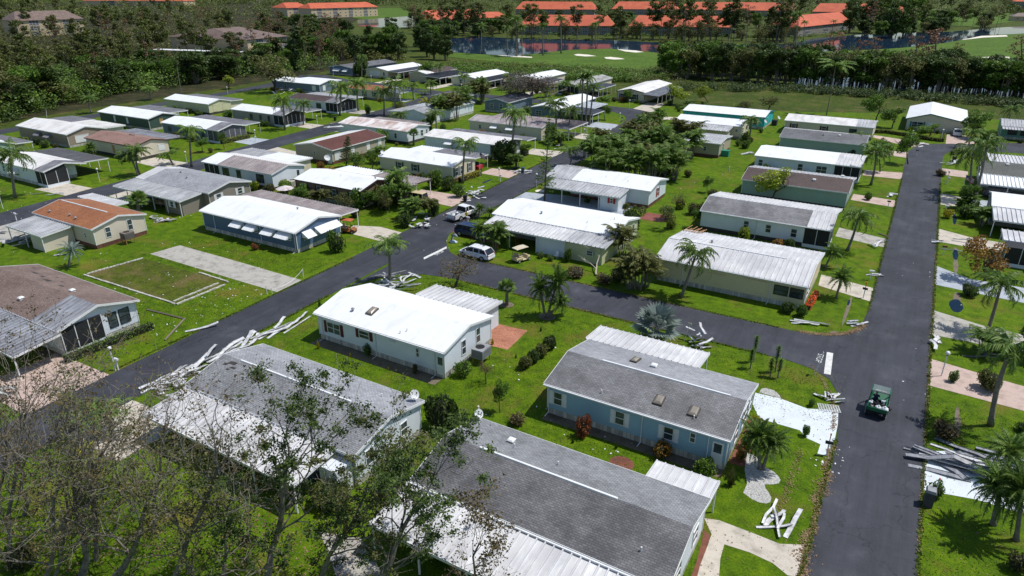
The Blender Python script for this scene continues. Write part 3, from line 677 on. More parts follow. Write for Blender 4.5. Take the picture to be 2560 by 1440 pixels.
    for sc_ in scr:
        a, b, p, q, z0, z1 = sc_[:6]; pm = sc_[6] if len(sc_) > 6 else screen; gable = len(sc_) > 7
        mb = MB(); mb.box(X(a), X(b), Y(p), Y(q), z0 + .45, z1)
        if gable: mb.hexa([(X(b) - .1, Y(p), z1), (X(b), Y(p), z1), (X(b), Y(yr) - .02, z1), (X(b) - .1, Y(yr) - .02, z1)], [(X(b) - .1, Y(p), z1 + .01), (X(b), Y(p), z1 + .01), (X(b), Y(yr) - .02, rz - t - .02), (X(b) - .1, Y(yr) - .02, rz - t - .02)]); mb.hexa([(X(b) - .1, Y(yr), z1), (X(b), Y(yr), z1), (X(b), Y(q), z1), (X(b) - .1, Y(q), z1)], [(X(b) - .1, Y(yr), rz - t - .02), (X(b), Y(yr), rz - t - .02), (X(b), Y(q), z1 + .01), (X(b) - .1, Y(q), z1 + .01)])
        mb.build('porch_screen', pm, H)
        kb = MB(); kb.box(X(a) - .02, X(b) + .02, Y(p) - .02, Y(q) + .02, 0, z0 + .45); kb.build('porch_base', W_white if not gable or 1 else wall, H)
        fb = MB()
        nx = max(1, round((b - a) / 1.5)); ny = max(1, round((q - p) / 1.5))
        for i in range(nx + 1):
            x = X(a) + (b - a) * i / nx
            for yy in (Y(p), Y(q)): fb.box(x - .035, x + .035, yy - .035, yy + .035, z0 + .45, z1 - .002)
        for i in range(1, ny):
            y = Y(p) + (q - p) * i / ny
            for xx in (X(a), X(b)): fb.box(xx - .035, xx + .035, y - .035, y + .035, z0 + .45, z1 - .004)
        fb.build('porch_frame', trim, H)
    for v in vents:
        x, y, k = v; z = zr(y)
        mb = MB(); x, yy = X(x), Y(y)
        if k == 'p': mb.tube([(x, yy, z - .05), (x, yy, z + .28)], .05, 8); mb.build('vent_pipe', white_trim, rf)
        elif k == 'b': mb.box(x - .2, x + .2, yy - .2, yy + .2, z - .1, z + .18); mb.hexa([(x - .26, yy - .26, z + .18), (x + .26, yy - .26, z + .18), (x + .26, yy + .26, z + .18), (x - .26, yy + .26, z + .18)], [(x - .18, yy - .18, z + .26), (x + .18, yy - .18, z + .26), (x + .18, yy + .18, z + .26), (x - .18, yy + .18, z + .26)]); mb.build('roof_vent', white_trim, rf)
        elif k == 't': mb.tube([(x, yy, z - .05), (x, yy, z + .2), (x, yy, z + .22), (x, yy, z + .34)], [.09, .09, .2, .08], 10); mb.build('turbine_vent', MG, rf)
    for s in sky:
        x, y, wd, hh = s; z1_, z2_ = zr(y - hh / 2), zr(y + hh / 2)
        def ring(w2, h2, dz): return [(X(x) - w2, Y(y) - h2, z1_ + dz + (hh / 2 - h2) * (z2_ - z1_) / hh), (X(x) + w2, Y(y) - h2, z1_ + dz + (hh / 2 - h2) * (z2_ - z1_) / hh), (X(x) + w2, Y(y) + h2, z2_ + dz), (X(x) - w2, Y(y) + h2, z2_ + dz)]
        mb = MB(); mb.hexa(ring(wd / 2, hh / 2, -.05), ring(wd / 2, hh / 2, .14)); so_ = mb.build('skylight', plain('bronze_frame', (.09, .075, .06), .5), rf)
        mb = MB(); mb.hexa(ring(wd / 2 - .09, hh / 2 - .09, .141), ring(wd / 2 - .2, hh / 2 - .2, .24)); mb.build('dome', plain('amber_dome', (.33, .29, .24), .15, spec=.8), so_)
    for p in patches:   # missing shingle patches lie on the roof
        x, y, wd, hh = p; mb = MB(); z1_, z2_ = zr(y - hh / 2) + .012, zr(y + hh / 2) + .012
        mb.quad((X(x - wd / 2), Y(y - hh / 2), z1_), (X(x + wd * .4), Y(y - hh * .45), z1_ + .001), (X(x + wd / 2), Y(y + hh / 2), z2_), (X(x - wd * .35), Y(y + hh * .4), z2_)); mb.build('bare_underlay', plain('roof_underlay', (.05, .047, .045), .8), rf)
    if gut:
        mb = MB(); mb.box(X(x0), X(x1), Y(y0) - .15, Y(y0) - .04, ez - .14, ez - .04)
        gt = mb.build('gutter', white_trim, H)
        for xx in gut:
            mb = MB(); mb.tube([(X(xx), Y(y0) - .1, ez - .1), (X(xx), Y(ya) - .06, ez - .4), (X(xx), Y(ya) - .06, .15), (X(xx) - .05, Y(ya) - .6, .05)], .045, 6); mb.build('downspout', white_trim, H)
    return H

def houseY(label, a, b, c, d, roof, wall, leanE=(), leanW=(), **k):
    """house whose ridge runs along +Y: local x = world y, local y = -world x"""
    hl, hw = (d - c) / 2, (b - a) / 2
    cx, cy = (a + b) / 2, (c + d) / 2
    ls = list(k.pop('leans', []))
    for (p, q, wd, zlo, zhi, m, ps) in leanE: ls.append((p - cy, q - cy, -hw - wd, -hw, zlo, zhi, m, ps))
    for (p, q, wd, zlo, zhi, m, ps) in leanW: ls.append((p - cy, q - cy, hw, hw + wd, zhi, zlo, m, ps))
    return house(label, -hl, hl, -hw, hw, roof, wall, leans=ls, rot=(cx, cy, math.pi / 2), **k)

maroon = plain('maroon_shutter', (0.12, 0.015, 0.02), .5); dkgreen = plain('dark_green_shutter', (0.02, 0.06, 0.055), .5)
teal_t = plain('teal_trim', (0.02, 0.22, 0.24), .5); dark_t = plain('dark_trim', (0.07, 0.05, 0.045), .5); blk_sh = plain('black_shutter', (.02, .022, .03), .5)
# --- centre block, from the camera outwards
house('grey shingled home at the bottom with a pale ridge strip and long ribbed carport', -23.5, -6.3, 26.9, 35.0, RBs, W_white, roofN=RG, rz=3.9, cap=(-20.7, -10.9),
      leans=[(-23.6, -6.2, 23.1, 26.95, 2.3, 2.72, ML, 'S'), (-10.6, -6.35, 35.0, 37.35, 2.72, 2.5, ML, 'N')], wins=[(30, 1.7, .9, 1.2) and ('E', 29.5, 1.7, 1, 1.2), ('E', 32.8, 1.7, 1, 1.2), ('S', -18, 1.7, 1, 1.1), ('S', -13, 1.7, 1, 1.1)],
      rooms=[(-12, -6.6, 23.5, 26.9, 2.25, W_white)], vents=[(-19.6, 33.2, 'b'), (-19.0, 32.6, 'p'), (-15.6, 32.4, 'p'), (-8.4, 28.4, 'p')], gut=[-6.6])
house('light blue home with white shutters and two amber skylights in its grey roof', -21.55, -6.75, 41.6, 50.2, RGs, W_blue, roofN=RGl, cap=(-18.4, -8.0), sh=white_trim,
      wins=[('S', -20.4, 1.65, .8, 1.2), ('S', -15.1, 1.65, .8, 1.2), ('S', -11.25, 1.65, .8, 1.15), ('S', -9.45, 1.95, .45, .85, 'n'), ('S', -7.6, 1.3, .8, 1.9, 'd'), ('E', 44.6, 1.6, 1.1, 1.6, 'n'), ('E', 47.2, 1.6, 1.6, 1.6, 'n'), ('E', 49, 1.6, 1.2, 1.5, 'n')],
      leans=[(-21.9, -11.6, 50.2, 53.7, 2.85, 2.6, ML, 'N')], sky=[(-12.6, 43.3, .75, 1.0), (-9.9, 43.2, .75, 1.0), (-16.3, 48.0, .6, 1.3)], vents=[(-14.6, 47.7, 'b'), (-16.9, 42.4, 'p'), (-9.7, 42.6, 'p')], gut=[-21.2, -13.3, -8.3])
house('white home with maroon shutters and a bright white roof beside the brick patio', -46.9, -31.35, 41.6, 49.9, RW, W_white, sh=maroon,
      wins=[('S', -44.7, 1.6, 1.7, 1.2), ('S', -40.8, 1.95, 1.3, .85), ('S', -34.5, 1.85, .4, .9, 'n'), ('S', -37.4, 2.25, .8, .22, 'n'), ('S', -32.0, 1.3, .75, 1.9, 'd'), ('E', 44.9, 1.8, .7, 1.5, 'n'), ('E', 47.3, 1.95, .7, 1.6, 'n')],
      leans=[(-40.9, -32.7, 49.9, 53.6, 2.9, 2.65, ML, '')], rooms=[(-38.5, -33.0, 49.6, 53.3, 2.6, W_white)], sky=[(-41.4, 43.9, .8, 1.1)], vents=[(-43.3, 43.3, 't'), (-36.3, 42.8, 'p'), (-36.7, 42.3, 'p')], gut=[-46.2, -39.4, -32.6])
house('pale grey shingled home behind the bare oaks with a torn patch at its ridge', -46.1, -28.25, 26.9, 34.75, RG, W_white, roofN=RGl, cap=(-44.0, -32.0),  # near slope darker, far slope paler: slope shading put into the shingle colours
      leans=[(-45.9, -30.0, 23.1, 26.95, 2.35, 2.75, ML, 'S')], rooms=[(-30.3, -28.7, 25.6, 27.1, 2.2, W_white), (-39, -31.6, 25.6, 27, 2.3, W_steel)], wins=[('E', 28.6, 1.7, .9, 1.3), ('E', 32.4, 1.7, .8, 1.2), ('S', -42, 1.7, 1.4, 1.1)],
      vents=[(-38, 33, 'p'), (-31, 33.1, 'p')], patches=[(-44.4, 30.3, .9, .35), (-44.9, 30.0, .5, .3), (-43.9, 29.9, .6, .2), (-44.2, 29.6, .35, .2)])
house('pale yellow home with a white roof and long carport behind the white SUV', -48.6, -30.2, 77.0, 85.8, RW, W_yel, skirt=skirt_w,
      leans=[(-47.8, -35.4, 73.3, 77.02, 2.45, 2.78, ML, 'S'), (-35.38, -30.0, 73.3, 77.02, 2.45, 2.78, MLd, '')], rooms=[(-39.8, -35.75, 73.7, 77.3, 2.35, W_white), (-35.72, -30.45, 73.7, 77.3, 2.35, W_yel)],
      wins=[('S', -32, 1.45, .9, .7, '', 73.38), ('E', 80.5, 1.8, .6, 1.4), ('E', 84, 1.8, .6, 1.4)], vents=[(-42, 79.3, 't'), (-35, 79, 'p'), (-32, 81, 'p')], cap=None)
house('white home with red shutters whose metal roof wraps over a blue floored carport', -51.8, -33.5, 98.9, 107.6, RW, W_white, segs=[(-51.8, -47, MLd), (-47, -33.5, RW)], wx=(-47.2, -33.8), skirt=skirt_r, sh=redp,
      leans=[(-50.0, -37.0, 94.8, 98.95, 2.4, 2.8, MLd, 'S')], rooms=[(-40.3, -37.2, 95.3, 99.3, 2.35, W_white)], wins=[('E', 103.4, 1.7, .7, 1.4), ('S', -44, 1.7, 1.2, 1), ('S', -38.2, 1.7, .5, .8, '', 94.97)], vents=[(-42, 101.5, 'p'), (-38, 101, 'p')])
house('cream home with a fully ribbed white metal roof at the street corner beside red flowers', -23.3, -6.45, 72.6, 84.2, ML, siding('cream_corner_siding', (.74, .64, .42)), rz=3.85, ry=.4,
      wins=[('S', -11.9, 1.65, 2.3, 1.35, 'c'), ('S', -16.1, 1.6, 1.9, 1.1, 'c'), ('S', -9.15, 1.75, 1.5, 1.15, 'k'), ('S', -7.55, 1.75, 1.4, 1.15, 'k'), ('E', 75, 1.7, 2.4, 1.3)], vents=[(-18.5, 78.8, 't')], cap=(-23.2, -9.6), gut=[-20, -10.3])
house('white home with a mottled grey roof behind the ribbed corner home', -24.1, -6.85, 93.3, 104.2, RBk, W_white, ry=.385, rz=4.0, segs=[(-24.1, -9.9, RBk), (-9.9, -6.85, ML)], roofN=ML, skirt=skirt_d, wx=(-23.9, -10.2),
      scr=[(-10.15, -7.0, 93.6, 98, 0, 2.6)], wins=[('S', -17.65, 1.75, .75, 1.15), ('S', -14.7, 1.7, .75, 1.15), ('S', -11.4, 1.65, .8, 1.2)], gut=[-16.3])
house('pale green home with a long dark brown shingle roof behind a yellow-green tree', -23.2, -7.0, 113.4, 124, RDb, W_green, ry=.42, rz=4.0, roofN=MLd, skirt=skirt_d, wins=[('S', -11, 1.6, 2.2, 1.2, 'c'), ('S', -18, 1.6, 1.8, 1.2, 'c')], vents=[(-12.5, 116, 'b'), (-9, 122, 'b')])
house('white home with pale roof and dark screened porch between the two green homes', -25.2, -7.0, 132.0, 142.5, RW, W_white, ry=.5, segs=[(-25.2, -11.2, RW), (-11.2, -7.0, ML)], skirt=skirt_w, wx=(-25, -11.4), scr=[(-11.3, -7.2, 132.3, 137, 0, 2.6)],
      wins=[('S', -24, 1.6, .8, 1.2), ('S', -17, 1.6, .9, 1.3), ('S', -13.4, 1.6, 1.8, 1.3)])
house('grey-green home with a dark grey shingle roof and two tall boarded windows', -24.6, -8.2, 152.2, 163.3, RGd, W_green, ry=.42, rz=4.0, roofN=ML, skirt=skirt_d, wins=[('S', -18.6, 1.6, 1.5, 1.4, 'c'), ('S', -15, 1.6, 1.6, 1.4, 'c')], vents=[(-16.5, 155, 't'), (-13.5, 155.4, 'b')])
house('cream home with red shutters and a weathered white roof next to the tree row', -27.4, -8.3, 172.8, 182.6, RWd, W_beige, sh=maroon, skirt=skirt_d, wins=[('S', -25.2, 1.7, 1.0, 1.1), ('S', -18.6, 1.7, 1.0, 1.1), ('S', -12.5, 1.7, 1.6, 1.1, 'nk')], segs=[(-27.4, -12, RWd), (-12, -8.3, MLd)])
house('turquoise home with a white metal roof', -52.4, -32.0, 174.2, 185.3, RW, W_teal, rz=3.7, trim=teal_t, sh=white_trim, wins=[('S', -34.4, 1.6, 1.1, 1.5), ('S', -40, 1.7, 1, 1, 'n'), ('S', -45, 1.7, 1, 1, 'n'), ('E', 178, 1.7, 1.2, 1.2, 'n')])
house('cream home with white roof and a ribbed shed roof in front, beside the turquoise home', -49.5, -34.1, 159.4, 168.2, RW, W_cream, leans=[(-46.4, -36, 154.8, 159.45, 2.4, 2.8, MLd, '')], rooms=[(-46, -36.4, 155.4, 159.8, 2.3, W_cream)], wins=[('E', 162, 1.7, 1, 1.2), ('E', 165.5, 1.7, 1, 1.2), ('S', -35.2, 1.9, .6, .6, 'n')])
house('small tan home with a weathered ribbed roof beside a green utility box', -41, -33.3, 138.6, 148.2, MLd, W_tan, rz=3.4, wins=[('S', -36.4, 1.6, .7, .9), ('E', 142, 1.7, .8, 1.3)], leans=[(-44.6, -39.5, 132.5, 138.6, 2.3, 2.6, MLd, '')], rooms=[(-44.3, -39.8, 133, 138.9, 2.25, W_tan)], skirt=skirt_r)
# --- west of the left road
house('slate blue home with a row of white window awnings', -85.0, -66.1, 57.3, 65.85, RW, W_navy, skirt=skirt_w, rz=3.9,
      leans=[(-86.5, -66.6, 65.85, 69.7, 2.75, 2.6, MP, 'N')], wins=[('S', -77.1, 2.0, 1.5, 1.0, 'a'), ('S', -74.4, 2.0, 1.5, 1.0, 'a'), ('S', -71.0, 2.0, 1.5, 1.0, 'a'), ('S', -68.2, 2.0, 1.8, 1.0, 'a'), ('W', 59.4, 2.0, 1.6, 1.0, 'a'), ('E', 59.4, 1.9, 1.1, 1.1, 'a'), ('E', 62.9, 1.9, 3.6, 1.1, 'a')], gut=[-82.4, -73, -66.6], vents=[(-72, 63.5, 't'), (-80, 63, 'p')], sh=None)
house('brown home with dark shutters and a white roof behind lush garden shrubs', -86.6, -72.0, 76.2, 84.2, RW, W_brown, trim=dark_t, sh=blk_sh, rz=3.8,
      wins=[('S', -84.4, 1.7, .9, 1.4), ('S', -81.2, 1.7, .9, 1.4), ('S', -77.9, 1.7, .9, 1.2), ('S', -74.2, 1.7, .9, 1.3), ('E', 78.6, 1.6, .8, 1.3)],
      leans=[(-85.3, -76.9, 84.2, 88.3, 2.8, 2.65, RW, ''), (-76.85, -67.6, 84.3, 88.4, 2.8, 2.65, MP, 'N'), (-72.0, -67.2, 80.1, 84.28, 2.55, 2.75, MP, 'S')], vents=[(-79, 79.5, 'p'), (-73.5, 81.5, 't')], rooms=[(-85, -77.2, 84.1, 87.9, 2.55, W_brown)])
house('cream home with dark green shutters and a red car in its carport', -85.4, -68.7, 95.9, 103.8, RW, W_cream, sh=dkgreen, skirt=skirt_r,
      wins=[('S', -80.6, 1.7, 1.0, 1.2), ('S', -77.0, 1.7, 1.0, 1.2), ('E', 97.6, 1.7, 1.1, 1.5), ('E', 99.3, 1.7, 1.1, 1.5, 'n'), ('E', 101.8, 1.7, .9, 1.5)],
      leans=[(-84.5, -79.0, 103.8, 108.4, 2.75, 2.6, RW, ''), (-78.9, -69.2, 103.8, 108.6, 2.75, 2.6, MG, 'N')], rooms=[(-84.3, -79.2, 103.5, 108.1, 2.5, W_cream)], vents=[(-74, 98, 'p'), (-73.5, 97.4, 'p')])
house('white home with a glazed corner sunroom and a weathered roof beside the tall queen palm', -89.6, -69.9, 115.2, 122.9, RWd, W_white, rz=3.7, wx=(-89.4, -73.2), scr=[(-73.1, -70.15, 115.5, 122.5, .35, 2.65, glass, 1)], skirt=skirt_w,
      wins=[('S', -83, 1.9, 1.2, .9, 'a'), ('S', -79, 1.9, 1.2, .9, 'a')], leans=[(-89, -68.8, 122.9, 126.8, 2.7, 2.55, MG, 'N')])
house('long tan home with a mottled brown-grey roof behind the drooping palm', -91.6, -72.0, 135.2, 142.6, RTa, W_beige, rz=3.7, wins=[('S', -88.5, 1.6, .7, 1), ('S', -84.4, 1.8, 1.2, .9, 'a'), ('S', -80.2, 1.8, 1.2, .9, 'a')], leans=[(-90, -70.9, 142.6, 148.5, 2.7, 2.6, RTa, 'N'), (-72.0, -66.8, 138.5, 148.5, 2.7, 2.6, RTa, 'Ex')])
house('long white home with rust streaks down its roof', -115.4, -95.4, 116.9, 125.5, RWr, W_white, rz=3.75, wins=[('S', -101.6, 1.6, 1.5, 1.5), ('S', -98.8, 1.6, .7, 1.1), ('E', 122.5, 1.7, .9, 1.3), ('E', 124.3, 1.7, .6, 1.1)], leans=[(-113.5, -98.5, 125.5, 129.2, 2.7, 2.55, MP, '')], rooms=[(-106, -98.9, 125.3, 129, 2.4, W_white)], skirt=skirt_d)
houseY('tan home whose red-brown shingle roof is torn open along the ridge', -106.7, -96.2, 95.1, 111, RRd, siding('putty_siding', (.42, .37, .29), .3, True, .2), rz=3.8, roofN=RWd, skirt=skirt_r, wx=(-7.7, 7.7),
      wins=[('W', -.3, 1.7, .5, .9), ('W', -4.2, 1.1, 1, 1.9, 'cw'), ('S', -2.0, 1.7, 1, 1.2, 'cw'), ('S', 2.6, 1.7, 1, 1.4, 'cw'), ('S', 6.2, 1.7, 1, 1.6, 'cw'), ('S', -6.3, 1.5, 1.6, 1.6, 'cw')])
house('long white home with a beige ribbed roof and screened far left corner', -110, -91.9, 76.4, 84.2, RWd, W_white, segs=[(-110, -105.6, RW), (-105.6, -91.9, MP)], segsN=[(-110, -91.9, RWd)], skirt=skirt_r, wx=(-105.6, -92.1), scr=[(-109.7, -105.7, 76.7, 80, 0, 2.6)],
      wins=[('S', -104, 1.7, 1.7, 1.5, 'k'), ('S', -100.6, 1.7, 1.1, 1.5, 'k'), ('S', -95.2, 1.7, 1.9, 1.5, 'k'), ('E', 82.4, 1.9, .5, .9, 'k')], leans=[(-112, -104.4, 84.2, 89.6, 2.75, 2.6, MLd, ''), (-104.3, -95.8, 84.2, 89.6, 2.75, 2.6, RW, '')], rooms=[(-104.2, -96.1, 84, 89.3, 2.5, W_cream)])
house('taupe home with grey shingle roof, white gable edge and a silver metal carport roof', -107.6, -91.4, 63.6, 71.9, RGl, W_taupe, skirt=skirt_d, segs=[(-109.6, -107.4, ML), (-107.4, -91.4, RGl)], wx=(-107.2, -91.7),
      leans=[(-109.6, -92.8, 59.6, 63.6, 2.4, 2.78, MLd, 'S')], rooms=[(-97.4, -93.1, 60.1, 64, 2.35, W_taupe)], wins=[('E', 65.6, 1.7, .9, 1.2), ('E', 69.6, 1.8, .9, 1.0), ('S', -95, 1.6, .9, .9, '', 59.78)], sh=white_trim, vents=[(-103, 67.5, 't'), (-100, 66.4, 't')])
house('beige home with an orange-brown shingle roof and white ridge strip beside a collapsed carport', -104.3, -90.0, 44.8, 52.6, ROr, W_beige, cap=(-103.6, -92.5), skirt=skirt_r, wins=[('E', 47.0, 1.85, .75, 1.4), ('E', 50.1, 2.0, .75, 1.5), ('S', -92.3, 1.6, .5, .7)],
      leans=[(-103.2, -94.6, 40.8, 44.95, 2.3, 2.6, MLd, 'S'), (-107, -98, 52.6, 55, 2.8, 2.7, ML, '')], rooms=[(-98.0, -95.0, 41.1, 45, 2.2, W_beige)], vents=[(-101.5, 45.8, 't'), (-97.2, 46.2, 't'), (-95.3, 45.9, 't')])
house('brown shingled home at the left edge with silver metal front roof and dark screened porch', -83.2, -64.2, 26.7, 34.8, RBr, W_white, rz=4.0, segs=[(-83.2, -68.6, RBr), (-68.6, -64.2, MGr)], segsN=[(-83.2, -64.2, RBr)], wx=(-83, -64.6), leans=[(-83.2, -63.7, 22.6, 26.8, 2.4, 2.82, MGr, 'S')],
      wins=[('E', 32.0, 1.75, .9, 1.6, 'k'), ('E', 33.2, 1.75, 1.1, 1.6, 'k'), ], scr=[(-67.6, -64.42, 27.1, 30.9, 0, 2.85)], vents=[(-73.5, 28.4, 'b'), (-70, 31.6, 'b')], patches=[(-79.2, 32.6, 1.2, .3), (-77.2, 32.4, .8, .35), (-75.4, 32.0, 1.1, .4), (-74.2, 32.8, .5, .25), (-72.6, 31.9, .9, .3), (-71.0, 32.2, .5, .3), (-81.5, 33.6, .5, .2), (-76.4, 33.4, .5, .2)])
# --- second row to the west
house('white home with a ribbed pale roof and wide dark carport roof at the left edge', -143.5, -126.8, 57.9, 65.3, RWd, W_white, segs=[(-143.5, -129.6, RWd), (-129.6, -126.8, MG)], wx=(-143.2, -130.2), scr=[(-130.1, -127.0, 58.2, 61.9, 0, 2.6, screen, 1)], skirt=skirt_w,
      wins=[('S', -136.8, 1.5, 1.6, 1.2, 'a'), ('S', -141, 1.6, .7, 1)], leans=[(-145.5, -128.9, 65.3, 70.5, 2.72, 2.5, MGd, 'N')])
house('cream home with a pink-brown shingle roof and boarded window', -149.3, -132.0, 77.7, 85.5, RPk, W_beige, trim=dark_t, wins=[('S', -139.8, 1.5, .8, 1.5, 'cy'), ('E', 83.5, 1.7, 1.4, 1.2, 'cw')], leans=[(-150.5, -133.6, 85.5, 90, 2.7, 2.6, MGr, '')], sky=[(-139.5, 82.2, 1, .6)], skirt=skirt_d)
house('tan home with a wide white roof and a big closed awning on its end wall', -176, -155.7, 77.5, 86.2, RWd, siding('clay_siding', (.36, .28, .22)), rz=4.0, leans=[(-169, -156, 86.2, 91, 2.85, 2.7, RWd, ''), (-178.5, -169.1, 86.2, 91.6, 2.85, 2.7, MG, '')], rooms=[(-168.6, -156.3, 86, 90.6, 2.55, W_beige)],
      wins=[('S', -167, 1.7, 1.4, .9, 'ag'), ('S', -163, 1.7, 1.4, .9, 'ag'), ('E', 80.8, 1.5, 3, 1.5, 'cw')])
house('dark green home with a bright white roof and a plywood covered window', -178.5, -157.9, 97.7, 105.8, RW, W_dgreen, wins=[('S', -172, 1.7, .7, 1.4, 'cw'), ('S', -166.8, 1.7, .7, 1.4, 'cw'), ('E', 101.2, 1.8, 1.0, 1.2, 'cy')], leans=[(-178, -162.3, 105.8, 111.7, 2.75, 2.6, MG, 'N')])
house('white home with grey screened corner porch behind a clipped flowering hedge', -151.4, -131.4, 96.6, 104.6, RW, W_steel, segs=[(-151.4, -135, RW), (-135, -131.4, MG)], wx=(-151.2, -135.4), scr=[(-135.3, -131.7, 96.9, 104.2, 0, 2.6, screen_lt, 1)],
      wins=[('S', -137, 1.6, 1.0, 1.3, 'k'), ('S', -148.8, 1.6, 1, 1.1, 'k')], leans=[(-152.2, -133.2, 104.6, 109.7, 2.72, 2.55, MG, 'NE')])
house('pale yellow home with white roof at the edge of the woods', -183.2, -164.4, 119.3, 127, RW, siding('primrose_siding', (.66, .64, .42), .3, True, .2), wins=[('E', 121.5, 1.5, 1.3, 1.7, 'c'), ('E', 124.6, 1.6, 1.4, 1.7, 'c')], leans=[(-184.8, -165, 127, 131.3, 2.75, 2.6, MG, '')], rooms=[(-172, -165.4, 127, 130.9, 2.5, W_cream)], skirt=skirt_d)
house('white home with dark screened porch and three tall windows beside a single queen palm', -152.8, -133.8, 117.2, 124.8, RW, W_grey, segs=[(-152.8, -137.4, RW), (-137.4, -133.8, MG)], wx=(-152.6, -137.6), scr=[(-137.5, -134.1, 117.5, 124.4, 0, 2.6, screen, 1)],
      wins=[('S', -145.6, 1.6, 1, 1.4, 'k'), ('S', -142.2, 1.6, .8, 1.4, 'k'), ('S', -139.2, 1.6, .8, 1.4, 'k')], leans=[(-147, -134, 124.8, 130.3, 2.65, 2.5, MG, 'N')])
house('white home with a dark brown shingle roof and grey screened end', -155, -136, 138.1, 146.2, RDb, W_white, segs=[(-155, -140.4, RDb), (-140.4, -136, MG)], wx=(-154.8, -140.6), scr=[(-140.5, -136.3, 138.4, 145.8, 0, 2.6, screen, 1)], wins=[('S', -143.2, 1.6, 1.8, 1.4, 'k'), ('S', -152, 1.6, .8, 1)], leans=[(-157, -139, 146.2, 151.8, 2.75, 2.6, MLd, 'N')], skirt=skirt_d)
house('steel blue home with white roof beside the collapsed canopy and the grey oak', -188.8, -167.2, 162.8, 171.4, RW, W_steel, wins=[('S', -170, 1.6, 1.6, 1.5, 'cw'), ('S', -183, 1.6, 1, 1.2), ('E', 165, 1.6, 1.2, 1.6, 'cw'), ('E', 169.4, 1.7, 1, 1, 'a')], leans=[(-186, -171, 171.4, 177, 2.75, 2.6, RW, '')])
house('pale green home with a grey carport roof at the far left edge', -178, -155.9, 61.8, 67.7, RW, W_green, leans=[(-178, -156.2, 67.7, 71, 2.75, 2.6, MG, 'N')], rooms=[(-178, -158.4, 67.5, 70.4, 2.5, W_yel)], wins=[('E', 65, 1.7, 1.2, 1)])
house('cream and blue home with a peeling orange roof behind three palms', -155.2, -139.8, 162, 170.2, ROr, W_cream, sh=plain('blue_shutter', (.03, .1, .16), .5), wins=[('S', -152, 1.6, 1, 1.4), ('S', -148, 1.6, 1, 1.4), ('S', -143.8, 1.6, 1.2, 1.4)], leans=[(-139.8, -134.5, 163, 170, 2.8, 2.6, MLd, 'Ex')], wx=(-155, -140.2))
# --- curve and north row
houseY('white home with three stacked roof wings and a grey metal carport at the road bend', -88.3, -79.8, 158.6, 182.4, RW, W_steel, leanE=[(158.8, 166.2, 9.6, 2.5, 2.75, MG, 'W' and 'S'), (166.3, 175.5, 6.4, 2.6, 2.75, RW, '')], wins=[('W', 1.5, 1.7, 1.6, 1.2)])
houseY('blue home with white gable trim mostly hidden behind the big grey-brown tree', -104.5, -96.5, 162, 176, MGd, W_steel, wins=[('W', 1.5, 1.7, 1.1, 1.4), ('W', -1.5, 1.7, 1.1, 1.4)])
houseY('low grey-roofed home with a white flat side roof behind the yellow palm', -112.5, -105, 136.5, 158.4, RGl, W_white, leanW=[(137, 146, 5.2, 2.5, 2.75, RWd, ''), (146.1, 157, 4.5, 2.6, 2.75, RW, '')], rooms=[(-10, 9, 3.6, 8.4, 2.4, W_tan)])
houseY('small slate blue home with a grey roof on the inner side of the top street', -122.4, -112.8, 161.5, 171.5, RGd, W_steel)
houseY('dark-roofed home with white awnings at the left end of the top row', -203, -190.6, 203.5, 230, RGd, W_steel, leanE=[(211, 230, .4, 2.8, 2.86, RGd, '')], wins=[('W', 1.8, 1.6, 2.6, 1.2, 'a'), ('W', -2.6, 1.6, 1.6, 1.2, 'a'), ('S', 5, 1.8, 1.2, 1), ('S', 9, 1.8, 1.2, 1)])
N_ = dict(skirt=skirt_d)
houseY('cream home with a wide closed panel on its gable, second in the top row', -184.6, -173.6, 204, 226, RW, W_cream, leanE=[(204.2, 221, 4.6, 2.5, 2.76, MG, 'S'), (221.1, 226, 6.6, 2.5, 2.76, MGd, 'S')], wins=[('W', 1, 1.6, 5, 1.7, 'cw'), ('W', -3.4, 1.6, .8, 1.4)])
houseY('home with a dark peaked carport roof over a dark red vehicle in the top row', -163, -155, 203, 222, RDb, W_tan, leanE=[(199.5, 217.5, 8.4, 2.4, 2.8, MGd, 'S')], leanW=[], segs=[(-9.5, -4.5, RWd), (-4.5, 9.5, RDb)])
houseY('cream home with a brilliant white roof and dark carport roof, fourth in the top row', -142.8, -132.1, 200.9, 222, RW, W_cream, leanE=[(200, 219.5, 5.4, 2.5, 2.76, MGd, 'S')], wins=[('W', 1.5, 1.6, 1, 1.4), ('W', -3, 1.6, 1, 1.4), ('S', -4, 1.6, 1.2, 1.4)])
houseY('white-roofed home half hidden behind the big twiggy tree in the top row', -122.9, -113.3, 209.5, 231, RW, W_cream, leanE=[(207, 217, 6, 2.5, 2.76, MG, 'S')])
houseY('home with a torn grey roof and screened front, sixth in the top row', -101.6, -93.6, 201, 227, coat('torn_grey_roof', (.42, .42, .4), (.2, .19, .18), .5), W_cream, leanE=[(200.5, 214, 6.6, 2.5, 2.76, MG, 'S')], leanW=[], scr=[(-13.2, -12.6, -3.5, 3.6, 0, 2.7, screen)], leans=[])
houseY('cream home with an open-ended white carport near the road bend, last of the top row', -80.4, -71.2, 198.2, 223, RWd, W_beige, leanE=[(195.5, 218, 5, 2.55, 2.78, MLd, 'SE')], sh=blk_sh, trim=dark_t, wins=[('W', .6, 1.5, 5.2, 1.5, '')])
houseY('home with a tall white gable roof over an open garage', -2.95, 10.0, 191.2, 212.5, RW, W_beige, ez=2.7, rz=4.2, ry=.62, trim=teal_t, sh=teal_t, wx=(-10.3, 10.3),
       wins=[('W', 3.8, 1.5, 2.4, 1.2, ''), ('W', 1.2, 1.5, 1.0, 1.2, 'cw')], rooms=[])
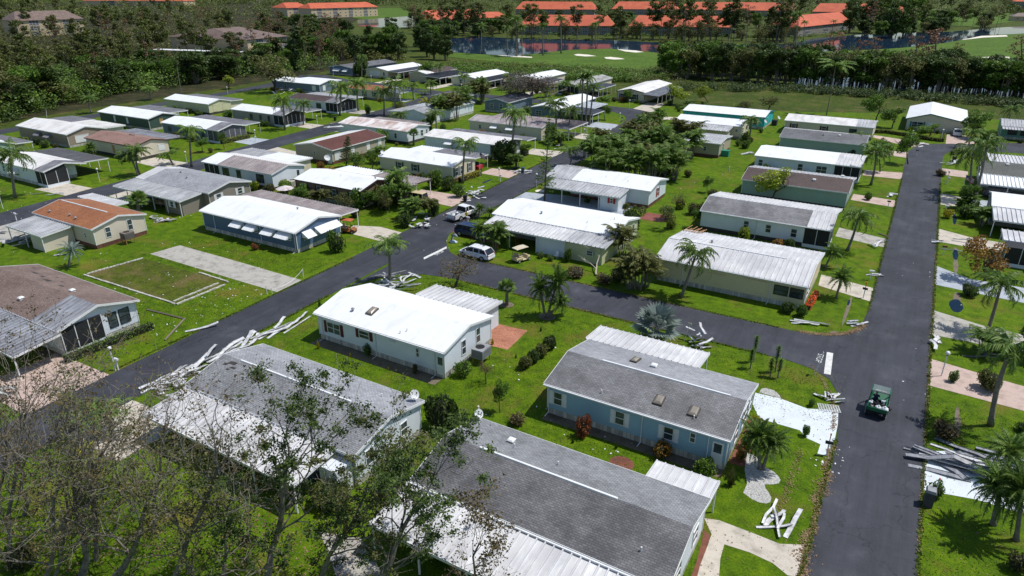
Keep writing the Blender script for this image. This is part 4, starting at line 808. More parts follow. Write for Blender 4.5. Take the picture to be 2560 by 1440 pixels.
house('seafoam green home with three screened windows at the right edge', 16.2, 30, 190.6, 200.5, MLd, siding('seafoam_siding', (.16, .36, .3)), wins=[('S', 18.6, 1.7, 1.8, 1.4, 'k'), ('S', 21, 1.7, 1.8, 1.4, 'k'), ('S', 23.4, 1.7, 1.8, 1.4, 'k')], leans=[(16.4, 30, 188.8, 190.6, 2.5, 2.8, MLd, '')])
# --- east of the straight road
house('home with an olive roof, white ribbed rear strip and white carport over a blue car', 10.7, 30, 138.0, 149.2, ROl, W_white, leans=[(12.4, 30, 149.2, 158, 2.8, 2.6, ML, ''), (10.5, 30, 132.2, 138.05, 2.45, 2.8, RW, 'S')], vents=[(14.6, 143, 'b')], wx=(11, 29.7))
house('dark-walled home with a white roof and a ribbed awning roof over its front', 11.5, 30, 116.8, 125.6, RW, W_navy, leans=[(11.6, 30, 111, 116.85, 2.45, 2.8, ML, 'S')], wins=[('S', 14, 1.5, 1, 1), ('S', 17, 1.5, 1, 1)], cap=None)
house('home at the right edge with a small ribbed roof over a dark open screen room', 16, 32, 98, 107, RW, W_navy, leans=[(12.2, 16.0, 101.5, 105.9, 2.6, 2.7, ML, 'SN')], scr=[(12.5, 15.8, 99.0, 101.4, 0, 2.5)])

# ---------------- plants ----------------
def cards_mesh(name, P, S, m, rng, up=0.3, asp=0.6):
    """many small leaf-sized diamonds"""
    P = np.asarray(P, float); n = len(P); S = np.asarray(S, float).reshape(n, 1)
    nn = rng.normal(size=(n, 3)); nn[:, 2] = np.abs(nn[:, 2]) + up; nn /= np.linalg.norm(nn, axis=1)[:, None]
    a = np.cross(nn, rng.normal(size=(n, 3))); a /= np.linalg.norm(a, axis=1)[:, None]; b = np.cross(nn, a)
    a *= S; b *= S * asp
    V = np.stack([P - a, P - b * 1.0 + a * .15, P + a, P + b + a * .1], 1).reshape(-1, 3)
    me = bpy.data.meshes.new(name); me.vertices.add(4 * n); me.vertices.foreach_set('co', V.ravel())
    me.loops.add(4 * n); me.loops.foreach_set('vertex_index', np.arange(4 * n, dtype=np.int32))
    me.polygons.add(n); me.polygons.foreach_set('loop_start', np.arange(0, 4 * n, 4, dtype=np.int32))
    me.polygons.foreach_set('loop_total', np.full(n, 4, dtype=np.int32)); me.update(calc_edges=True); me.materials.append(m)
    return me
def blobpts(blobs, n, rng, shell=0.55):
    w = np.array([b[3] * b[4] * b[5] for b in blobs]) ** .66; w /= w.sum()
    idx = rng.choice(len(blobs), n, p=w); B = np.array(blobs)[idx]
    d = rng.normal(size=(n, 3)); d /= np.linalg.norm(d, axis=1)[:, None]
    r = shell + (1 - shell) * rng.random((n, 1)) ** .5; r *= rng.uniform(.85, 1.12, (n, 1))
    return B[:, :3] + d * r * B[:, 3:6]
def frond(mb, base, az, el, L, droop, nl=20, lw=.05, ll=.62, hang=.5, rg=R):
    """one feather leaf: arching rib with hanging leaflets"""
    pts = []; p = Vector(base); e = el; st = L / 10
    for i in range(11):
        pts.append(p.copy()); d = Vector((math.cos(az) * math.cos(e), math.sin(az) * math.cos(e), math.sin(e))); p = p + d * st; e -= droop / 10 * (0.6 + i * .12)
    mb.tube(pts, [.045 * (1 - .085 * i) for i in range(11)], 3, False)
    side = Vector((-math.sin(az), math.cos(az), 0))
    for k in range(nl):
        t = 0.12 + .88 * k / nl; f = t * 10; i = min(9, int(f)); q = pts[i].lerp(pts[i + 1], f - i); d = (pts[i + 1] - pts[i]).normalized()
        l = ll * math.sin(math.pi * min(1, .22 + .8 * t)) * rg.uniform(.75, 1.1)
        for s in (-1, 1):
            o = (side * s * rg.uniform(.55, 1) + d * rg.uniform(.35, .8) + Vector((0, 0, -hang * rg.uniform(.3, 1.6) + .12))).normalized() * l
            w = d * lw; mb.quad(q - w, q + w, q + o * .6 + w * .7 + Vector((0, 0, .03)), q + o, q + o * .55 - w * .6)
def feather_palm(name, h, nf, L, m, droop=1.5, r0=.2, seed=0, el0=(-.2, 1.2), hang=.5, shaft=False, bend=.25, ll=.62, lw=.05):
    rg = random.Random(seed); t = MB(); pts = []; bx = rg.uniform(-bend, bend); by = rg.uniform(-bend, bend)
    for i in range(9): u = i / 8; pts.append((bx * math.sin(u * 3.1), by * math.sin(u * 3.1), h * u))
    t.tube(pts, [r0 * 1.35] + [r0 * (1 - .35 * i / 8) * (1.06 if i % 2 else .96) for i in range(1, 9)], 8)
    if shaft: t.tube([(0, 0, h), (0, 0, h + .9)], [r0 * .7, r0 * .4], 8)
    tm = t.mesh(name + '_trunk', palm_bark, True); c = MB()
    for i in range(nf):
        az = i * 2.4 + rg.uniform(-.3, .3); u = i / nf
        frond(c, (0, 0, h + (.7 if shaft else 0)), az, el0[1] - (el0[1] - el0[0]) * u + rg.uniform(-.15, .15), L * rg.uniform(.85, 1.1), droop * rg.uniform(.8, 1.2), 22, lw, ll, hang, rg)
    return (tm, c.mesh(name + '_crown', m), h)
def fan_palm(name, h, nf, L, m, seed=0, seg=16):
    rg = random.Random(seed); t = MB(); t.tube([(0, 0, 0), (0, 0, h * .5), (0, 0, h)], [.26, .22, .2], 8); c = MB()
    for i in range(nf):
        az = i * 2.4; el = 1.35 - 1.6 * i / nf + rg.uniform(-.1, .1); d = Vector((math.cos(az) * math.cos(el), math.sin(az) * math.cos(el), math.sin(el)))
        p0 = Vector((0, 0, h)); p1 = p0 + d * L * .55; c.tube([p0, p1], .03, 3, False)
        s = d.cross(Vector((0, 0, 1))); s = s.normalized() if s.length > .05 else Vector((1, 0, 0)); u = s.cross(d)
        for k in range(seg):
            a = -1.9 + 3.8 * k / (seg - 1); v = (d * math.cos(a) + s * math.sin(a)); v = (v + u * (-.15)).normalized(); q = p1 + v * L * .62 * rg.uniform(.85, 1.05) - Vector((0, 0, .12 * L * abs(a) / 2))
            w = v.cross(u).normalized() * (.055 * L); mid = p1.lerp(q, .6); c.quad(p1, mid - w, q, mid + w)
    return (t.mesh(name + '_trunk', palm_bark, True), c.mesh(name + '_crown', m), h)
def rtube(mb, p, d, L, r, depth, rg, tips, maxd=4, curl=.35, n=6):
    pts = [p.copy()]; k = 4
    for i in range(k):
        d = (d + Vector((rg.gauss(0, curl), rg.gauss(0, curl), rg.gauss(0, curl * .6) + .04)) * .35).normalized(); p = p + d * L / k; pts.append(p.copy())
    mb.tube(pts, [max(.009, r * (1 - .4 * i / k)) for i in range(k + 1)], max(3, n), False)
    if depth >= maxd: tips.append(p.copy()); return
    nb = rg.choice((2, 3, 3)) if depth < 3 else rg.choice((2, 2, 3))
    for b in range(nb):
        j = rg.choice((2, 3, 4, 4)); q = pts[j]; a = rg.uniform(.35, .85)
        s = Vector((rg.gauss(0, 1), rg.gauss(0, 1), rg.gauss(0, .7) + .25)).normalized(); nd = (d * math.cos(a) + s * math.sin(a)).normalized()
        rtube(mb, q, nd, L * rg.uniform(.62, .85), r * .58 * rg.uniform(.85, 1.1), depth + 1, rg, tips, maxd, curl, n - 1)
    if depth >= 2: tips.append(p.copy())
def broad_tree(name, seed, m, h=6, cr=2.6, tr=.16, n=2600, ls=.16, dens=.7, barkm=None, flat=.8, blobn=14, trunks=1):
    rg = random.Random(seed); rng = np.random.default_rng(seed); t = MB(); tips = []
    for q in range(trunks):
        rtube(t, Vector((rg.uniform(-.3, .3) * (trunks > 1), rg.uniform(-.3, .3) * (trunks > 1), 0)), Vector((rg.uniform(-.2, .2), rg.uniform(-.2, .2), 1)), h * .42, tr, 1, rg, tips, 4, .3, 6)
    bl = []
    for i in range(blobn):
        a = rg.uniform(0, 6.28); rr_ = cr * math.sqrt(rg.random()) * .75; z = h * .62 + (rg.random() - .35) * cr * flat * 1.1; s = cr * rg.uniform(.26, .46)
        bl.append((rr_ * math.cos(a), rr_ * math.sin(a), z, s, s, s * .8))
    P = blobpts(bl, n, rng, .5)
    return (t.mesh(name + '_trunk', barkm or bark_d, False), cards_mesh(name + '_crown', P, rng.uniform(ls * .6, ls * 1.3, len(P)), m, rng), h)
def bush_proto(name, seed, m, n=900, ls=.09, blobn=7, r=1.0, h=1.0):
    rg = random.Random(seed); rng = np.random.default_rng(seed); bl = [(0, 0, h * .5, r * .72, r * .72, h * .5)]
    for i in range(blobn): a = rg.uniform(0, 6.28); bl.append((r * .55 * math.cos(a), r * .55 * math.sin(a), h * rg.uniform(.35, .75), r * rg.uniform(.3, .45), r * rg.uniform(.3, .45), h * rg.uniform(.28, .4)))
    P = blobpts(bl, n, rng, .7); P = P[P[:, 2] > .02]
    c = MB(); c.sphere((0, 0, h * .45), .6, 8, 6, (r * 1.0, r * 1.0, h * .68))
    for i in range(5): a = i * 1.3; c.tube([(0, 0, 0), (.4 * r * math.cos(a), .4 * r * math.sin(a), h * .6)], .025, 4)
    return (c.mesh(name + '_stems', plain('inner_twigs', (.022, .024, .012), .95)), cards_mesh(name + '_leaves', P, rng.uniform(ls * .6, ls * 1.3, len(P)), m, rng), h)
def spiky_proto(name, seed, m, n=90, L=1.0, w=.035):
    rg = random.Random(seed); c = MB()
    for i in range(n):
        az = rg.uniform(0, 6.28); el = rg.uniform(.25, 1.45); d = Vector((math.cos(az) * math.cos(el), math.sin(az) * math.cos(el), math.sin(el))); s = Vector((-math.sin(az), math.cos(az), 0)) * w; p = d * .05; l = L * rg.uniform(.7, 1.1)
        mid = d * l * .6; tip = d * l + Vector((0, 0, -.22 * l * math.cos(el))); c.quad(p - s, p + s, mid + s, tip, mid - s)
    t = MB(); t.tube([(0, 0, -.02), (0, 0, .22)], [.1, .06], 6)
    return (t.mesh(name + '_stem', palm_bark), c.mesh(name + '_blades', m), L)
def norfolk(name, h, R0, seed, m, sparse=1.0, tiers=22):
    rg = random.Random(seed); rng = np.random.default_rng(seed); t = MB(); P = []
    t.tube([(0, 0, 0), (.05, 0, h * .5), (0, 0, h)], [.17, .1, .015], 7)
    for i in range(tiers):
        u = i / tiers; z = h * (.12 + .86 * u); r = R0 * (1 - u) ** .75 + .12
        for k in range(6):
            if rg.random() > sparse: continue
            a = k * 1.047 + i * .5 + rg.uniform(-.1, .1); rr_ = r * rg.uniform(.75, 1.1); e = Vector((math.cos(a) * rr_, math.sin(a) * rr_, z + rr_ * .18)); s = Vector((0, 0, z)); t.tube([s, e], [.028, .008], 3, False)
            nn = int(16 * rr_ / R0) + 6
            for q in range(nn):
                f = rg.uniform(.22, 1.05); P.append(s.lerp(e, f) + Vector((rg.gauss(0, .07), rg.gauss(0, .07), rg.gauss(0, .045) + .04)))
    P = np.array([tuple(p) for p in P])
    return (t.mesh(name + '_trunk', bark_d), cards_mesh(name + '_crown', P, rng.uniform(.1, .2, len(P)), m, rng, .3, .4), h)
def pine(name, seed, m, h=14, n=700, low=.55, ls=.3, cr=2.4, blobs=13, tr=.2):
    rg = random.Random(seed); rng = np.random.default_rng(seed); t = MB(); lx, ly = rg.uniform(-.8, .8), rg.uniform(-.8, .8)
    t.tube([(0, 0, 0), (lx * .3, ly * .3, h * .5), (lx, ly, h * .97)], [tr, tr * .75, tr * .3], 5); bl = []
    for i in range(blobs):
        u = low + (1 - low) * (i + .5) / blobs; a = rg.uniform(0, 6.28); rr_ = cr * rg.uniform(.25, .9) * (1.1 - abs(u - .72) * .9); c = Vector((lx * u + rr_ * math.cos(a), ly * u + rr_ * math.sin(a), h * u + .2)); s = cr * rg.uniform(.22, .4)
        t.tube([(lx * u, ly * u, h * u - .5), tuple(c)], [.06, .03], 3, False); bl.append((c.x, c.y, c.z, s * 1.15, s * 1.15, s * .6))
    P = blobpts(bl, n, rng, .3)
    return (t.mesh(name + '_trunk', bark), cards_mesh(name + '_crown', P, rng.uniform(ls * .6, ls * 1.3, len(P)), m, rng, .6, .55), h)
def shade_tree(name, seed, m, h=11, cr=3.6, n=3400, ls=.3):
    rg = random.Random(seed); rng = np.random.default_rng(seed); t = MB()
    for i in range(5): a = rg.uniform(0, 6.28); r = rg.uniform(.3, 1.6); t.tube([(r * .5 * math.cos(a), r * .5 * math.sin(a), 0), (r * math.cos(a), r * math.sin(a), h * .45), (r * 1.7 * math.cos(a), r * 1.7 * math.sin(a), h * .8)], [.17, .12, .05], 5)
    bl = []
    for i in range(28): a = rg.uniform(0, 6.28); r = cr * math.sqrt(rg.random()) * .8; z = h * (.22 + .75 * rg.random() ** .7); s = cr * rg.uniform(.25, .42); bl.append((r * math.cos(a), r * math.sin(a), z, s, s, s * .75))
    P = blobpts(bl, n, rng, .4)
    return (t.mesh(name + '_trunk', bark), cards_mesh(name + '_crown', P, rng.uniform(ls * .6, ls * 1.3, len(P)), m, rng), h)

PR = {
 'queen': [feather_palm('queen_palm', 6, 20, 3.7, L_palm, 2.3, .18, s, (-.5, 1.25), .95, False, .25, .85, .07) for s in (1, 2, 3)],
 'queen_tall': [feather_palm('queen_palm', 9, 20, 3.8, L_palm, 2.6, .2, s, (-.6, 1.2), 1.05, False, .25, .9, .07) for s in (4, 5, 6)],
 'royal': [feather_palm('royal_palm', 13, 15, 3.8, L_palm, 1.9, .24, s, (-.3, 1.3), .8, True, .1, .9, .11) for s in (7, 8)],
 'date': [feather_palm('date_palm', 1.8, 38, 1.65, L_palm, 1.35, .13, s, (-.45, 1.35), .25, False, .05, .34, .035) for s in (9, 10)],
 'grey_date': [feather_palm('date_palm', 1.8, 26, 1.9, L_silver, 1.5, .15, s, (-.5, 1.3), .25, False, .05, .3, .03) for s in (11,)],
 'yellow': [feather_palm('yellow_palm', 3.2, 12, 2.4, L_palmy, 1.6, .12, 12, (0, 1.3), .5)],
 'areca': [], 'silver': [fan_palm('silver_palm', 1.6, 17, 2.0, L_silver, 1, 15)], 'fan': [fan_palm('fan_palm', 2.6, 20, 1.35, L_palm, s, 14) for s in (2, 3)],
 'norfolk': [norfolk('norfolk_pine', 7.5, 1.9, 1, L_dark)], 'norfolk_thin': [norfolk('norfolk_pine', 14, 1.9, 2, L_green, .62, 26)],
 'conifer': [pine('tall_conifer', 3, L_dark, 20, 2600, .08, .45, 3.0, 40, .3)],
 'pine': [pine('slash_pine', s, (L_pine, L_pine, L_olive, L_pine)[s % 4], 13 + s % 3 * 1.5, 1300, .5, .36, 3.3, 19, .14) for s in range(6)],
 'dead_pine': [pine('slash_pine', 20 + s, L_pineb, 13, 420, .45, .26, 2.2, 12, .15) for s in range(3)],
 'rust_tree': [pine('rusty_cypress', 30 + s, L_rust, 9, 420, .3, .3, 2.8, 15) for s in range(2)],
 'ficus': [shade_tree('ficus_tree', 40 + s, (L_dark, L_green, L_dark)[s], 11, 3.9, 3600, .32) for s in range(3)],
 'wilt_ficus': [shade_tree('ficus_tree', 44 + s, L_olive, 10, 3.8, 1500, .26) for s in range(2)],
 'tree': [broad_tree('garden_tree', 50 + s, L_green, 6, 2.5) for s in range(2)], 'lime_tree': [broad_tree('garden_tree', 54, L_lime, 6, 2.5, n=2200)],
 'orange_tree': [broad_tree('garden_tree', 56, L_orange, 6, 2.6, n=1900)], 'brown_tree': [broad_tree('garden_tree', 57, L_brown, 6, 2.6, n=700, ls=.13)],
 'twiggy_tree': [broad_tree('twiggy_tree', 58, L_twig, 6, 2.9, n=5200, ls=.1, blobn=24, tr=.22, barkm=bark)], 'olive_tree': [broad_tree('garden_tree', 59, L_olive, 6, 2.6, n=1700)],
 'bush': [bush_proto('bush', 60 + s, L_green) for s in range(2)], 'dark_bush': [bush_proto('bush', 63, L_dark, 1500)], 'lime_bush': [bush_proto('bush', 64, L_lime)], 'yellow_bush': [bush_proto('bush', 65, L_yel)],
 'red_bush': [bush_proto('bush', 66, L_red)], 'brown_bush': [bush_proto('bush', 67, L_brown, 600)], 'olive_bush': [bush_proto('bush', 68, L_olive)], 'flower_bush': [bush_proto('bush', 70, L_flower)], 'orange_bush': [bush_proto('bush', 71, L_orange)],
 'spiky': [spiky_proto('strap_plant', 72, L_green)], 'lime_spiky': [spiky_proto('strap_plant', 73, L_yel)], 'brown_spiky': [spiky_proto('strap_plant', 74, L_olive, 140)],
}
def areca(seed, m=L_olive):
    rg = random.Random(seed); t = MB(); c = MB()
    for i in range(7):
        a = rg.uniform(0, 6.28); r = rg.uniform(.1, .7); h = rg.uniform(1.6, 3.4); b = Vector((r * math.cos(a) * .5, r * math.sin(a) * .5, 0)); p = Vector((r * 1.5 * math.cos(a), r * 1.5 * math.sin(a), h)); t.tube([b, b.lerp(p, .5) + Vector((0, 0, .2)), p], [.06, .05, .04], 5)
        for k in range(6): frond(c, p, a + k * 1.05 + rg.uniform(-.3, .3), rg.uniform(.5, 1.3), 2.1 * rg.uniform(.8, 1.1), 1.7, 16, .07, .6, .5, rg)
    return (t.mesh('areca_palm_stems', palm_bark), c.mesh('areca_palm_crown', m), 4.2)
PR['areca'] = [areca(1, L_palm), areca(2, L_palm), areca(3, L_olive)]
PARTN = {'queen': ('trunk', 'crown')}
NAMES = dict(queen='queen_palm', queen_tall='queen_palm', royal='royal_palm', date='date_palm', grey_date='date_palm', yellow='yellow_palm', areca='areca_palm', silver='silver_fan_palm', fan='fan_palm', norfolk='norfolk_pine', norfolk_thin='norfolk_pine', conifer='tall_conifer',
             pine='pine_tree', dead_pine='pine_tree', rust_tree='cypress_tree', ficus='ficus_tree', wilt_ficus='ficus_tree', tree='garden_tree', lime_tree='garden_tree', orange_tree='garden_tree', brown_tree='garden_tree', twiggy_tree='garden_tree', olive_tree='garden_tree',
             bush='bush', dark_bush='bush', lime_bush='bush', yellow_bush='bush', red_bush='bush', brown_bush='bush', olive_bush='bush', flower_bush='flower_bush', orange_bush='bush', spiky='strap_leaf_plant', lime_spiky='strap_leaf_plant', brown_spiky='strap_leaf_plant')
def cat_of(k): return 'palm' if k in ('queen', 'queen_tall', 'royal', 'date', 'grey_date', 'yellow', 'areca', 'silver', 'fan') else 'bush' if 'bush' in k else 'plant' if 'spiky' in k else 'tree'
def plant(kind, base, h=None, width=None, label='', top=None, group=None, spin=None, rg=R):
    tm, cm, h0 = rg.choice(PR[kind]); base = Vector((base[0], base[1], 0)); q = Matrix.Identity(3).to_quaternion()
    if top is not None: v = top - base; h = v.length; q = Vector((0, 0, 1)).rotation_difference(v.normalized())
    s = h / h0; o = thing(NAMES[kind], label, cat_of(kind), base, 0, group)
    o.rotation_mode = 'QUATERNION'; o.rotation_quaternion = q @ Matrix.Rotation(rg.uniform(0, 6.28) if spin is None else spin, 3, 'Z').to_quaternion()
    bushy = 'bush' in kind
    o.scale = (width / 2 if bushy and width else (width / 5.2 if width else s),) * 2 + (s,)
    if kind in ('queen', 'queen_tall', 'royal', 'date', 'grey_date', 'areca'): sx = min(1.45, max(1.0, s * 1.15)) if 'date' not in kind else min(1.05, max(.7, s)); o.scale = (sx, sx, s)
    a, b = ('stems', 'foliage') if bushy or 'spiky' in kind else ('trunk', 'crown')
    mk(a, tm, o); mk(b, cm, o); return o
def ptree(kind, bx, by, tx, ty, label, wpx=None, group=None):
    b = G(bx, by); dep = (b - Vector((0, 0, CAM_H))).dot(FW); w_ = wpx * dep / F_PX if wpx else None
    return plant(kind, b, None, w_, label, top_of(b, tx, ty), group)

PG = 'queen palms in the gardens and verges'
for kind, bx, by, tx, ty, lab in [
 ('queen_tall', 974, 708, 969, 606, 'tall queen palm standing over the white debris heap at the street junction'),
 ('queen', 1703, 744, 1740, 636, 'leaning queen palm in front of the ribbed corner home'),
 ('queen', 2118, 627, 2147, 542, 'queen palm leaning right on the verge between two driveways of the straight road'),
 ('queen', 2469, 829, 2503, 712, 'thick queen palm right of the old concrete drive'),
 ('queen_tall', 2476, 1064, 2530, 868, 'tallest queen palm at the lower right, trunk leaning right'),
 ('queen', 349, 523, 346, 498, 'small palm beside the taupe home carport'),
 ('queen_tall', 1279, 410, 1289, 284, 'tall drooping queen palm beside the round clipped bush'),
 ('queen_tall', 1157, 458, 1164, 358, 'tall queen palm in front of the cream home with the flag'),
 ('queen', 1425, 416, 1425, 374, 'slim queen palm on the right edge of the left road'),
 ('queen', 1422, 343, 1427, 278, 'queen palm by the grey carport at the bend'),
 ('queen', 1387, 341, 1387, 262, 'queen palm in front of the home with stacked roof wings'),
 ('queen', 1528, 371, 1526, 340, 'short bright queen palm beside the palm thicket'),
 ('queen', 1259, 225, 1271, 192, 'queen palm next to the fourth home of the top row'),
 ('queen', 1415, 239, 1413, 208, 'queen palm in front of the torn-roofed home'),
 ('queen', 849, 289, 852, 220, 'first of three palms in front of the orange roof'),
 ('queen', 896, 277, 896, 210, 'second of three palms in front of the orange roof, tallest'),
 ('queen', 960, 289, 958, 230, 'third of three palms in front of the orange roof'),
 ('queen', 989, 291, 988, 212, 'dark-trunked palm right of the orange roof'),
 ('queen_tall', 904, 195, 904, 142, 'tall palm between the first two homes of the top row'),
 ('queen', 1098, 205, 1097, 165, 'palm beside the dark peaked carport roof'),
 ('queen', 1079, 245, 1077, 208, 'palm on the inner verge of the top street'),
 ('queen', 1161, 222, 1160, 190, 'palm left of the brilliant white roof in the top row'),
 ('queen', 1034, 249, 1032, 212, 'palm at the corner of the top street'),
 ('queen', 1062, 237, 1062, 228, 'low palm under the top street corner'),
 ('queen', 38, 495, 25, 388, 'queen palm at the far left edge before the white home'),
 ('queen', 229, 283, 223, 246, 'small palm at the edge of the woods'),
 ('queen', 434, 412, 420, 384, 'small drooping palm on the second street verge'),
 ('queen_tall', 479, 418, 474, 326, 'tall palm between the second street and the long beige ribbed roof'),
 ('queen', 712, 324, 706, 254, 'single queen palm in front of the screened porch on the second street'),
 ('queen', 758, 312, 759, 260, 'thin half-dead palm beside the second street drive'),
 ('queen', 376, 250, 373, 222, 'palm at the edge of the woods behind the dark green home'),
 ('queen', 2177, 462, 2190, 378, 'queen palm left of the straight road near the screened white home'),
 ('queen', 2425, 482, 2431, 384, 'first of the twin palms by the flag'),
 ('queen_tall', 2437, 500, 2469, 360, 'second of the twin palms by the flag, taller'),
 ('queen', 2515, 330, 2530, 274, 'palm in front of the seafoam home'),
 ('queen', 243, 1092, 236, 1032, 'small green palm behind the bare oaks by the left road')]:
    ptree(kind, bx, by, tx, ty, lab, None, PG)
for a_ in [(2482, 1312, 2500, 1222, 'foxtail palm in the white ring at the lower right'), (2522, 1190, 2528, 1130, 'feathery palm behind the debris drive at the right edge'), (2540, 1350, 2556, 1236, 'leaning foxtail palm at the lower right edge')]:
    o = ptree('date', *a_); o.scale = (1.25, 1.25, o.scale[2])
ptree('queen', 350, 438, 341, 376, 'broad many-headed palm on the second street verge'); ptree('queen', 346, 440, 322, 388, 'left head of the broad many-headed palm clump')
for a in [(1455, 314, 1457, 200), (1464, 315, 1470, 196), (1473, 313, 1484, 222)]: ptree('royal', *a, ('left', 'middle', 'right')[int((a[0] - 1455) / 9)] + ' stem of the trio of slim royal palms by the grey carport', None, 'trio of royal palms')
o = ptree('royal', 2066, 288, 2088, 170, 'very tall leaning royal palm with a stripped crown behind the cream home'); o.children[0].scale = (1.7, 1.7, 1); o.children[1].scale = (.5, .5, 1)
for kind, bx, by, tx, ty, lab in [
 ('date', 2063, 668, 2080, 632, 'dark bushy date palm behind the corner home driveway'), ('date', 2090, 745, 2103, 696, 'round date palm in its mulch ring at the corner lot'),
 ('date', 1362, 792, 1352, 724, 'left head of the three-headed date palm on the lawn'), ('date', 1368, 792, 1391, 712, 'upper right head of the three-headed date palm on the lawn'), ('date', 1370, 792, 1398, 756, 'lower right head of the three-headed date palm on the lawn'),
 ('grey_date', 171, 667, 177, 628, 'greyish date palm beside the beige home with the collapsed carport'), ('date', 1907, 1172, 1928, 1108, 'taller stem of the twin date palms in white gravel'), ('date', 1899, 1172, 1897, 1098, 'shorter stem of the twin date palms in white gravel'),
 ('date', 1206, 612, 1199, 575, 'date palm at the front corner of the pale yellow home'), ('date', 1196, 545, 1199, 522, 'left small palm beside the pickup truck'), ('date', 1222, 545, 1226, 528, 'right small palm beside the pickup truck'),
 ('date', 2100, 326, 2100, 310, 'small palm in front of the cream home with red shutters'), ('date', 235, 392, 227, 368, 'bushy date palm beside the pink-brown roof'),
 ('date', 930, 800, 808, 742, '')][:15]:
    if lab: ptree(kind, bx, by, tx, ty, lab)
for bx, by, tx, ty, lab in [(1267, 763, 1267, 720, 'short fan palm in a mulch ring beside the cross street'), (1034, 363, 1034, 335, 'fan palm at the end of the long rust streaked home'), (345, 540, 346, 498, 'fan palm in front of the taupe carport')]: ptree('fan', bx, by, tx, ty, lab)
o = plant('silver', (-17.7, 57.6), 1.85, None, 'big silvery blue fan palm behind the light blue home')
o = plant('yellow', G(1069, 299), 4.2, None, 'bright yellow-green palm in front of the low grey roof')
plant('yellow', G(232, 1190), 1.9, None, 'small lime palm on the lawn under the bare oaks')
ptree('norfolk', 865, 418, 870, 338, 'neat dark norfolk pine beside the tan home with the torn roof'); ptree('norfolk_thin', 1361, 502, 1374, 288, 'tall sparse norfolk pine at the edge of the left road')
ptree('conifer', 738, 188, 736, 37, 'very tall dark conifer at the edge of the woods')
# thickets of areca palms (every clump its own plant)
q = random.Random(5); n_ = 0
for (cx, cy, wx_, wy_, num, grp, lab) in [(1585, 435, 120, 32, 22, 'areca palm thicket', 'areca palm clump in the dense thicket beside the left road'), (1648, 372, 80, 26, 16, 'areca palm thicket', 'areca palm clump in the dense thicket beside the left road'), (1172, 268, 36, 22, 9, 'palm clumps behind the grey roof', 'palm clump in the row behind the low grey-roofed home'), (1130, 300, 34, 16, 7, 'palm clumps behind the grey roof', 'palm clump in the row behind the low grey-roofed home')]:
    for i in range(num):
        x = cx + q.uniform(-1, 1) * wx_; y = cy + q.uniform(-1, 1) * wy_; plant('areca', G(x, y), q.uniform(4.6, 7.0), None, lab, None, grp, rg=q)
for bx, by, h, lab in [(1575, 722, 4.0, 'left clump of areca palms beside the fallen bare branch'), (1598, 724, 4.9, 'tall clump of areca palms beside the corner home'), (1612, 716, 4.0, 'right clump of areca palms beside the corner home'), (1556, 640, 4.2, 'clump of palms behind the pale yellow home'), (1462, 395, 3.5, 'palm clump on the inner side of the left road')]: plant('areca', G(bx, by), h, None, lab)
# broad trees
for kind, bx, by, tx, ty, w_, lab in [
 ('twiggy_tree', 1318, 268, 1322, 178, 128, 'large round grey twiggy tree beside the top row'), ('olive_tree', 684, 228, 684, 142, 110, 'grey-green oak over the collapsed canopy'), ('lime_tree', 572, 222, 574, 188, 36, 'small round lime tree at the edge of the woods'),
 ('lime_tree', 1930, 505, 1930, 420, 92, 'yellow-green tree in front of the dark brown roof'), ('brown_tree', 1139, 717, 1148, 628, 118, 'storm-wilted small tree beside the cross street'), ('orange_tree', 2462, 702, 2456, 605, 108, 'orange-tinged tree beside the grey driveway'),
 ('tree', 1662, 548, 1668, 512, 44, 'small citrus tree beside the pale yellow home'), ('brown_tree', 1690, 520, 1692, 480, 50, 'wilted bare tree beside the red-shuttered home'), ('tree', 1768, 482, 1770, 440, 30, 'narrow sapling on the back lawn'), ('tree', 1745, 570, 1742, 520, 40, 'small tree at the left end of the mottled grey roof'),
 ('tree', 1310, 262, 1260, 238, 40, 'dark garden tree by the blue home'), ('tree', 2230, 320, 2235, 268, 62, 'round tree left of the tall white gable'), ('tree', 2440, 345, 2440, 278, 76, 'round tree right of the tall white gable'), ('tree', 2322, 345, 2322, 312, 60, 'spreading shrub tree in front of the tall white gable'),
 ('tree', 1512, 300, 1516, 262, 30, 'small tree on the island at the bend'), ('tree', 1500, 270, 1510, 235, 44, 'leafy tree behind the bend island'), ('tree', 1312, 392, 1314, 358, 34, 'small clipped tree by the glazed sunroom'), ('olive_tree', 980, 290, 1010, 255, 40, 'leafy tree behind the low grey roof'),
 ('tree', 1250, 1032, 1250, 952, 44, 'tall narrow tree on the lawn behind the blue home'), ('brown_tree', 1215, 960, 1218, 898, 50, 'thin small tree near the big air conditioner'), ('olive_tree', 1095, 640, 1100, 600, 40, ''), ('tree', 1655, 215, 1700, 255, 40, ''),
 ('olive_tree', 1640, 260, 1600, 200, 0, ''), ('tree', 2270, 410, 2262, 330, 60, 'garden tree left of the cul-de-sac'), ('tree', 2200, 430, 2205, 345, 60, 'tree between two homes west of the straight road'), ('lime_tree', 1680, 262, 1700, 215, 60, 'light green tree left of the grassy clearing'), ('lime_tree', 1770, 255, 1752, 215, 50, 'light green bush tree on the clearing edge'),
 ('olive_tree', 1920, 280, 1920, 240, 50, 'loose olive tree behind the turquoise home'), ('olive_tree', 1850, 290, 1868, 250, 34, 'small olive tree in the clearing behind the turquoise home'), ('tree', 2190, 300, 2185, 235, 60, 'leaning tree at the end of the clearing'), ('tree', 1062, 200, 1060, 150, 46, 'dense green tree behind the top row'), ('tree', 836, 230, 842, 175, 40, '')]:
    if lab: ptree(kind, bx, by, tx, ty, lab, w_)
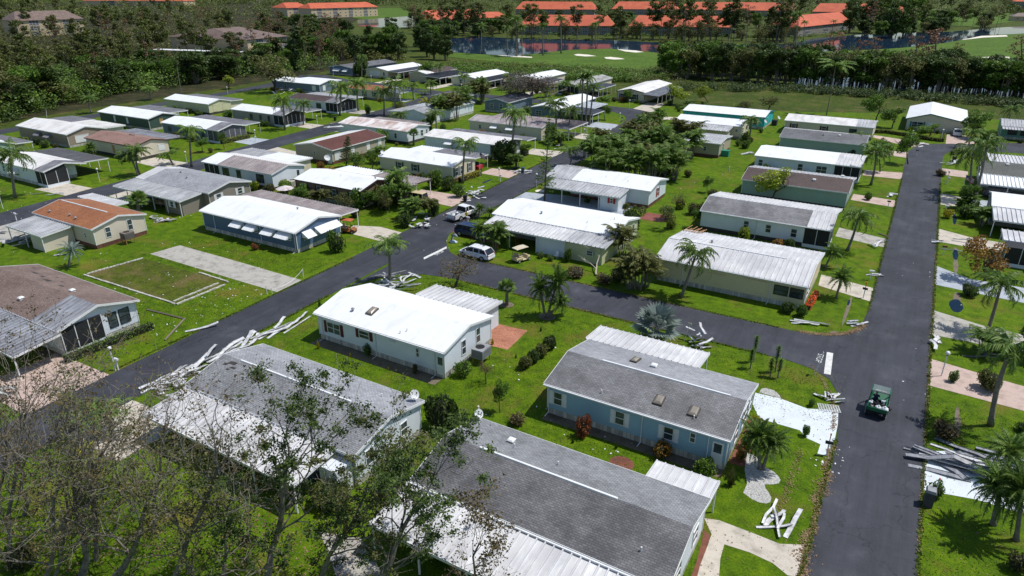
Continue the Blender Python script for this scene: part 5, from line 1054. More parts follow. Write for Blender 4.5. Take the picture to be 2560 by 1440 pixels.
# bushes: kind, px, py, width px, height px, label
def pbush(kind, x, y, wpx, hpx, lab, group=None):
    b = G(x, y); dep = (b - Vector((0, 0, CAM_H))).dot(FW); return plant(kind, b, hpx * dep / F_PX * 1.15, wpx * dep / F_PX, lab, None, group)
for a in [('dark_bush', 1105, 1072, 92, 84, 'big glossy round bush beside the pale grey shingled home'), ('dark_bush', 833, 1262, 108, 62, 'broad dark bush at the white gable under the oaks'), ('red_bush', 1458, 1092, 44, 50, 'round copper-red bush in front of the blue home'), ('orange_bush', 1652, 1142, 56, 40, 'orange-green bush under the blue home wall'),
 ('bush', 1760, 1188, 66, 44, 'green clipped bush at the blue home corner'), ('brown_spiky', 1826, 1215, 70, 56, 'large dark strap-leaf clump beside the gravel bed'), ('bush', 1158, 938, 50, 34, 'low green bush below the white home gable'), ('lime_spiky', 1231, 862, 26, 22, 'yellow-green plant at the patio corner'),
 ('lime_bush', 1868, 1118, 44, 36, 'lime shrub at the blue home gable'), ('yellow_bush', 1885, 1068, 30, 30, 'golden shrub at the blue home gable'), ('orange_bush', 1852, 1150, 30, 30, 'flowering shrub by the gable corner'), ('bush', 2012, 1090, 22, 28, 'small grey-green bush on the white driveway edge'), ('bush', 2028, 1015, 20, 18, 'small round bush beside the crushed lattice'),
 ('olive_bush', 2470, 975, 66, 46, 'round olive bush beside the pink drive'), ('bush', 2380, 955, 28, 26, 'potted bush beside the globe lamp'), ('bush', 2336, 1245, 44, 40, 'round green bush around the mailbox'), ('brown_bush', 2362, 1095, 70, 40, 'dead brown shrub on the right verge'), ('brown_bush', 2352, 440, 30, 14, 'brown uprooted shrub on the road edge by the cul-de-sac'),
 ('dark_bush', 1968, 782, 36, 26, 'dark green bush left of the corner porch'), ('bush', 2002, 790, 36, 28, 'light green bush right of the corner porch'), ('bush', 1418, 655, 22, 30, 'leafy shrub in front of the pale yellow wall'), ('bush', 1352, 645, 22, 12, 'first low shrub by the yellow home wall'), ('bush', 1376, 652, 20, 12, 'second low shrub by the yellow home wall'),
 ('orange_bush', 1242, 622, 14, 24, 'potted croton nearest the date palm'), ('bush', 1268, 626, 12, 26, 'potted narrow shrub in the middle'), ('orange_bush', 1292, 615, 12, 18, 'potted croton behind the beige golf cart'), ('tree' and 'dark_bush', 1262, 408, 70, 52, 'large round clipped dark bush by the tall palm'),
 ('bush', 920, 888, 28, 26, 'dark shrub under the maroon-shuttered windows'), ('lime_spiky', 876, 892, 16, 14, 'first yellow plant along the white home'), ('lime_spiky', 971, 925, 14, 12, 'second yellow plant along the white home'), ('brown_bush', 1038, 935, 18, 26, 'dry brown shrub along the white home'), ('lime_spiky', 796, 872, 30, 26, 'yellow-green plant left of the white home'),
 ('bush', 844, 630, 48, 46, 'round bush beside the slate blue home'), ('red_bush', 638, 625, 20, 14, 'small red shrub in front of the slate blue home'), ('olive_bush', 1545, 700, 60, 26, 'pile-like bush beside the fallen branch'), ('dark_bush', 1575, 590, 50, 60, 'dense vine bush at the corner of the pale yellow home'),
 ('lime_bush', 2318, 250, 40, 20, ''), ('bush', 1960, 1000, 30, 30, ''), ('olive_bush', 1435, 1135, 10, 8, ''), ('spiky', 1432, 1108, 28, 18, 'strap-leaf plant below the copper bush'), ('spiky', 1540, 1122, 30, 22, 'strap-leaf plant in the red mulch ring'), ('brown_bush', 1290, 1060, 54, 26, 'scruffy dry fern patch on the lawn'), ('brown_spiky', 1300, 1065, 40, 24, 'spiky pale plant in the dry fern patch'),
 ('spiky', 1352, 828, 22, 16, 'small plant ring on the lawn'), ('spiky', 1290, 895, 22, 14, 'small plant beside a white stone on the lawn'), ('spiky', 800, 770, 36, 30, 'flowering strap plant on the road edge'), ('bush', 232, 1250, 60, 40, 'leafy undergrowth beneath the bare oaks'), ('olive_bush', 55, 1420, 90, 60, 'brown-green brush at the bottom left corner'),
 ('bush', 1150, 560, 10, 8, ''), ('orange_bush', 805, 438, 26, 30, 'orange shrub by the putty gable'), ('orange_bush', 826, 448, 30, 28, 'second orange shrub by the putty gable'), ('brown_bush', 2408, 655, 10, 8, ''), ('bush', 2430, 545, 34, 34, 'dark garden bush in front of the ribbed awning roof'), ('yellow_bush', 2367, 545, 28, 20, 'yellow bush beneath the white mailbox'),
 ('bush', 2170, 500, 24, 16, 'round shrub beside the concrete drive'), ('dark_bush', 2420, 740, 44, 26, 'dark shrub under the orange-tinged tree'), ('bush', 1018, 545, 46, 40, 'first garden bush before the brown home'), ('tree' and 'bush', 905, 520, 60, 44, 'second garden bush before the brown home'), ('olive_bush', 955, 515, 50, 46, 'third garden bush before the brown home'),
 ('bush', 990, 500, 50, 60, 'fourth garden bush before the brown home, leafy and tall'), ('dark_bush', 860, 505, 44, 40, 'fifth garden bush before the brown home'), ('bush', 815, 500, 40, 34, 'bush at the middle of the brown wall'), ('lime_bush', 715, 482, 36, 30, 'lime bush at the left end of the brown home'), ('bush', 1085, 540, 30, 34, 'small palm-like bush at the brick-edged drive'),
 ('dark_bush', 1120, 475, 44, 30, 'dark bush row behind the pickup, left'), ('bush', 1148, 492, 40, 28, 'bush by the black bin'), ('bush', 1085, 470, 50, 40, 'bush under the cream home wall'), ('bush', 950, 362, 60, 30, 'yellow-green shrub beside the fan palm'), ('bush', 545, 345, 26, 20, 'shrub at the hedge end of the second street'), ('bush', 112, 370, 24, 16, 'round shrub below the clay wall'), ('bush', 150, 358, 30, 16, 'second shrub below the clay wall'),
 ('dark_bush', 744, 302, 20, 18, 'dark ball shrub beside the screened porch'), ('bush', 570, 300, 28, 20, 'croton bush between two homes'), ('dark_bush', 918, 262, 12, 14, ''), ('bush', 921, 285, 18, 20, 'clipped shrub beside the globe lamp on the second street'), ('dark_bush', 905, 190, 44, 34, 'dark bush in front of the top row')]:
    if a[-1]: pbush(*a)
for i, (x, y) in enumerate([(1312, 920), (1335, 905), (1352, 890), (1372, 872)]): pbush('dark_bush' if i % 2 else 'olive_bush', x, y, 42, 30, ('nearest', 'second', 'third', 'farthest')[i] + ' bush of the dark diagonal row on the lawn', 'diagonal row of dark bushes')
for i, (x, y) in enumerate([(1870, 925), (1885, 918), (1928, 945), (1940, 935), (1935, 915)]): pass
for x, y, h, lab in [(1875, 922, 1.9, 'left leaning dragon plant on the corner lawn'), (1884, 905, 2.6, 'taller dragon plant of the left pair'), (1925, 942, 1.8, 'front dragon plant of the right trio'), (1938, 930, 2.6, 'tallest dragon plant of the right trio'), (1944, 945, 1.9, 'right dragon plant of the right trio')]:
    b = G(x, y); o = thing('dragon_plant', lab, 'plant', b, R.uniform(0, 6)); t = MB(); t.tube([(0, 0, 0), (.05, .02, h * .5), (0, .1, h)], [.07, .05, .04], 6); t.build('stem', palm_bark, o)
    c = MB(); rg = random.Random(int(x))
    for i in range(260):
        z = h * (.35 + .7 * rg.random() ** .8); az = rg.uniform(0, 6.28); el = rg.uniform(-.3, 1.0); d = Vector((math.cos(az) * math.cos(el), math.sin(az) * math.cos(el), math.sin(el))) * rg.uniform(.3, .5); s = Vector((-math.sin(az), math.cos(az), 0)) * .03; p = Vector((0, .05, z)); c.quad(p - s, p + s, p + d + Vector((0, 0, -.08)))
    c.build('foliage', L_green, o)
# hedges
def hedge(pts, w_, h, m, lab, n=120):
    b = Vector((pts[0][0], pts[0][1], 0)); o = thing('hedge', lab, 'hedge', b); P = []; core = MB(); rng = np.random.default_rng(len(lab))
    for (p, q_) in zip(pts, pts[1:]):
        a = Vector((p[0], p[1], 0)) - b; c = Vector((q_[0], q_[1], 0)) - b; L = (c - a).length; d = (c - a).normalized(); s = Vector((-d.y, d.x, 0))
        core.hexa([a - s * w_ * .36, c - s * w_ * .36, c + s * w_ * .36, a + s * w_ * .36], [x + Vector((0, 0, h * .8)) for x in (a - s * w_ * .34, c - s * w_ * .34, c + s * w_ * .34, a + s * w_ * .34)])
        for i in range(int(n * L)):
            u = rng.random(); k = rng.integers(0, 3); v = rng.uniform(-.5, .5); z = rng.random()
            if k == 0: z = .95 + rng.normal() * .06
            else: v = (.5 if k == 1 else -.5) + rng.normal() * .05
            P.append(tuple(a.lerp(c, u) + s * v * w_ + Vector((0, 0, max(.03, z * h)))))
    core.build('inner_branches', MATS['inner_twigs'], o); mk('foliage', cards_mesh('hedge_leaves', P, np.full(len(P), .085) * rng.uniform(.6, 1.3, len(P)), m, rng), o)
hedge([(-63.5, 26.4), (-63.3, 31), (-63.0, 34.8)], .9, .8, L_green, 'bright green hedge along the brown shingled home gable')
hedge([(-67.9, 97), (-67.7, 100), (-67.5, 103.2)], .8, 1.0, L_yel, 'golden hedge under the bay windows of the cream home')
hedge([(-131.2, 97), (-131.2, 104.5)], 1.1, 1.0, L_lime, 'lime hedge in front of the grey screened porch')
hedge([(-11, 182.5), (-6, 184.5), (-1.5, 182.5), (3.0, 180.2), (5.2, 179.8), (5.4, 186)], 1.0, .9, L_lime, 'curved lime hedge around the lawn at the end of the road')
hedge([(7.2, 166.3), (8.6, 169.2), (12.5, 170.4)], 1.0, .8, L_lime, 'short yellow-green hedge at the inside of the bend')
hedge([(-68.2, 116), (-68.2, 122)], .9, 1.1, L_dark, 'dark hedge beneath the glazed sunroom')
hedge([(-6.2, 73.2), (-6.0, 78)], .55, .6, L_flower, 'border of orange-red flowers along the corner home')
# ---- bare storm-stripped oaks in the foreground
def oak(bx, by, tx, ty, seed, lab, leaf=None, nleaf=0, tr=.26, maxd=5, lean=0.0, cl=.5):
    tr *= .72; cl *= .62; nleaf = int(nleaf * (1.15 if leaf is L_brown else 1.25)); b = G(bx, by); tp = top_of(b, tx, ty); v = tp - b; H_ = v.length; rg = random.Random(seed); t = MB(); tips = []
    o = thing('oak_tree', lab, 'tree', b)
    d = v.normalized(); stem = []; p = Vector((0, 0, 0)); k = 7; j = Vector((0, 0, 0))
    for i in range(k + 1):
        stem.append(v * (i / k * .72) + j); j = j + Vector((rg.gauss(0, .16), rg.gauss(0, .16), 0))
    t.tube(stem, [tr * (1.25 if i == 0 else 1 - .55 * i / k) for i in range(k + 1)], 9, False)
    for i in range(2, k + 1):
        for q in range(2 if i < k else 3):
            a = rg.uniform(.35, 1.0); s = Vector((rg.gauss(0, 1) + .25, rg.gauss(0, 1), rg.gauss(0, .5) + .1)).normalized(); nd = (d * math.cos(a) + s * math.sin(a)).normalized()
            rtube(t, stem[i], nd, H_ * rg.uniform(.16, .26), tr * .34 * (1.2 - .08 * i), 2, rg, tips, maxd, .5, 5)
    t.build('trunk', bark, o)
    if leaf and tips:
        rng = np.random.default_rng(seed); T = np.array([tuple(x) for x in tips]); sel = T[rng.integers(0, len(T), max(1, int(len(T) * .7)))]
        P = sel[rng.integers(0, len(sel), nleaf)] + rng.normal(size=(nleaf, 3)) * cl * np.array([1, 1, .7]) * rng.uniform(.2, 1, (nleaf, 1)); mk('crown', cards_mesh('oak_leaves', P, rng.uniform(.045, .1, nleaf), leaf, rng, .3, .6), o)
    return o
oak(205, 1440, 185, 1020, 1, 'storm-stripped oak, leftmost of the big trunks at the bottom', L_brown, 900, .27)
oak(290, 1440, 460, 1080, 2, 'storm-stripped oak leaning right beside the leftmost trunk', L_brown, 1200, .27)
oak(425, 1470, 560, 1040, 3, 'bare oak leaning over the lawn in the middle of the oak group', L_brown, 1500, .25)
oak(662, 1475, 735, 1000, 4, 'leafy oak in front of the white carport roof of the pale grey home', L_dark, 9500, .3, cl=.5)
oak(800, 1470, 985, 1110, 5, 'leafy oak leaning right across the gable of the pale grey home', L_olive, 6500, .22, cl=.45)
oak(925, 1500, 1110, 1150, 6, 'leafy oak spreading over the ribbed carport at the bottom', L_dark, 11000, .27, cl=.5)
oak(20, 1420, 40, 960, 7, 'bare oak at the bottom left edge', L_brown, 900, .2)
oak(90, 1500, 110, 1100, 8, 'forked bare oak in the bottom left corner', L_brown, 900, .22)
oak(150, 1330, 330, 960, 9, 'bare oak reaching over the left road', L_brown, 1600, .2)
oak(-60, 1240, 130, 930, 10, 'brown-leaved oak at the left edge above the pink drive', L_brown, 1700, .2)
oak(560, 1440, 600, 1120, 11, 'short bare oak between the leaning trunks', L_olive, 2200, .17)
oak(380, 1330, 420, 960, 13, 'slender bare oak beside the pale carport roof', L_brown, 800, .16)
oak(60, 1290, 60, 940, 14, 'twiggy oak behind the bottom left trunks', L_brown, 1000, .16)
oak(240, 1400, 250, 1000, 15, 'many-branched oak in the middle of the bare foreground group', L_olive, 1500, .18)
oak(-10, 1330, 0, 1010, 16, 'bushy oak cut by the left edge of the photo', L_brown, 1300, .2)
oak(500, 1500, 450, 1190, 17, 'low crooked oak at the bottom edge, left of the leafy oak', L_olive, 2500, .17)
oak(120, 1470, 200, 1180, 18, 'low twiggy oak in front of the big trunks', L_brown, 1200, .16)
oak(1160, 1560, 1230, 1290, 12, 'small brown-leaved oak at the bottom edge over the carport roof', L_brown, 2500, .14)
# fallen branch
b = G(1490, 690); o = thing('fallen_branch', 'pale bare fallen branch lying beside the cross street', 'branch', b); t = MB(); tips = []
rtube(t, Vector((0, 0, .15)), Vector((-.6, .75, .35)), 1.9, .13, 1, random.Random(8), tips, 5, .3, 6); t.build('limbs', plain('pale_wood', (.5, .45, .38), .8), o)
pbush('brown_bush', 1440, 692, 60, 20, 'brown brush pile beside the fallen branch'); pbush('brown_bush', 1512, 708, 50, 22, 'dry brush heap at the foot of the fallen branch')

# ---- woods, tree rows and far trees
def inpoly(x, y, P):
    c = False; j = len(P) - 1
    for i in range(len(P)):
        if (P[i][1] > y) != (P[j][1] > y) and x < (P[j][0] - P[i][0]) * (y - P[i][1]) / (P[j][1] - P[i][1]) + P[i][0]: c = not c
        j = i
    return c
def scatter_px(poly, n, rg, power=1.0):
    xs = [p[0] for p in poly]; ys = [p[1] for p in poly]; out = []
    while len(out) < n:
        x = rg.uniform(min(xs), max(xs)); y = min(ys) + (max(ys) - min(ys)) * rg.random() ** power
        if inpoly(x, y, poly): out.append((x, y))
    return out
rg = random.Random(21)
woods = [(-120, 300), (0, 296), (200, 245), (400, 218), (560, 205), (640, 195), (700, 190), (740, 186), (850, 170), (870, 150), (840, 90), (700, 66), (560, 52), (380, 36), (0, 28), (-120, 40)]
spots = scatter_px(woods, 170, rg)
for i, (x, y) in enumerate(spots):
    if 600 < x < 725 and 150 < y < 160: continue
    dead = x > 430 and rg.random() < .6 and y > 60 or rg.random() < .13
    plant('dead_pine' if dead else 'pine', G(x, y), rg.uniform(10, 15) + (3 if y < 170 else 0), None, 'brown storm-killed pine standing in the woods' if dead else 'green pine standing in the woods', None, 'dead pines in the woods' if dead else 'pines in the woods', rg=rg)
far = [(-100, 16), (2650, 16), (2650, 40), (2100, 50), (1700, 34), (1250, 30), (1000, 24), (900, 26), (-100, 34)]
for i, (x, y) in enumerate(scatter_px(far, 26, rg)):
    plant('pine', G(x, y), rg.uniform(15, 22), None, 'green pine standing in the woods', None, 'pines in the woods', rg=rg)
# pines around the orange-roofed condos, one group per place
for poly, n, lab, h in [([(1000, 66), (1270, 70), (1275, 92), (1060, 92)], 18, 'tall thin pine by the pond left of the long orange roofs', 19), ([(1560, 90), (2000, 98), (2000, 112), (1700, 112)], 24, 'tall thin pine between the orange-roofed buildings', 23), ([(1290, 92), (1560, 94), (1560, 102), (1290, 102)], 12, 'pine on the pond bank before the orange roofs', 18),
                        ([(2080, 60), (2350, 60), (2300, 95), (2150, 110)], 18, 'dark tree by the pond right of the orange roofs', 21), ([(2300, 40), (2560, 60), (2560, 70), (2400, 72)], 10, 'tree beyond the pond at the right', 15), ([(850, 110), (1010, 100), (1120, 150), (1010, 165), (850, 165)], 8, 'tree in the dark grove behind the top row', 12), ([(1290, 22), (2100, 24), (2100, 30), (1290, 30)], 14, 'pine behind the orange roofs', 22)]:
    for (x, y) in scatter_px(poly, n, rg):
        k = 'ficus' if 'grove' in lab or ('dark tree' in lab and rg.random() < .6) else 'pine' if rg.random() < .8 else 'dead_pine'
        plant(k, G(x, y), h * rg.uniform(.75, 1.15), None, lab, None, lab.split(' ', 1)[1].replace('pine', 'pines').replace('tree ', 'trees '), rg=rg)
for poly, n, lab, h in [([(1000, 62), (1280, 64), (1285, 96), (1060, 96)], 34, 'dark broad tree by the pond left of the long orange roofs', 10), ([(1540, 84), (1575, 84), (1575, 98), (1540, 98)], 3, 'dark broad tree between the two long orange roofs', 8), ([(1835, 60), (1990, 60), (2000, 108), (1835, 104)], 16, 'dark broad tree beside the right-hand orange building', 11),
                        ([(2140, 56), (2470, 50), (2470, 80), (2160, 104)], 36, 'dark broad tree by the pond right of the orange roofs', 12), ([(640, 60), (720, 56), (745, 170), (700, 178)], 12, 'dark broad tree at the edge of the beige building', 9), ([(745, 60), (860, 66), (940, 150), (770, 165)], 26, 'dark broad tree in the woods behind the top row', 9), ([(1280, 44), (2000, 48), (2000, 56), (1280, 52)], 22, 'dark tree in the yard behind the long orange roofs', 8), ([(2480, 12), (2600, 12), (2600, 50), (2480, 48)], 10, 'dark tree in the top right corner', 12), ([(360, 160), (640, 172), (640, 184), (360, 200)], 14, 'dark broad tree in front of the long white carport roof', 7)]:
    for (x, y) in scatter_px(poly, n, rg): plant('ficus' if rg.random() < .75 else 'wilt_ficus', G(x, y), h * rg.uniform(.65, 1.15), rg.uniform(5, 8), lab, None, lab.replace('tree', 'trees', 1), rg=rg)
for i, (x, y) in enumerate(scatter_px([(960, 112), (1125, 100), (1125, 152), (960, 150)], 18, rg)): plant('ficus', G(x, y), rg.uniform(10, 13), None, 'dark dense tree in the grove behind the top row', None, 'dark grove behind the top row', rg=rg)
# the dark ficus row along the canal
for i in range(84):
    u = i / 83; x = 1670 + u * 930; y = 178 + u * 62 + (0 if i % 2 else 12) + rg.uniform(-4, 4)
    plant('ficus' if rg.random() < .62 else 'wilt_ficus', G(x, y), rg.uniform(9.5, 12.5), rg.uniform(5.2, 7.2), 'dark ficus tree in the long row beside the canal', None, 'ficus row beside the canal', rg=rg)
for bx, by, ty in [(1055, 135, 68), (1245, 138, 74), (1315, 141, 55), (1357, 141, 72), (1510, 139, 68), (1645, 134, 52), (1905, 119, 64)]:
    plant('royal', G(850 + (bx) / 2.977, by), None, None, 'royal palm on the golf course bank of the pond', top_of(G(850 + bx / 2.977, by), 850 + bx / 2.977 - 1, ty), 'royal palms on the pond bank', rg=rg)
for bx, by, tx, ty in [(1988, 130, 1994, 42), (2078, 90, 2085, 55), (2115, 78, 2124, 40), (2000, 132, 2003, 105), (2008, 100, 2012, 58)]: ptree('royal', bx, by, tx, ty, 'tall palm beside the right-hand orange-roofed building', None, 'palms beside the right-hand orange building')
for bx, by, tx, ty, w_ in [(2082, 148, 2088, 85, 50), (2152, 148, 2150, 100, 26), (2190, 150, 2190, 96, 30), (2290, 160, 2290, 92, 36), (2338, 158, 2340, 76, 64), (2392, 160, 2400, 110, 26), (2555, 160, 2556, 90, 50)]: ptree('rust_tree', bx, by, tx, ty, 'rusty half-bare cypress on the golf course', w_, 'rusty cypresses on the golf course')
# brushwood and hedge banks nobody could count
def mass(name, poly, n, hgt, m, ls, lab_seed, z0=0, power=1.0):
    rng = np.random.default_rng(lab_seed); rr_ = random.Random(lab_seed); P = []; k = int(n / 60)
    for (x, y) in scatter_px(poly, k, rr_, power):
        g = G(x, y); h = hgt * rr_.uniform(.55, 1.15); bl = [(g.x, g.y, z0 + h * .5, h * .8, h * .8, h * .55)]; P.append(blobpts(bl, 60, rng, .6))
    P = np.concatenate(P); P[:, 2] = np.abs(P[:, 2])
    o = mk(name, cards_mesh(name, P, rng.uniform(ls * .6, ls * 1.3, len(P)), m, rng, .9)); o['kind'] = 'stuff'; return o
mass('woods_undergrowth', [(-150, 316), (0, 312), (120, 278), (300, 240), (460, 215), (640, 192), (700, 190), (850, 172), (850, 130), (640, 140), (380, 150), (0, 190), (-150, 200)], 34000, 4.6, L_dark, .36, 1)
mass('woods_undergrowth', [(-150, 312), (0, 306), (120, 274), (300, 238), (460, 213), (640, 190), (700, 188), (850, 170), (850, 130), (640, 140), (380, 150), (0, 190), (-150, 200)], 36000, 5.6, L_green, .34, 21)
mass('woods_undergrowth', [(-150, 200), (0, 190), (380, 150), (640, 140), (850, 130), (850, 60), (560, 60), (300, 62), (0, 60), (-150, 60)], 46000, 7.5, L_olive, .5, 2)
mass('woods_undergrowth', [(-150, 306), (0, 300), (300, 232), (640, 190), (640, 150), (0, 190)], 4000, 5.0, L_olive, .3, 3)
mass('woods_undergrowth', [(-150, 60), (560, 58), (900, 20), (900, 8), (-150, 8)], 22000, 12, L_pine, 1.0, 4)
mass('distant_woods', [(880, 14), (2700, 14), (2700, 3), (880, 3)], 20000, 20, L_pine, 1.8, 5)
mass('distant_woods', [(-150, 12), (900, 12), (900, 2), (-150, 2)], 14000, 20, L_pine, 1.8, 6)
mass('hedge_bank', [(1120, 166), (1290, 170), (1540, 184), (1665, 190), (1668, 204), (1520, 206), (1300, 200), (1130, 188)], 46000, 2.6, L_green, .3, 7)
mass('hedge_bank', [(1120, 160), (1290, 166), (1540, 180), (1665, 187), (1665, 200), (1300, 190), (1130, 180)], 14000, 2.6, L_olive, .3, 8)
mass('dry_brush', [(1640, 175), (1660, 170), (1720, 215), (1660, 222), (1560, 205)], 6000, 2.8, L_olive, .22, 9)
mass('canal_brush', [(1700, 226), (2000, 234), (2300, 252), (2560, 272), (2700, 280), (2700, 262), (2300, 236), (2000, 220), (1700, 212)], 30000, 1.9, L_dark, .25, 10)
mass('pond_bank_brush', [(1290, 98), (1560, 100), (1990, 108), (1990, 113), (1560, 104), (1290, 102)], 5000, 1.2, L_olive, .3, 11)

mass('distant_woods', [(1000, 30), (2300, 40), (2560, 40), (2560, 28), (1000, 18)], 16000, 9, L_pine, 1.1, 12)
mass('distant_woods', [(1210, 66), (1290, 60), (1290, 46), (2050, 52), (2050, 46), (1290, 40), (1000, 44)], 9000, 4, L_green, .6, 13)
mass('condo_shrubs', [(1295, 88), (1535, 91), (1825, 95), (1990, 98), (2140, 78), (2300, 70), (2300, 62), (2150, 74), (1990, 94), (1830, 91), (1530, 88)], 7000, 2.2, L_green, .35, 14)
mass('woods_undergrowth', [(620, 160), (730, 168), (860, 150), (1000, 158), (1000, 140), (850, 120), (720, 120), (600, 150)], 16000, 4.5, L_olive, .4, 15)
# small shrubs at the foot of the homes
rg = random.Random(77)
for (x0, x1, y, n, nm) in [(-48, -31, 76.2, 0, ''), (-46, -34.5, 98.2, 4, 'the red-shuttered home'), (-20, -10.5, 92.8, 3, 'the mottled grey-roofed home'), (-22, -8, 113, 3, 'the dark brown-roofed green home'), (-24, -12, 131.6, 4, 'the white home between the green ones'), (-24, -9, 151.8, 3, 'the grey-roofed green home'), (-27, -9, 172.4, 4, 'the cream home with red shutters'), (-51, -33, 173.8, 4, 'the turquoise home'),
        (-84, -72, 95.4, 6, 'the flagged cream home'), (-88, -71, 114.6, 6, 'the sunroom home'), (-90, -73, 134.8, 7, 'the long tan home'), (-114, -97, 116.5, 5, 'the rust streaked home'), (-105, -92, 75.9, 4, 'the beige ribbed-roof home'), (-148, -133, 77, 4, 'the pink-brown-roofed home'), (-175, -157, 77, 7, 'the clay-walled home'), (-177, -159, 97, 4, 'the dark green home'),
        (-150, -136, 96, 4, 'the grey screened home'), (-182, -165, 118.6, 7, 'the pale yellow home'), (-151, -138, 116.6, 4, 'the three-windowed home'), (-153, -141, 137.6, 4, 'the dark brown-roofed white home'), (-188, -168, 162, 5, 'the steel blue home'), (-154, -140, 161.4, 5, 'the orange-roofed cream home'), (-184, -174, 203, 4, 'the second home of the top row'), (-141, -133, 200, 4, 'the fourth home of the top row'), (-101, -94, 200, 4, 'the sixth home of the top row'), (-80, -72, 197.4, 5, 'the last home of the top row'), (-2, 7, 190.4, 5, 'the open garage home'), (17, 28, 187.8, 4, 'the seafoam home'), (-82, -67, 56.4, 0, '')]:
    for i in range(n):
        k = rg.choice(('bush', 'dark_bush', 'bush', 'olive_bush', 'lime_bush', 'orange_bush')); w_ = rg.uniform(.9, 2.0)
        plant(k, (rg.uniform(x0, x1), y - rg.uniform(.3, 1.2)), w_ * rg.uniform(.6, 1.0), w_, 'small shrub at the foot of ' + nm, None, 'shrubs of ' + nm, rg=rg)
for (xa, ya, xb, yb, n, nm) in [(-91, 92, -86, 112, 7, 'between the brick home and the flagged home'), (-72, 77, -62, 83, 8, 'before the brown home drive'), (-70, 110, -64, 114, 5, 'beside the flagged home drive'), (-70, 129, -65, 140, 6, 'along the left road verge'), (-128, 136, -122, 160, 0, ''), (-110, 128, -96, 134, 7, 'behind the rust streaked home'), (-94, 146, -74, 156, 12, 'behind the long tan home'), (-60, 106, -50, 132, 0, ''), (-48, 112, -34, 132, 7, 'along the thicket edge'), (-34, 150, -30, 172, 8, 'beside the cream and turquoise homes'), (-12, 150, -6, 168, 6, 'between homes west of the straight road'), (10, 170, 16, 188, 6, 'east of the end garage'), (8, 112, 11, 130, 5, 'east of the straight road'), (8.5, 68, 16, 74, 4, 'between the right-hand drives'), (-64, 188, -40, 205, 8, 'on the bend beyond the last home'), (-130, 192, -70, 199, 10, 'in the top row gardens'), (-200, 176, -160, 184, 5, 'by the top street corner')]:
    for i in range(n):
        k = rg.choice(('tree', 'bush', 'olive_bush', 'dark_bush', 'areca', 'bush', 'lime_bush', 'queen')); p_ = (rg.uniform(xa, xb), rg.uniform(ya, yb)); w_ = rg.uniform(1.2, 2.6)
        if k in ('tree', 'queen'): plant(k, p_, rg.uniform(3, 5), 3.2 if k == 'tree' else None, 'small garden ' + ('palm ' if k == 'queen' else 'tree ') + nm, None, 'garden trees ' + nm, rg=rg)
        elif k == 'areca': plant(k, p_, rg.uniform(2.2, 3.4), None, 'small garden palm clump ' + nm, None, 'garden palms ' + nm, rg=rg)
        else: plant(k, p_, w_ * .8, w_, 'garden shrub ' + nm, None, 'garden shrubs ' + nm, rg=rg)
# ragged grass along the road edges and tufts in the near lawns
rng = np.random.default_rng(8); P = []
for (xa, ya, xb, yb, n) in [(-.55, 30, -.5, 50, 2200), (-.5, 76, -.6, 140, 2800), (5.45, 34, 5.45, 140, 5200), (-42, 60.8, -8, 60.8, 2600), (-46, 67.3, -8, 67.3, 3000), (-58.4, 28, -59, 60, 2600), (-52.6, 28, -53.3, 50, 2000), (-54.5, 80, -55.2, 110, 1400), (-60, 76, -62.6, 120, 2200)]:
    t_ = rng.random(n); P.append(np.stack([xa + (xb - xa) * t_ + rng.normal(size=n) * .09, ya + (yb - ya) * t_ + rng.normal(size=n) * .09, np.full(n, .05)], 1))
P = np.concatenate(P); o = mk('edge_grass', cards_mesh('edge_grass', P, rng.uniform(.05, .12, len(P)), leafmat('grass_blade', [(0.03, 0.065, 0.002), (0.08, 0.135, 0.004), (0.15, 0.17, 0.01)]), rng, .2, .5)); o['kind'] = 'stuff'
n = 60000; y_ = rng.uniform(24, 66, n); x_ = rng.uniform(-52, 16, n); k = ~((x_ > -.7) & (x_ < 5.6)) & ~((y_ > 60) & (y_ < 68)) & ~((x_ > -6.5) & (x_ < 0) & (y_ > 24) & (y_ < 52)) & ~((x_ > 5) & (((y_ > 43) & (y_ < 52)) | (y_ > 61))) & ~((x_ > -34) & (x_ < -29) & (y_ > 49) & (y_ < 54)) & ~((x_ < -45) & (y_ < 27))
n2 = 26000; x2 = rng.uniform(-84, -60, n2); y2 = rng.uniform(26, 57, n2); k2 = ~((x2 > -84) & (y2 > 47.4) & (y2 < 51.7)) & ~((x2 > -83) & (x2 < -65.9) & (y2 > 39.2) & (y2 < 46.7))
P = np.concatenate([np.stack([x_[k], y_[k], np.full(k.sum(), .02)], 1), np.stack([x2[k2], y2[k2], np.full(k2.sum(), .02)], 1)])
o = mk('grass_tufts', cards_mesh('grass_tufts', P, rng.uniform(.04, .1, len(P)), MATS['grass_blade'], rng, .2, .35)); o['kind'] = 'stuff'

rg = random.Random(15)
for i in range(16):
    k = rg.choice(('bush', 'lime_bush', 'olive_bush', 'date', 'spiky')); p_ = (rg.uniform(9, 15), rg.uniform(32, 60))
    if not 43 < p_[1] < 53: plant(k, p_, rg.uniform(.9, 1.5), rg.uniform(1.2, 2.2), 'low shrub on the shaded verge at the lower right', None, 'shrubs on the lower right verge', rg=rg)
drive(px([(800, 1330), (900, 1345), (960, 1440), (840, 1440)]), conc_old)

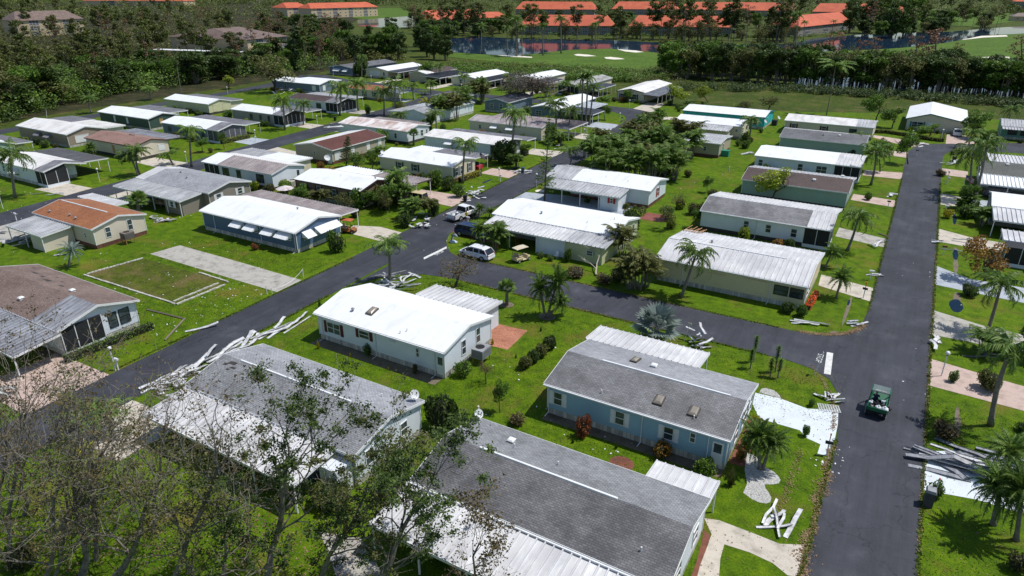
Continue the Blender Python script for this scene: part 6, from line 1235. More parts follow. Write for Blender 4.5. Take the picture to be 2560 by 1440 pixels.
rg = random.Random(31)
for (x, y) in scatter_px([(-60, 300), (0, 296), (200, 248), (400, 218), (640, 192), (760, 180), (760, 160), (560, 180), (300, 205), (0, 262), (-60, 270)], 46, rg): plant('ficus' if rg.random() < .5 else 'wilt_ficus' if rg.random() < .6 else 'tree', G(x, y), rg.uniform(6, 11), rg.uniform(5, 9), 'leafy tree along the edge of the woods', None, 'leafy trees along the woods edge', rg=rg)
for (xa, ya, xb, yb, n, nm) in [(-70.5, 72, -61, 84, 9, 'in the jungle-like garden by the pickup'), (-92, 72, -72, 75.5, 8, 'in front of the brown home'), (-128.5, 84, -125, 96, 3, 'by the second street'), (-62.5, 71.5, -60.3, 83, 4, 'on the left road verge'), (-35, 86, -27, 96, 4, 'on the lawn behind the yellow home'), (-30, 98, -25, 130, 5, 'on the back lawn'), (-112, 130, -98, 136, 4, 'near the long tan home'), (-48, 70, -44, 73, 2, 'by the yellow home carport')]:
    for i in range(n):
        k = rg.choice(('areca', 'tree', 'bush', 'olive_bush', 'olive_tree', 'lime_bush', 'dark_bush')); p_ = (rg.uniform(xa, xb), rg.uniform(ya, yb)); w_ = rg.uniform(1.2, 2.6)
        if 'bush' in k: plant(k, p_, w_ * .8, w_, 'leafy shrub ' + nm, None, 'shrubs ' + nm, rg=rg)
        else: plant(k, p_, rg.uniform(2.4, 4.2), rg.uniform(2.2, 3.6), ('low tree ' if 'tree' in k else 'low palm clump ') + nm, None, ('trees ' if 'tree' in k else 'palm clumps ') + nm, rg=rg)

for (x, y) in scatter_px([(1270, 93), (1560, 95), (2000, 103), (2000, 108), (1560, 101), (1270, 98)], 34, rg): plant('wilt_ficus', G(x, y), rg.uniform(6, 13), rg.uniform(4, 7), 'storm-thinned tree on the far bank of the pond', None, 'storm-thinned trees on the far pond bank', rg=rg)

# ---------------- vehicles ----------------
def paint(name, c, r=.25): return plain(name, c, r, var=.03, spec=.6)
vw = paint('white_car_paint', (.74, .76, .79)); vb = paint('dark_blue_car_paint', (.012, .028, .09)); vt = paint('beige_car_paint', (.6, .5, .32)); vr = paint('red_car_paint', (.35, .01, .02))
tail = paint('tail_lamp_red', (.45, .01, .01)); head = plain('head_lamp_glass', (.75, .77, .8), .15, spec=.8); chrome = plain('chrome', (.5, .5, .52), .25, .9, var=.02)
def loft(mb, st, close=True):
    """st: list of (x, [(y,z)...]) cross-sections"""
    k = len(st[0][1]); n = len(mb.v)
    for x, pr in st:
        for (y, z) in pr: mb.v.append((x, y, z))
    for i in range(len(st) - 1):
        for j in range(k):
            mb.f.append((n + i * k + j, n + i * k + (j + 1) % k, n + (i + 1) * k + (j + 1) % k, n + (i + 1) * k + j))
    mb.f.append(tuple(n + j for j in range(k))[::-1]); mb.f.append(tuple(n + (len(st) - 1) * k + j for j in range(k)))
def sec(hw, zb, zt, r=.08): return [(-hw + r, zb), (hw - r, zb), (hw, zb + r), (hw, zt - r), (hw - r * 1.6, zt), (-hw + r * 1.6, zt), (-hw, zt - r), (-hw, zb + r)]
def wheels(H, xs, hw, r, w_=.22):
    for x in xs:
        for s in (-1, 1):
            m = MB(); y = s * hw; m.tube([(x, y - w_ / 2, r), (x, y + w_ / 2, r)], r, 16); wl = m.build('wheel', tyre_m, H, smooth=False)
            m = MB(); yo = y + s * (w_ / 2 + .005); m.tube([(x, yo - .01, r), (x, yo + .012, r)], r * .62, 12)
            for k in range(5): a = k * 1.257; m.tube([(x, yo + s * .015, r), (x + r * .55 * math.cos(a), yo + s * .02, r + r * .55 * math.sin(a))], .03, 4)
            m.build('rim', rim_m, wl)
def car(label, loc, rz, body, kind='suv'):
    H = thing({'suv': 'parked_suv', 'pickup': 'pickup_truck', 'jeep': 'parked_jeep', 'sedan': 'parked_car'}[kind], label, 'pickup' if kind == 'pickup' else 'car', loc, rz)
    L = {'suv': 4.9, 'pickup': 5.8, 'jeep': 3.9, 'sedan': 4.6}[kind]; hw = {'jeep': .84, 'pickup': .98}.get(kind, .93); h = L / 2
    if kind in ('suv', 'sedan', 'jeep'):
        zb, zt = .3, .98 if kind != 'jeep' else 1.05
        st = [(-h, sec(hw * .86, zb + .12, zt - .06)), (-h + .25, sec(hw * .97, zb, zt)), (-h + 1.2, sec(hw, zb, zt + .02)), (.6, sec(hw, zb, zt)), (h - 1.0, sec(hw * .98, zb, zt - .05)), (h - .25, sec(hw * .92, zb, zt - .17)), (h, sec(hw * .78, zb + .12, zt - .3))]
        m = MB(); loft(m, st); m.build('body', body, H)
        xr, xf = (-h + .12, .75) if kind == 'suv' else (-h + .75, .7) if kind == 'sedan' else (-h + .1, .75)
        zr = {'suv': 1.62, 'sedan': 1.42, 'jeep': 1.78}[kind]; tl, tf = (.55, 1.0) if kind != 'sedan' else (.6, .85)
        if kind == 'jeep': tl, tf = .06, .3
        def gh(k, e): return [(xr - e, sec((hw - .06) + e, zt - .12, zt + .05, .03)), (xr + tl * .9 - e, sec(hw - .2 + e, zt - .1, zr - .04 + e, .06)), (xr + tl + .5, sec(hw - .19 + e, zt - .1, zr + e, .07)), (xf - .5, sec(hw - .19 + e, zt - .1, zr + e, .07)), (xf + e, sec(hw - .22 + e, zt - .1, zr - .06 + e, .06)), (xf + tf + e, sec(hw - .1 + e, zt - .14, zt + .02, .03))]
        m = MB(); loft(m, gh(0, 0)); m.build('windows', carglass, H)
        m = MB(); loft(m, [(xr + tl * .9, sec(hw - .2, zr - .07, zr - .01, .03)), (xr + tl + .5, sec(hw - .17, zr - .07, zr + .035, .03)), (xf - .4, sec(hw - .17, zr - .07, zr + .035, .03)), (xf + .05, sec(hw - .2, zr - .09, zr - .03, .03))]); rf = m.build('roof', body, H)
        for s in (-1, 1):
            m = MB(); y = s * (hw - .2); m.tube([(xr + tl + .3, y, zr + .05), (xf - .3, y, zr + .05)], .03, 5); m.build('roof_rail', chrome, rf) if kind == 'suv' else None
            for (xa, xb) in ((xr + .02, xr + tl * .9), (xr + tl + .75, xr + tl + .8), (xf - .35 - (.5 if kind == 'suv' else .3), xf - .8 if kind == 'suv' else xf - .62), (xf + tf, xf)):
                m = MB(); m.tube([(xa, s * (hw - .05), zt), (xb, s * (hw - .185), zr - .03)], .05, 5); m.build('pillar', body, H)
        for s in (-1, 1):
            m = MB(); m.sphere((-h + .06, s * (hw - .2), zt - .14), .13, 8, 6, (.6, 1.2, 1)); m.build('taillight', tail, H)
            m = MB(); m.sphere((h - .18, s * (hw - .24), zt - .33), .13, 8, 6, (1.2, 1.2, .7)); m.build('headlight', head, H)
            m = MB(); m.sphere((xf + .35, s * (hw + .09), zt + .1), .1, 8, 6, (.7, 1.2, .9)); m.build('mirror', body, H)
        m = MB(); m.box(-h - .05, -h + .1, -hw * .8, hw * .8, .34, .56); m.build('bumper', body if kind != 'jeep' else black, H)
        if kind == 'jeep': m = MB(); m.tube([(-h - .28, .1, 1.0), (-h - .06, .1, 1.0)], .37, 14); m.build('spare_wheel', tyre_m, H)
        if kind == 'suv': m = MB(); m.box(-h - .012, -h + .05, -.25, .25, .62, .74); m.build('number_plate', white_trim, H)
        wheels(H, (-h + .95, h - .95), hw - .08, .36 if kind != 'sedan' else .33)
    else:
        zb, zt = .5, 1.12
        m = MB(); loft(m, [(.9, sec(hw, zb, zt + .02)), (1.9, sec(hw * .98, zb, zt)), (h - .3, sec(hw * .95, zb, zt - .06)), (h, sec(hw * .85, zb + .05, zt - .2))]); m.build('bonnet', body, H)
        m = MB(); loft(m, [(-.55, sec(hw, zb, zt)), (.9, sec(hw, zb, zt))]); m.build('cab', body, H)
        m = MB(); loft(m, [(-.6, sec(hw - .1, zt - .05, zt + .05, .03)), (-.42, sec(hw - .2, zt - .05, 1.82, .06)), (.7, sec(hw - .2, zt - .05, 1.84, .06)), (1.45, sec(hw - .1, zt - .05, zt + .03, .03))]); m.build('windows', carglass, H)
        m = MB(); loft(m, [(-.46, sec(hw - .19, 1.76, 1.84, .03)), (0, sec(hw - .17, 1.76, 1.9, .03)), (.72, sec(hw - .19, 1.76, 1.86, .03))]); m.build('roof', body, H)
        for s in (-1, 1):
            for (xa, xb) in ((-.5, -.42), (.12, .1), (1.45, .7)): m = MB(); m.tube([(xa, s * (hw - .07), zt), (xb, s * (hw - .185), 1.8)], .055, 5); m.build('pillar', body, H)
            m = MB(); m.box(-h, -.57, s * hw - (.09 if s > 0 else 0), s * hw + (.09 if s < 0 else 0), zb, zt); m.build('bed_side', body, H)
            m = MB(); m.box(-h - .02, -h + .06, s * (hw - .1) - .08, s * (hw - .1) + .08, .75, 1.05); m.build('taillight', tail, H)
            m = MB(); m.box(h - .1, h - .02, s * (hw - .25) - .14, s * (hw - .25) + .14, .78, .95); m.build('headlight', head, H)
            m = MB(); m.sphere((1.0, s * (hw + .12), zt + .15), .13, 8, 6, (.6, 1.1, 1.2)); m.build('mirror', black, H)
        m = MB(); m.box(-h + .02, -.57, -hw + .09, hw - .09, zb, zb + .1); m.build('bed_floor', black, H)
        m = MB(); m.box(-h - .01, -h + .06, -hw + .2, hw - .2, zb + .05, zt); m.build('tailgate', body, H); m = MB(); m.box(-h - .15, -h - .02, -hw + .05, hw - .05, .42, .6); m.build('bumper', chrome, H)
        wheels(H, (-h + 1.15, h - 1.05), hw - .09, .42, .27)
    return H
def at_px(x, y, z=0): return G(x, y, z)
car('white SUV parked on the grass corner, tail towards the cross street', (-45.5, 68.3, 0), math.radians(180 - 4), vw, 'suv').scale = (.97, .95, .92)
d = G(1186, 531) - G(1136, 549)
pk = (-57.15, 79.2, 0)
pc = G(1160, 543); pkr = math.atan2(d.y, d.x)
car('white pickup truck with bags in its open bed stopped on the left road', pc, pkr, vw, 'pickup')
car('dark blue vehicle on red pavers mostly hidden by the date palm', G(1180, 590), math.radians(0), vb, 'suv')
car('beige off-roader with a spare wheel on its tail', G(1040, 506), math.radians(182), vt, 'jeep')
car('pale car with red tail lamps inside the open garage at the end of the road', G(2392, 338), math.radians(90), vw, 'sedan')
car('blue car under the white carport at the right edge', (14.0, 134.2, 0), 0, vb, 'suv')
car('red car inside the carport of the flagged cream home', (-71.6, 106.2, 0), math.radians(180), vr, 'sedan')
car('dark red vehicle under the dark peaked carport roof', G(1036, 196), math.radians(90), vr, 'suv')
car('white golf-course side van glimpsed beside the taupe carport', (-99.5, 61.5, 0), math.radians(180), vt, 'sedan') if 0 else None
def bag(loc, r, m, lab, grp=None, seed=0):
    rg = random.Random(seed); mb = MB(); mb.sphere((0, 0, r * .55), r, 9, 6, (1, .9, .62)); mb.v = [(x * rg.uniform(.88, 1.12), y * rg.uniform(.88, 1.12), z * rg.uniform(.9, 1.1)) for x, y, z in mb.v]; mb.tube([(0, 0, r * 1.05), (.03, 0, r * 1.35)], [r * .12, r * .3], 6)
    o = mb.build('rubbish_bag', m, None, loc); return tag(o, lab, 'rubbish bag', grp)
bagw = plain('white_bag_plastic', (.7, .72, .75), .4); bagk = plain('black_bag_plastic', (.02, .02, .022), .3)
rg = random.Random(4)
for i in range(9):
    u = rg.uniform(-2.6, -.9); v = rg.uniform(-.6, .6); x = pc.x + u * math.cos(pkr) - v * math.sin(pkr); y = pc.y + u * math.sin(pkr) + v * math.cos(pkr)
    bag((x, y, .62 + rg.uniform(0, .2)), rg.uniform(.2, .3), bagw if i % 3 else bagk, 'white rubbish bag in the pickup truck bed' if i % 3 else 'black rubbish bag in the pickup truck bed', 'bags in the pickup bed', i)
# green utility vehicle seen from above and behind
ux, uy = 1.85, 55.9
U = thing('utility_vehicle', 'green utility vehicle hauling rubbish bags up the straight road', 'utility vehicle', (ux, uy, 0), math.radians(88))
gp = paint('green_vehicle_paint', (.004, .11, .045), .35)
m = MB(); loft(m, [(-.3, sec(.68, .35, .75)), (.75, sec(.7, .35, .72)), (1.35, sec(.62, .35, .95)), (1.6, sec(.5, .4, .8))]); m.build('body', gp, U)
m = MB(); m.box(-1.45, -.35, -.72, .72, .72, .82); m.box(-1.45, -1.38, -.72, .72, .82, 1.02); m.box(-1.45, -.35, -.72, -.66, .82, 1.02); m.box(-1.45, -.35, .66, .72, .82, 1.02); m.build('cargo_bed', gp, U)
for s in (-1, 1):
    m = MB(); m.tube([(1.25, s * .66, .85), (.85, s * .66, 1.85), (-.2, s * .66, 1.88), (-.35, s * .68, .8)], .05, 6); m.build('roll_bar', gp, U)
    m = MB(); m.tube([(1.5, s * .4, .62), (1.58, s * .4, .62)], .09, 8); m.build('headlight', head, U)
    m = MB(); m.box(-1.3, -.5, s * .74 - .1, s * .74 + .1, .66, .74); m.build('fender', gp, U)
m = MB(); m.box(-.28, .82, -.62, .62, 1.88, 1.93); rf = m.build('roof', plain('grey_canopy', (.12, .16, .16), .5), U)
for k in range(2):
    m = MB(); m.box(-.15 , .0, -.42 + k * .46, -.04 + k * .46, 1.931, 1.945); m.build('vent_panel', plain('pale_grey_slat', (.3, .32, .3), .5), rf)
m = MB(); m.box(-.3, .25, -.55, .55, .72, .85); m.box(-.34, -.24, -.55, .55, .85, 1.2); m.build('seat', black, U)
wheels(U, (-1.0, 1.15), .62, .3, .24)
m = MB(); m.tube([(.62, .28, 1.0), (.68, .28, 1.08)], .16, 12); m.build('steering_wheel', black, U)
for i, (a, b, r, mm, lab) in enumerate([(-.55, .5, .24, bagw, 'white bag at the left of the utility vehicle bed'), (-.6, .15, .3, bagk, 'large black bag in the utility vehicle bed'), (-.55, -.25, .28, bagk, 'second black bag in the utility vehicle bed'), (-1.15, .45, .26, bagk, 'black bag at the tail of the utility vehicle bed'), (-1.15, -.05, .26, bagw, 'white bag at the middle tail of the utility vehicle bed'), (-1.2, -.5, .3, bagw, 'biggest white bag at the right tail of the bed'), (-.95, -.75, .24, bagk, 'black bag hanging over the right side of the bed')]):
    bag((ux - b, uy + a, .83), r, mm, lab, None, i + 30)
mb = MB(); mb.tube([(0, 0, 0), (0, 0, .36)], [.13, .16], 12, True); mb.tube([(0, 0, .34), (0, 0, .4)], [.17, .17], 12, True); tag(mb.build('bucket', bagw, None, (ux + .3, uy - .45, .95)), 'white bucket among the bags in the utility vehicle bed', 'bucket')
# people: one continuous skinned body each
def person(label, loc, rz, J, E, Rr, mats, zcut, hairc, headp):
    me = bpy.data.meshes.new('person'); me.from_pydata(J, E, []); ob = bpy.data.objects.new('person', me); COL.objects.link(ob)
    ob.modifiers.new('s', 'SKIN'); ob.modifiers.new('u', 'SUBSURF').levels = 1
    if not me.skin_vertices: me.skin_vertices.new() if hasattr(me.skin_vertices, 'new') else None
    for i, r in enumerate(Rr): me.skin_vertices[0].data[i].radius = (r, r)
    me.skin_vertices[0].data[0].use_root = True
    bpy.context.view_layer.update(); dg = bpy.context.evaluated_depsgraph_get(); nm = bpy.data.meshes.new_from_object(ob.evaluated_get(dg)); bpy.data.objects.remove(ob)
    nm.materials.clear()
    for k in mats: nm.materials.append(k)
    for p in nm.polygons: p.material_index = zcut(p.center); p.use_smooth = True
    o = mk('person', nm, None, loc); o.rotation_euler = (0, 0, rz); tag(o, label, 'person')
    m = MB(); hx, hy, hz = headp; m.sphere((hx - .015, hy, hz + .045), .112, 10, 7, (1, .9, .95)); m.build('hair', hairc, o)
    m = MB()
    for s in (-1, 1): m.sphere((hx + .098, hy + s * .034, hz + .0), .012, 6, 4)
    m.build('eyes', black, o)
    m = MB(); m.sphere((hx + .112, hy, hz - .03), .018, 6, 4, (1, .8, 1.3)); m.build('nose', skin_m, o)
    return o
skin_m = plain('skin', (.42, .22, .14), .6, var=.05); shirt_y = plain('yellow_shirt', (.7, .5, .02), .8); trou = plain('dark_trousers', (.03, .03, .04), .8); shirt_b = plain('navy_shirt', (.015, .02, .08), .8); hair_d = plain('dark_hair', (.02, .015, .01), .8); cap_b = plain('blue_cap', (.05, .12, .35), .7)
J = [(0, 0, .95), (0, 0, 1.15), (0, 0, 1.38), (.01, 0, 1.5), (.02, 0, 1.64), (0, .1, .9), (.03, .12, .5), (0, .13, .08), (.14, .14, .03), (0, -.1, .9), (-.04, -.12, .5), (-.06, -.13, .08), (.08, -.14, .03),
     (0, .19, 1.4), (.04, .24, 1.13), (.2, .22, .98), (.29, .2, .95), (0, -.19, 1.4), (.05, -.25, 1.13), (.22, -.2, 1.0), (.3, -.17, .98)]
for s, b in ((1, 16), (-1, 20)):
    for k in range(4): J += [(J[b][0] + .06 + .01 * (k % 2), J[b][1] - .03 + .02 * k, J[b][2] - .02), (J[b][0] + .09, J[b][1] - .03 + .02 * k, J[b][2] - .05)]
    J += [(J[b][0] + .02, J[b][1] - s * .05, J[b][2] + .01), (J[b][0] + .05, J[b][1] - s * .06, J[b][2])]
E_ = [(0, 1), (1, 2), (2, 3), (3, 4), (0, 5), (5, 6), (6, 7), (7, 8), (0, 9), (9, 10), (10, 11), (11, 12), (2, 13), (13, 14), (14, 15), (15, 16), (2, 17), (17, 18), (18, 19), (19, 20)]
n0 = 21
for b in (16, 20):
    for k in range(5): E_ += [(b, n0), (n0, n0 + 1)]; n0 += 2
Rs = [.14, .13, .15, .055, .1, .085, .06, .045, .035, .085, .06, .045, .035, .06, .045, .035, .028, .06, .045, .035, .028] + [.009, .008] * 10
zc = lambda c: 2 if c.z > 1.46 or (c.z < 1.12 and (abs(c.y) > .17 and c.z > .9)) or c.x > .2 and c.z > .8 else 1 if c.z > .93 else 0
b = G(1167, 555); person('person in a yellow shirt standing beside the pickup truck bed', b, math.radians(110), J, E_, Rs, (trou, shirt_y, skin_m), zc, hair_d, (.02, 0, 1.66))
JS = [list(p) for p in J]
for i, p in ((6, (.42, .14, .92)), (7, (.5, .15, .5)), (8, (.62, .15, .46)), (10, (.42, -.14, .92)), (11, (.5, -.15, .5)), (12, (.62, -.15, .46)), (14, (.12, .24, 1.2)), (15, (.36, .2, 1.12)), (16, (.46, .16, 1.14)), (18, (.12, -.24, 1.2)), (19, (.36, -.2, 1.12)), (20, (.46, -.16, 1.14))): JS[i] = p
k = 21
for s, b_ in ((1, 16), (-1, 20)):
    for q_ in range(4): JS[k] = (JS[b_][0] + .06, JS[b_][1] - .03 + .02 * q_, JS[b_][2]); JS[k + 1] = (JS[b_][0] + .07, JS[b_][1] - .03 + .02 * q_, JS[b_][2] - .04); k += 2
    JS[k] = (JS[b_][0] + .02, JS[b_][1] - s * .05, JS[b_][2] + .01); JS[k + 1] = (JS[b_][0] + .05, JS[b_][1] - s * .06, JS[b_][2]); k += 2
person('driver in a navy shirt seated in the green utility vehicle', (ux - .26, uy + .02, .02), math.radians(88), JS, E_, Rs, (trou, shirt_b, skin_m), lambda c: 2 if c.z > 1.46 or c.x > .4 and c.z > 1.05 else 1 if c.z > .99 and c.x < .4 else 0, cap_b, (.02, 0, 1.66))
def cart(label, loc, rz, roofm, bodym):
    H = thing('golf_cart', label, 'golf cart', loc, rz)
    m = MB(); loft(m, [(-1.15, sec(.55, .3, .7)), (-.2, sec(.58, .28, .72)), (-.15, sec(.58, .25, .35)), (.5, sec(.58, .25, .35)), (.6, sec(.55, .28, .8)), (1.15, sec(.42, .35, .62))]); m.build('body', bodym, H)
    m = MB(); m.box(-.75, -.1, -.52, .52, .72, .84); m.box(-.82, -.72, -.52, .52, .84, 1.2); m.box(-1.2, -.84, -.5, .5, .72, .8); m.build('seat', plain('tan_vinyl', (.5, .4, .26), .6), H)
    m = MB(); loft(m, [(-1.1, sec(.55, 1.82, 1.88, .02)), (0, sec(.6, 1.86, 1.93, .02)), (.75, sec(.55, 1.82, 1.88, .02))]); m.build('roof', roofm, H)
    for s in (-1, 1):
        for x, x2 in ((.72, .62), (-1.0, -.98)): m = MB(); m.tube([(x, s * .5, .68), (x2, s * .5, 1.83)], .022, 5); m.build('post', black, H)
    m = MB(); m.tube([(.42, .25, .95), (.47, .25, 1.02)], .15, 10); m.build('steering_wheel', black, H)
    wheels(H, (-.8, .8), .5, .22, .18)
cart('beige golf cart with a cream roof on the lawn by the pale yellow home', G(1303, 652), math.radians(70), vt and plain('cream_roof', (.66, .58, .42), .5), vt)
cart('golf cart with an orange roof under the slate blue home carport', G(872, 581), math.radians(15), plain('orange_canopy', (.45, .13, .05), .6), plain('orange_body', (.28, .1, .03), .4))
cart('small golf cart parked inside the taupe home carport', (-101.0, 61.8, 0), math.radians(180), plain('cream_roof', (.66, .58, .42), .5), vt)

# ---------------- street furniture ----------------
globe = plain('white_globe', (.8, .82, .84), .2)
def lamp(x, y, label, h=2.1, tilt=0):
    H = thing('globe_lamp', label, 'lamp post', G(x, y), 0, 'globe lamps of the gardens'); H.rotation_euler = (0, tilt, 0)
    m = MB(); m.tube([(0, 0, 0), (0, 0, h)], [.05, .045], 8); m.build('post', white_trim, H); m = MB(); m.tube([(0, 0, h), (0, 0, h + .08)], [.09, .07], 8); m.build('collar', black, H)
    m = MB(); m.sphere((0, 0, h + .24), .19, 12, 8); m.build('globe', globe, H, smooth=True)
for a in [(289, 927, 'globe lamp on the verge by the pink drive'), (2353, 940, 'globe lamp beside the pink drive right of the straight road'), (1341, 469, 'globe lamp left of the sparse norfolk pine'), (1248, 454, 'globe lamp by the mailbox of the flagged home'), (1573, 272, 'globe lamp before the last home of the top row'), (1549, 307, 'globe lamp on the island at the bend'),
          (1460, 350, 'globe lamp near the debris by the bend'), (8, 522, 'globe lamp at the far left edge'), (794, 314, 'globe lamp beside the second street drive'), (2365, 462, 'globe lamp with a mailbox right of the cul-de-sac'), (2277, 354, 'globe lamp in the lime hedge, left one'), (2352, 351, 'globe lamp in the lime hedge, right one'),
          (1154, 230, 'globe lamp on the top street, middle'), (929, 207, 'globe lamp on the top street, left'), (250, 455, 'globe lamp on the second street verge'), (570, 237, 'globe lamp post with a rope at the edge of the woods'), (468, 410, 'globe lamp by the concrete drive of the second street'), (640, 352, 'globe lamp beside the clipped hedge')]: lamp(*a)
def mailbox(x, y, label, bm, flag=None, h=1.05):
    H = thing('mailbox', label, 'mailbox', G(x, y), R.uniform(-.2, .2))
    m = MB(); m.box(-.045, .045, -.045, .045, 0, h); m.build('post', white_trim, H)
    m = MB(); k = [(-.1, 0), (.1, 0), (.1, .12), (.06, .2), (-.06, .2), (-.1, .12)]
    loft(m, [(-.26, [(a, b + h) for a, b in k]), (.26, [(a, b + h) for a, b in k])]); m.build('box', bm, H)
    if flag: m = MB(); m.box(-.03, .03, -.03, .03, h, h + .75); m.box(-.05, .05, -.05, .05, h + .75, h + .9); m.build('marker', flag, H)
orm = plain('orange_marker', (.8, .18, .03), .5)
for a in [(2066, 1138, 'dark mailbox with an orange marker on the white painted drive', black, orm), (2158, 745, 'dark mailbox with an orange marker by the corner lot', black, orm), (2219, 521, 'dark mailbox beside the white debris by the concrete drive', black), (2363, 533, 'white mailbox over the yellow bush', white_trim), (2357, 637, 'maroon mailbox on a white post by the grey drive', maroon),
          (1170, 562, 'white mailbox on a white post beside the pickup truck', white_trim), (1251, 454, 'white mailbox under the globe lamp of the flagged home', white_trim), (42, 552, 'white mailbox by the left road', white_trim), (296, 925, 'white mailbox beside the globe lamp by the pink drive', white_trim), (1555, 306, 'black mailbox on the island at the bend', black), (2368, 460, 'white mailbox at the globe lamp right of the cul-de-sac', white_trim), (2175, 700, 'short white post at the road edge by the corner lot', white_trim), (640, 355, 'mailbox at the end of the clipped hedge', white_trim), (2290, 390, 'mailbox in the hedge garden by the cul-de-sac', black)]: mailbox(*a)
mb = MB(); mb.box(-.28, .28, -.3, .3, 0, 1.15); o = thing('pillar_mailbox', 'large dark pillar mailbox wrapped by a round bush at the right', 'mailbox', G(2318, 1262)); mb.build('pillar', plain('dark_stone', (.07, .07, .075), .8), o)
mb = MB(); mb.hexa([(-.32, -.34, 1.15), (.32, -.34, 1.15), (.32, .34, 1.15), (-.32, .34, 1.15)], [(-.25, -.3, 1.35), (.25, -.3, 1.35), (.25, .3, 1.35), (-.25, .3, 1.35)]); mb.build('cap', plain('grey_cap', (.3, .31, .33), .6), o); mb = MB(); mb.tube([(.3, .45, 0), (.3, .45, 1.9)], .025, 5); mb.build('rod', white_trim, o); mb = MB(); mb.tube([(.3, .45, 1.9), (.3, .45, 2.05)], .05, 6); mb.build('marker', orm, o)
# stop sign seen edge-on / from the back
s = G(2036, 937); H = thing('stop_sign', 'leaning street sign on a white post at the stop line', 'sign', s, 0); m = MB(); m.tube([(0, 0, 0), (.35, .25, 2.3)], .04, 6); m.build('post', white_trim, H)
m = MB(); oc = [(.3 * math.cos(math.pi / 8 + k * math.pi / 4), .3 * math.sin(math.pi / 8 + k * math.pi / 4)) for k in range(8)]; loft(m, [(.32, [(.25 + a, 2.05 + b) for a, b in oc]), (.335, [(.25 + a, 2.05 + b) for a, b in oc])]); m.build('sign_plate', plain('grey_plate', (.55, .56, .58), .4), H)
s = G(1710, 853); H = thing('street_sign', 'short leaning white sign post near the bent metal behind the silver palm', 'sign', s, 0); m = MB(); m.tube([(0, 0, 0), (.3, .3, 1.9)], .03, 6); m.build('post', white_trim, H); m = MB(); m.box(.1, .5, .28, .3, 1.75, 1.95); m.build('sign_plate', offwhite, H)
def pole(x, y, tx, ty, r, lab, m=bark):
    b = G(x, y); mb = MB(); v = top_of(b, tx, ty) - b; mb.tube([(0, 0, 0), v * .5, v], [r, r * .8, r * .6], 8); return tag(mb.build('pole', m, None, b), lab, 'pole')
pole(453, 232, 442, 166, .16, 'leaning wooden utility pole behind the pale yellow home'); pole(117, 293, 115, 274, .07, 'short white pole at the edge of the woods', white_trim); pole(833, 190, 833, 145, .06, 'thin white flagless pole in the top row', white_trim)
# flags
def flag(x, y, h, lab):
    H = thing('flag', lab, 'flag', G(x, y)); m = MB(); m.tube([(0, 0, 0), (0, 0, h)], [.035, .025], 6); m.build('pole', white_trim, H)
    W_, Hh = 1.25, .8; fr = H
    def cloth(mb, x0, x1, z0, z1, off):
        n = 8
        for i in range(n):
            a, b = x0 + (x1 - x0) * i / n, x0 + (x1 - x0) * (i + 1) / n; f = lambda u: .12 * math.sin(u * 5) * u; g_ = lambda u: -.45 * u
            mb.quad((a, f(a) + off, z0 + g_(a)), (b, f(b) + off, z0 + g_(b)), (b, f(b) + off, z1 + g_(b)), (a, f(a) + off, z1 + g_(a)))
    rm, wm = MB(), MB()
    for k in range(13): cloth(rm if k % 2 == 0 else wm, .03, W_, h - .1 - Hh * (k + 1) / 13, h - .1 - Hh * k / 13, 0)
    rm.build('red_stripes', plain('flag_red', (.5, .02, .04), .8), H); wm.build('white_stripes', white_trim, H)
    m = MB(); cloth(m, .03, W_ * .42, h - .1 - Hh * 7 / 13, h - .1, -.004); cloth(m, .03, W_ * .42, h - .1 - Hh * 7 / 13, h - .1, .004); ca = m.build('canton', plain('flag_blue', (.02, .04, .2), .8), H)
    m = MB()
    for a in range(6):
        for b in range(5): x_ = .08 + a * .075; z_ = h - .16 - b * .08 - .45 * x_; yy = .12 * math.sin(x_ * 5) * x_; m.box(x_ - .012, x_ + .012, yy - .009, yy + .009, z_ - .012, z_ + .012)
    m.build('stars', white_trim, ca)
flag(1200, 442, 4.6, 'striped flag on a white pole before the flagged cream home'); flag(2404, 482, 3.2, 'striped flag beside the twin palms at the right')
# dolphin mailbox statue
H = thing('dolphin_statue', 'grey leaping dolphin statue on a pale base at the red pavers', 'statue', G(1134, 606)); gm = plain('grey_statue', (.26, .29, .33), .4); m = MB()
m.tube([(-.35, 0, .35), (-.22, 0, .7), (0, 0, 1.0), (.28, 0, 1.12), (.5, 0, 1.02), (.68, 0, .85), (.8, 0, .78)], [.05, .12, .2, .21, .16, .07, .03], 10); m.build('body', gm, H, smooth=True)
m = MB(); m.quad((0, 0, 1.15), (.22, 0, 1.3), (-.12, 0, 1.45)); m.hexa([(.2, -.2, .95), (.35, -.15, .95), (.2, -.5, .7), (.15, -.48, .7)], [(.2, -.2, 1), (.35, -.15, 1), (.2, -.5, .73), (.15, -.48, .73)]); m.build('fins', gm, H)
m = MB(); m.hexa([(-.38, -.3, .2), (-.2, 0, .4), (-.38, .3, .2), (-.42, 0, .3)], [(-.38, -.3, .23), (-.2, 0, .45), (-.38, .3, .23), (-.42, 0, .35)]); m.build('tail', gm, H); m = MB(); m.sphere((-.1, 0, .1), .5, 10, 6, (1.1, .9, .4)); m.sphere((.2, .1, .05), .35, 8, 5, (1, 1, .4)); m.build('base', plain('pale_blue_base', (.5, .62, .72), .6), H)
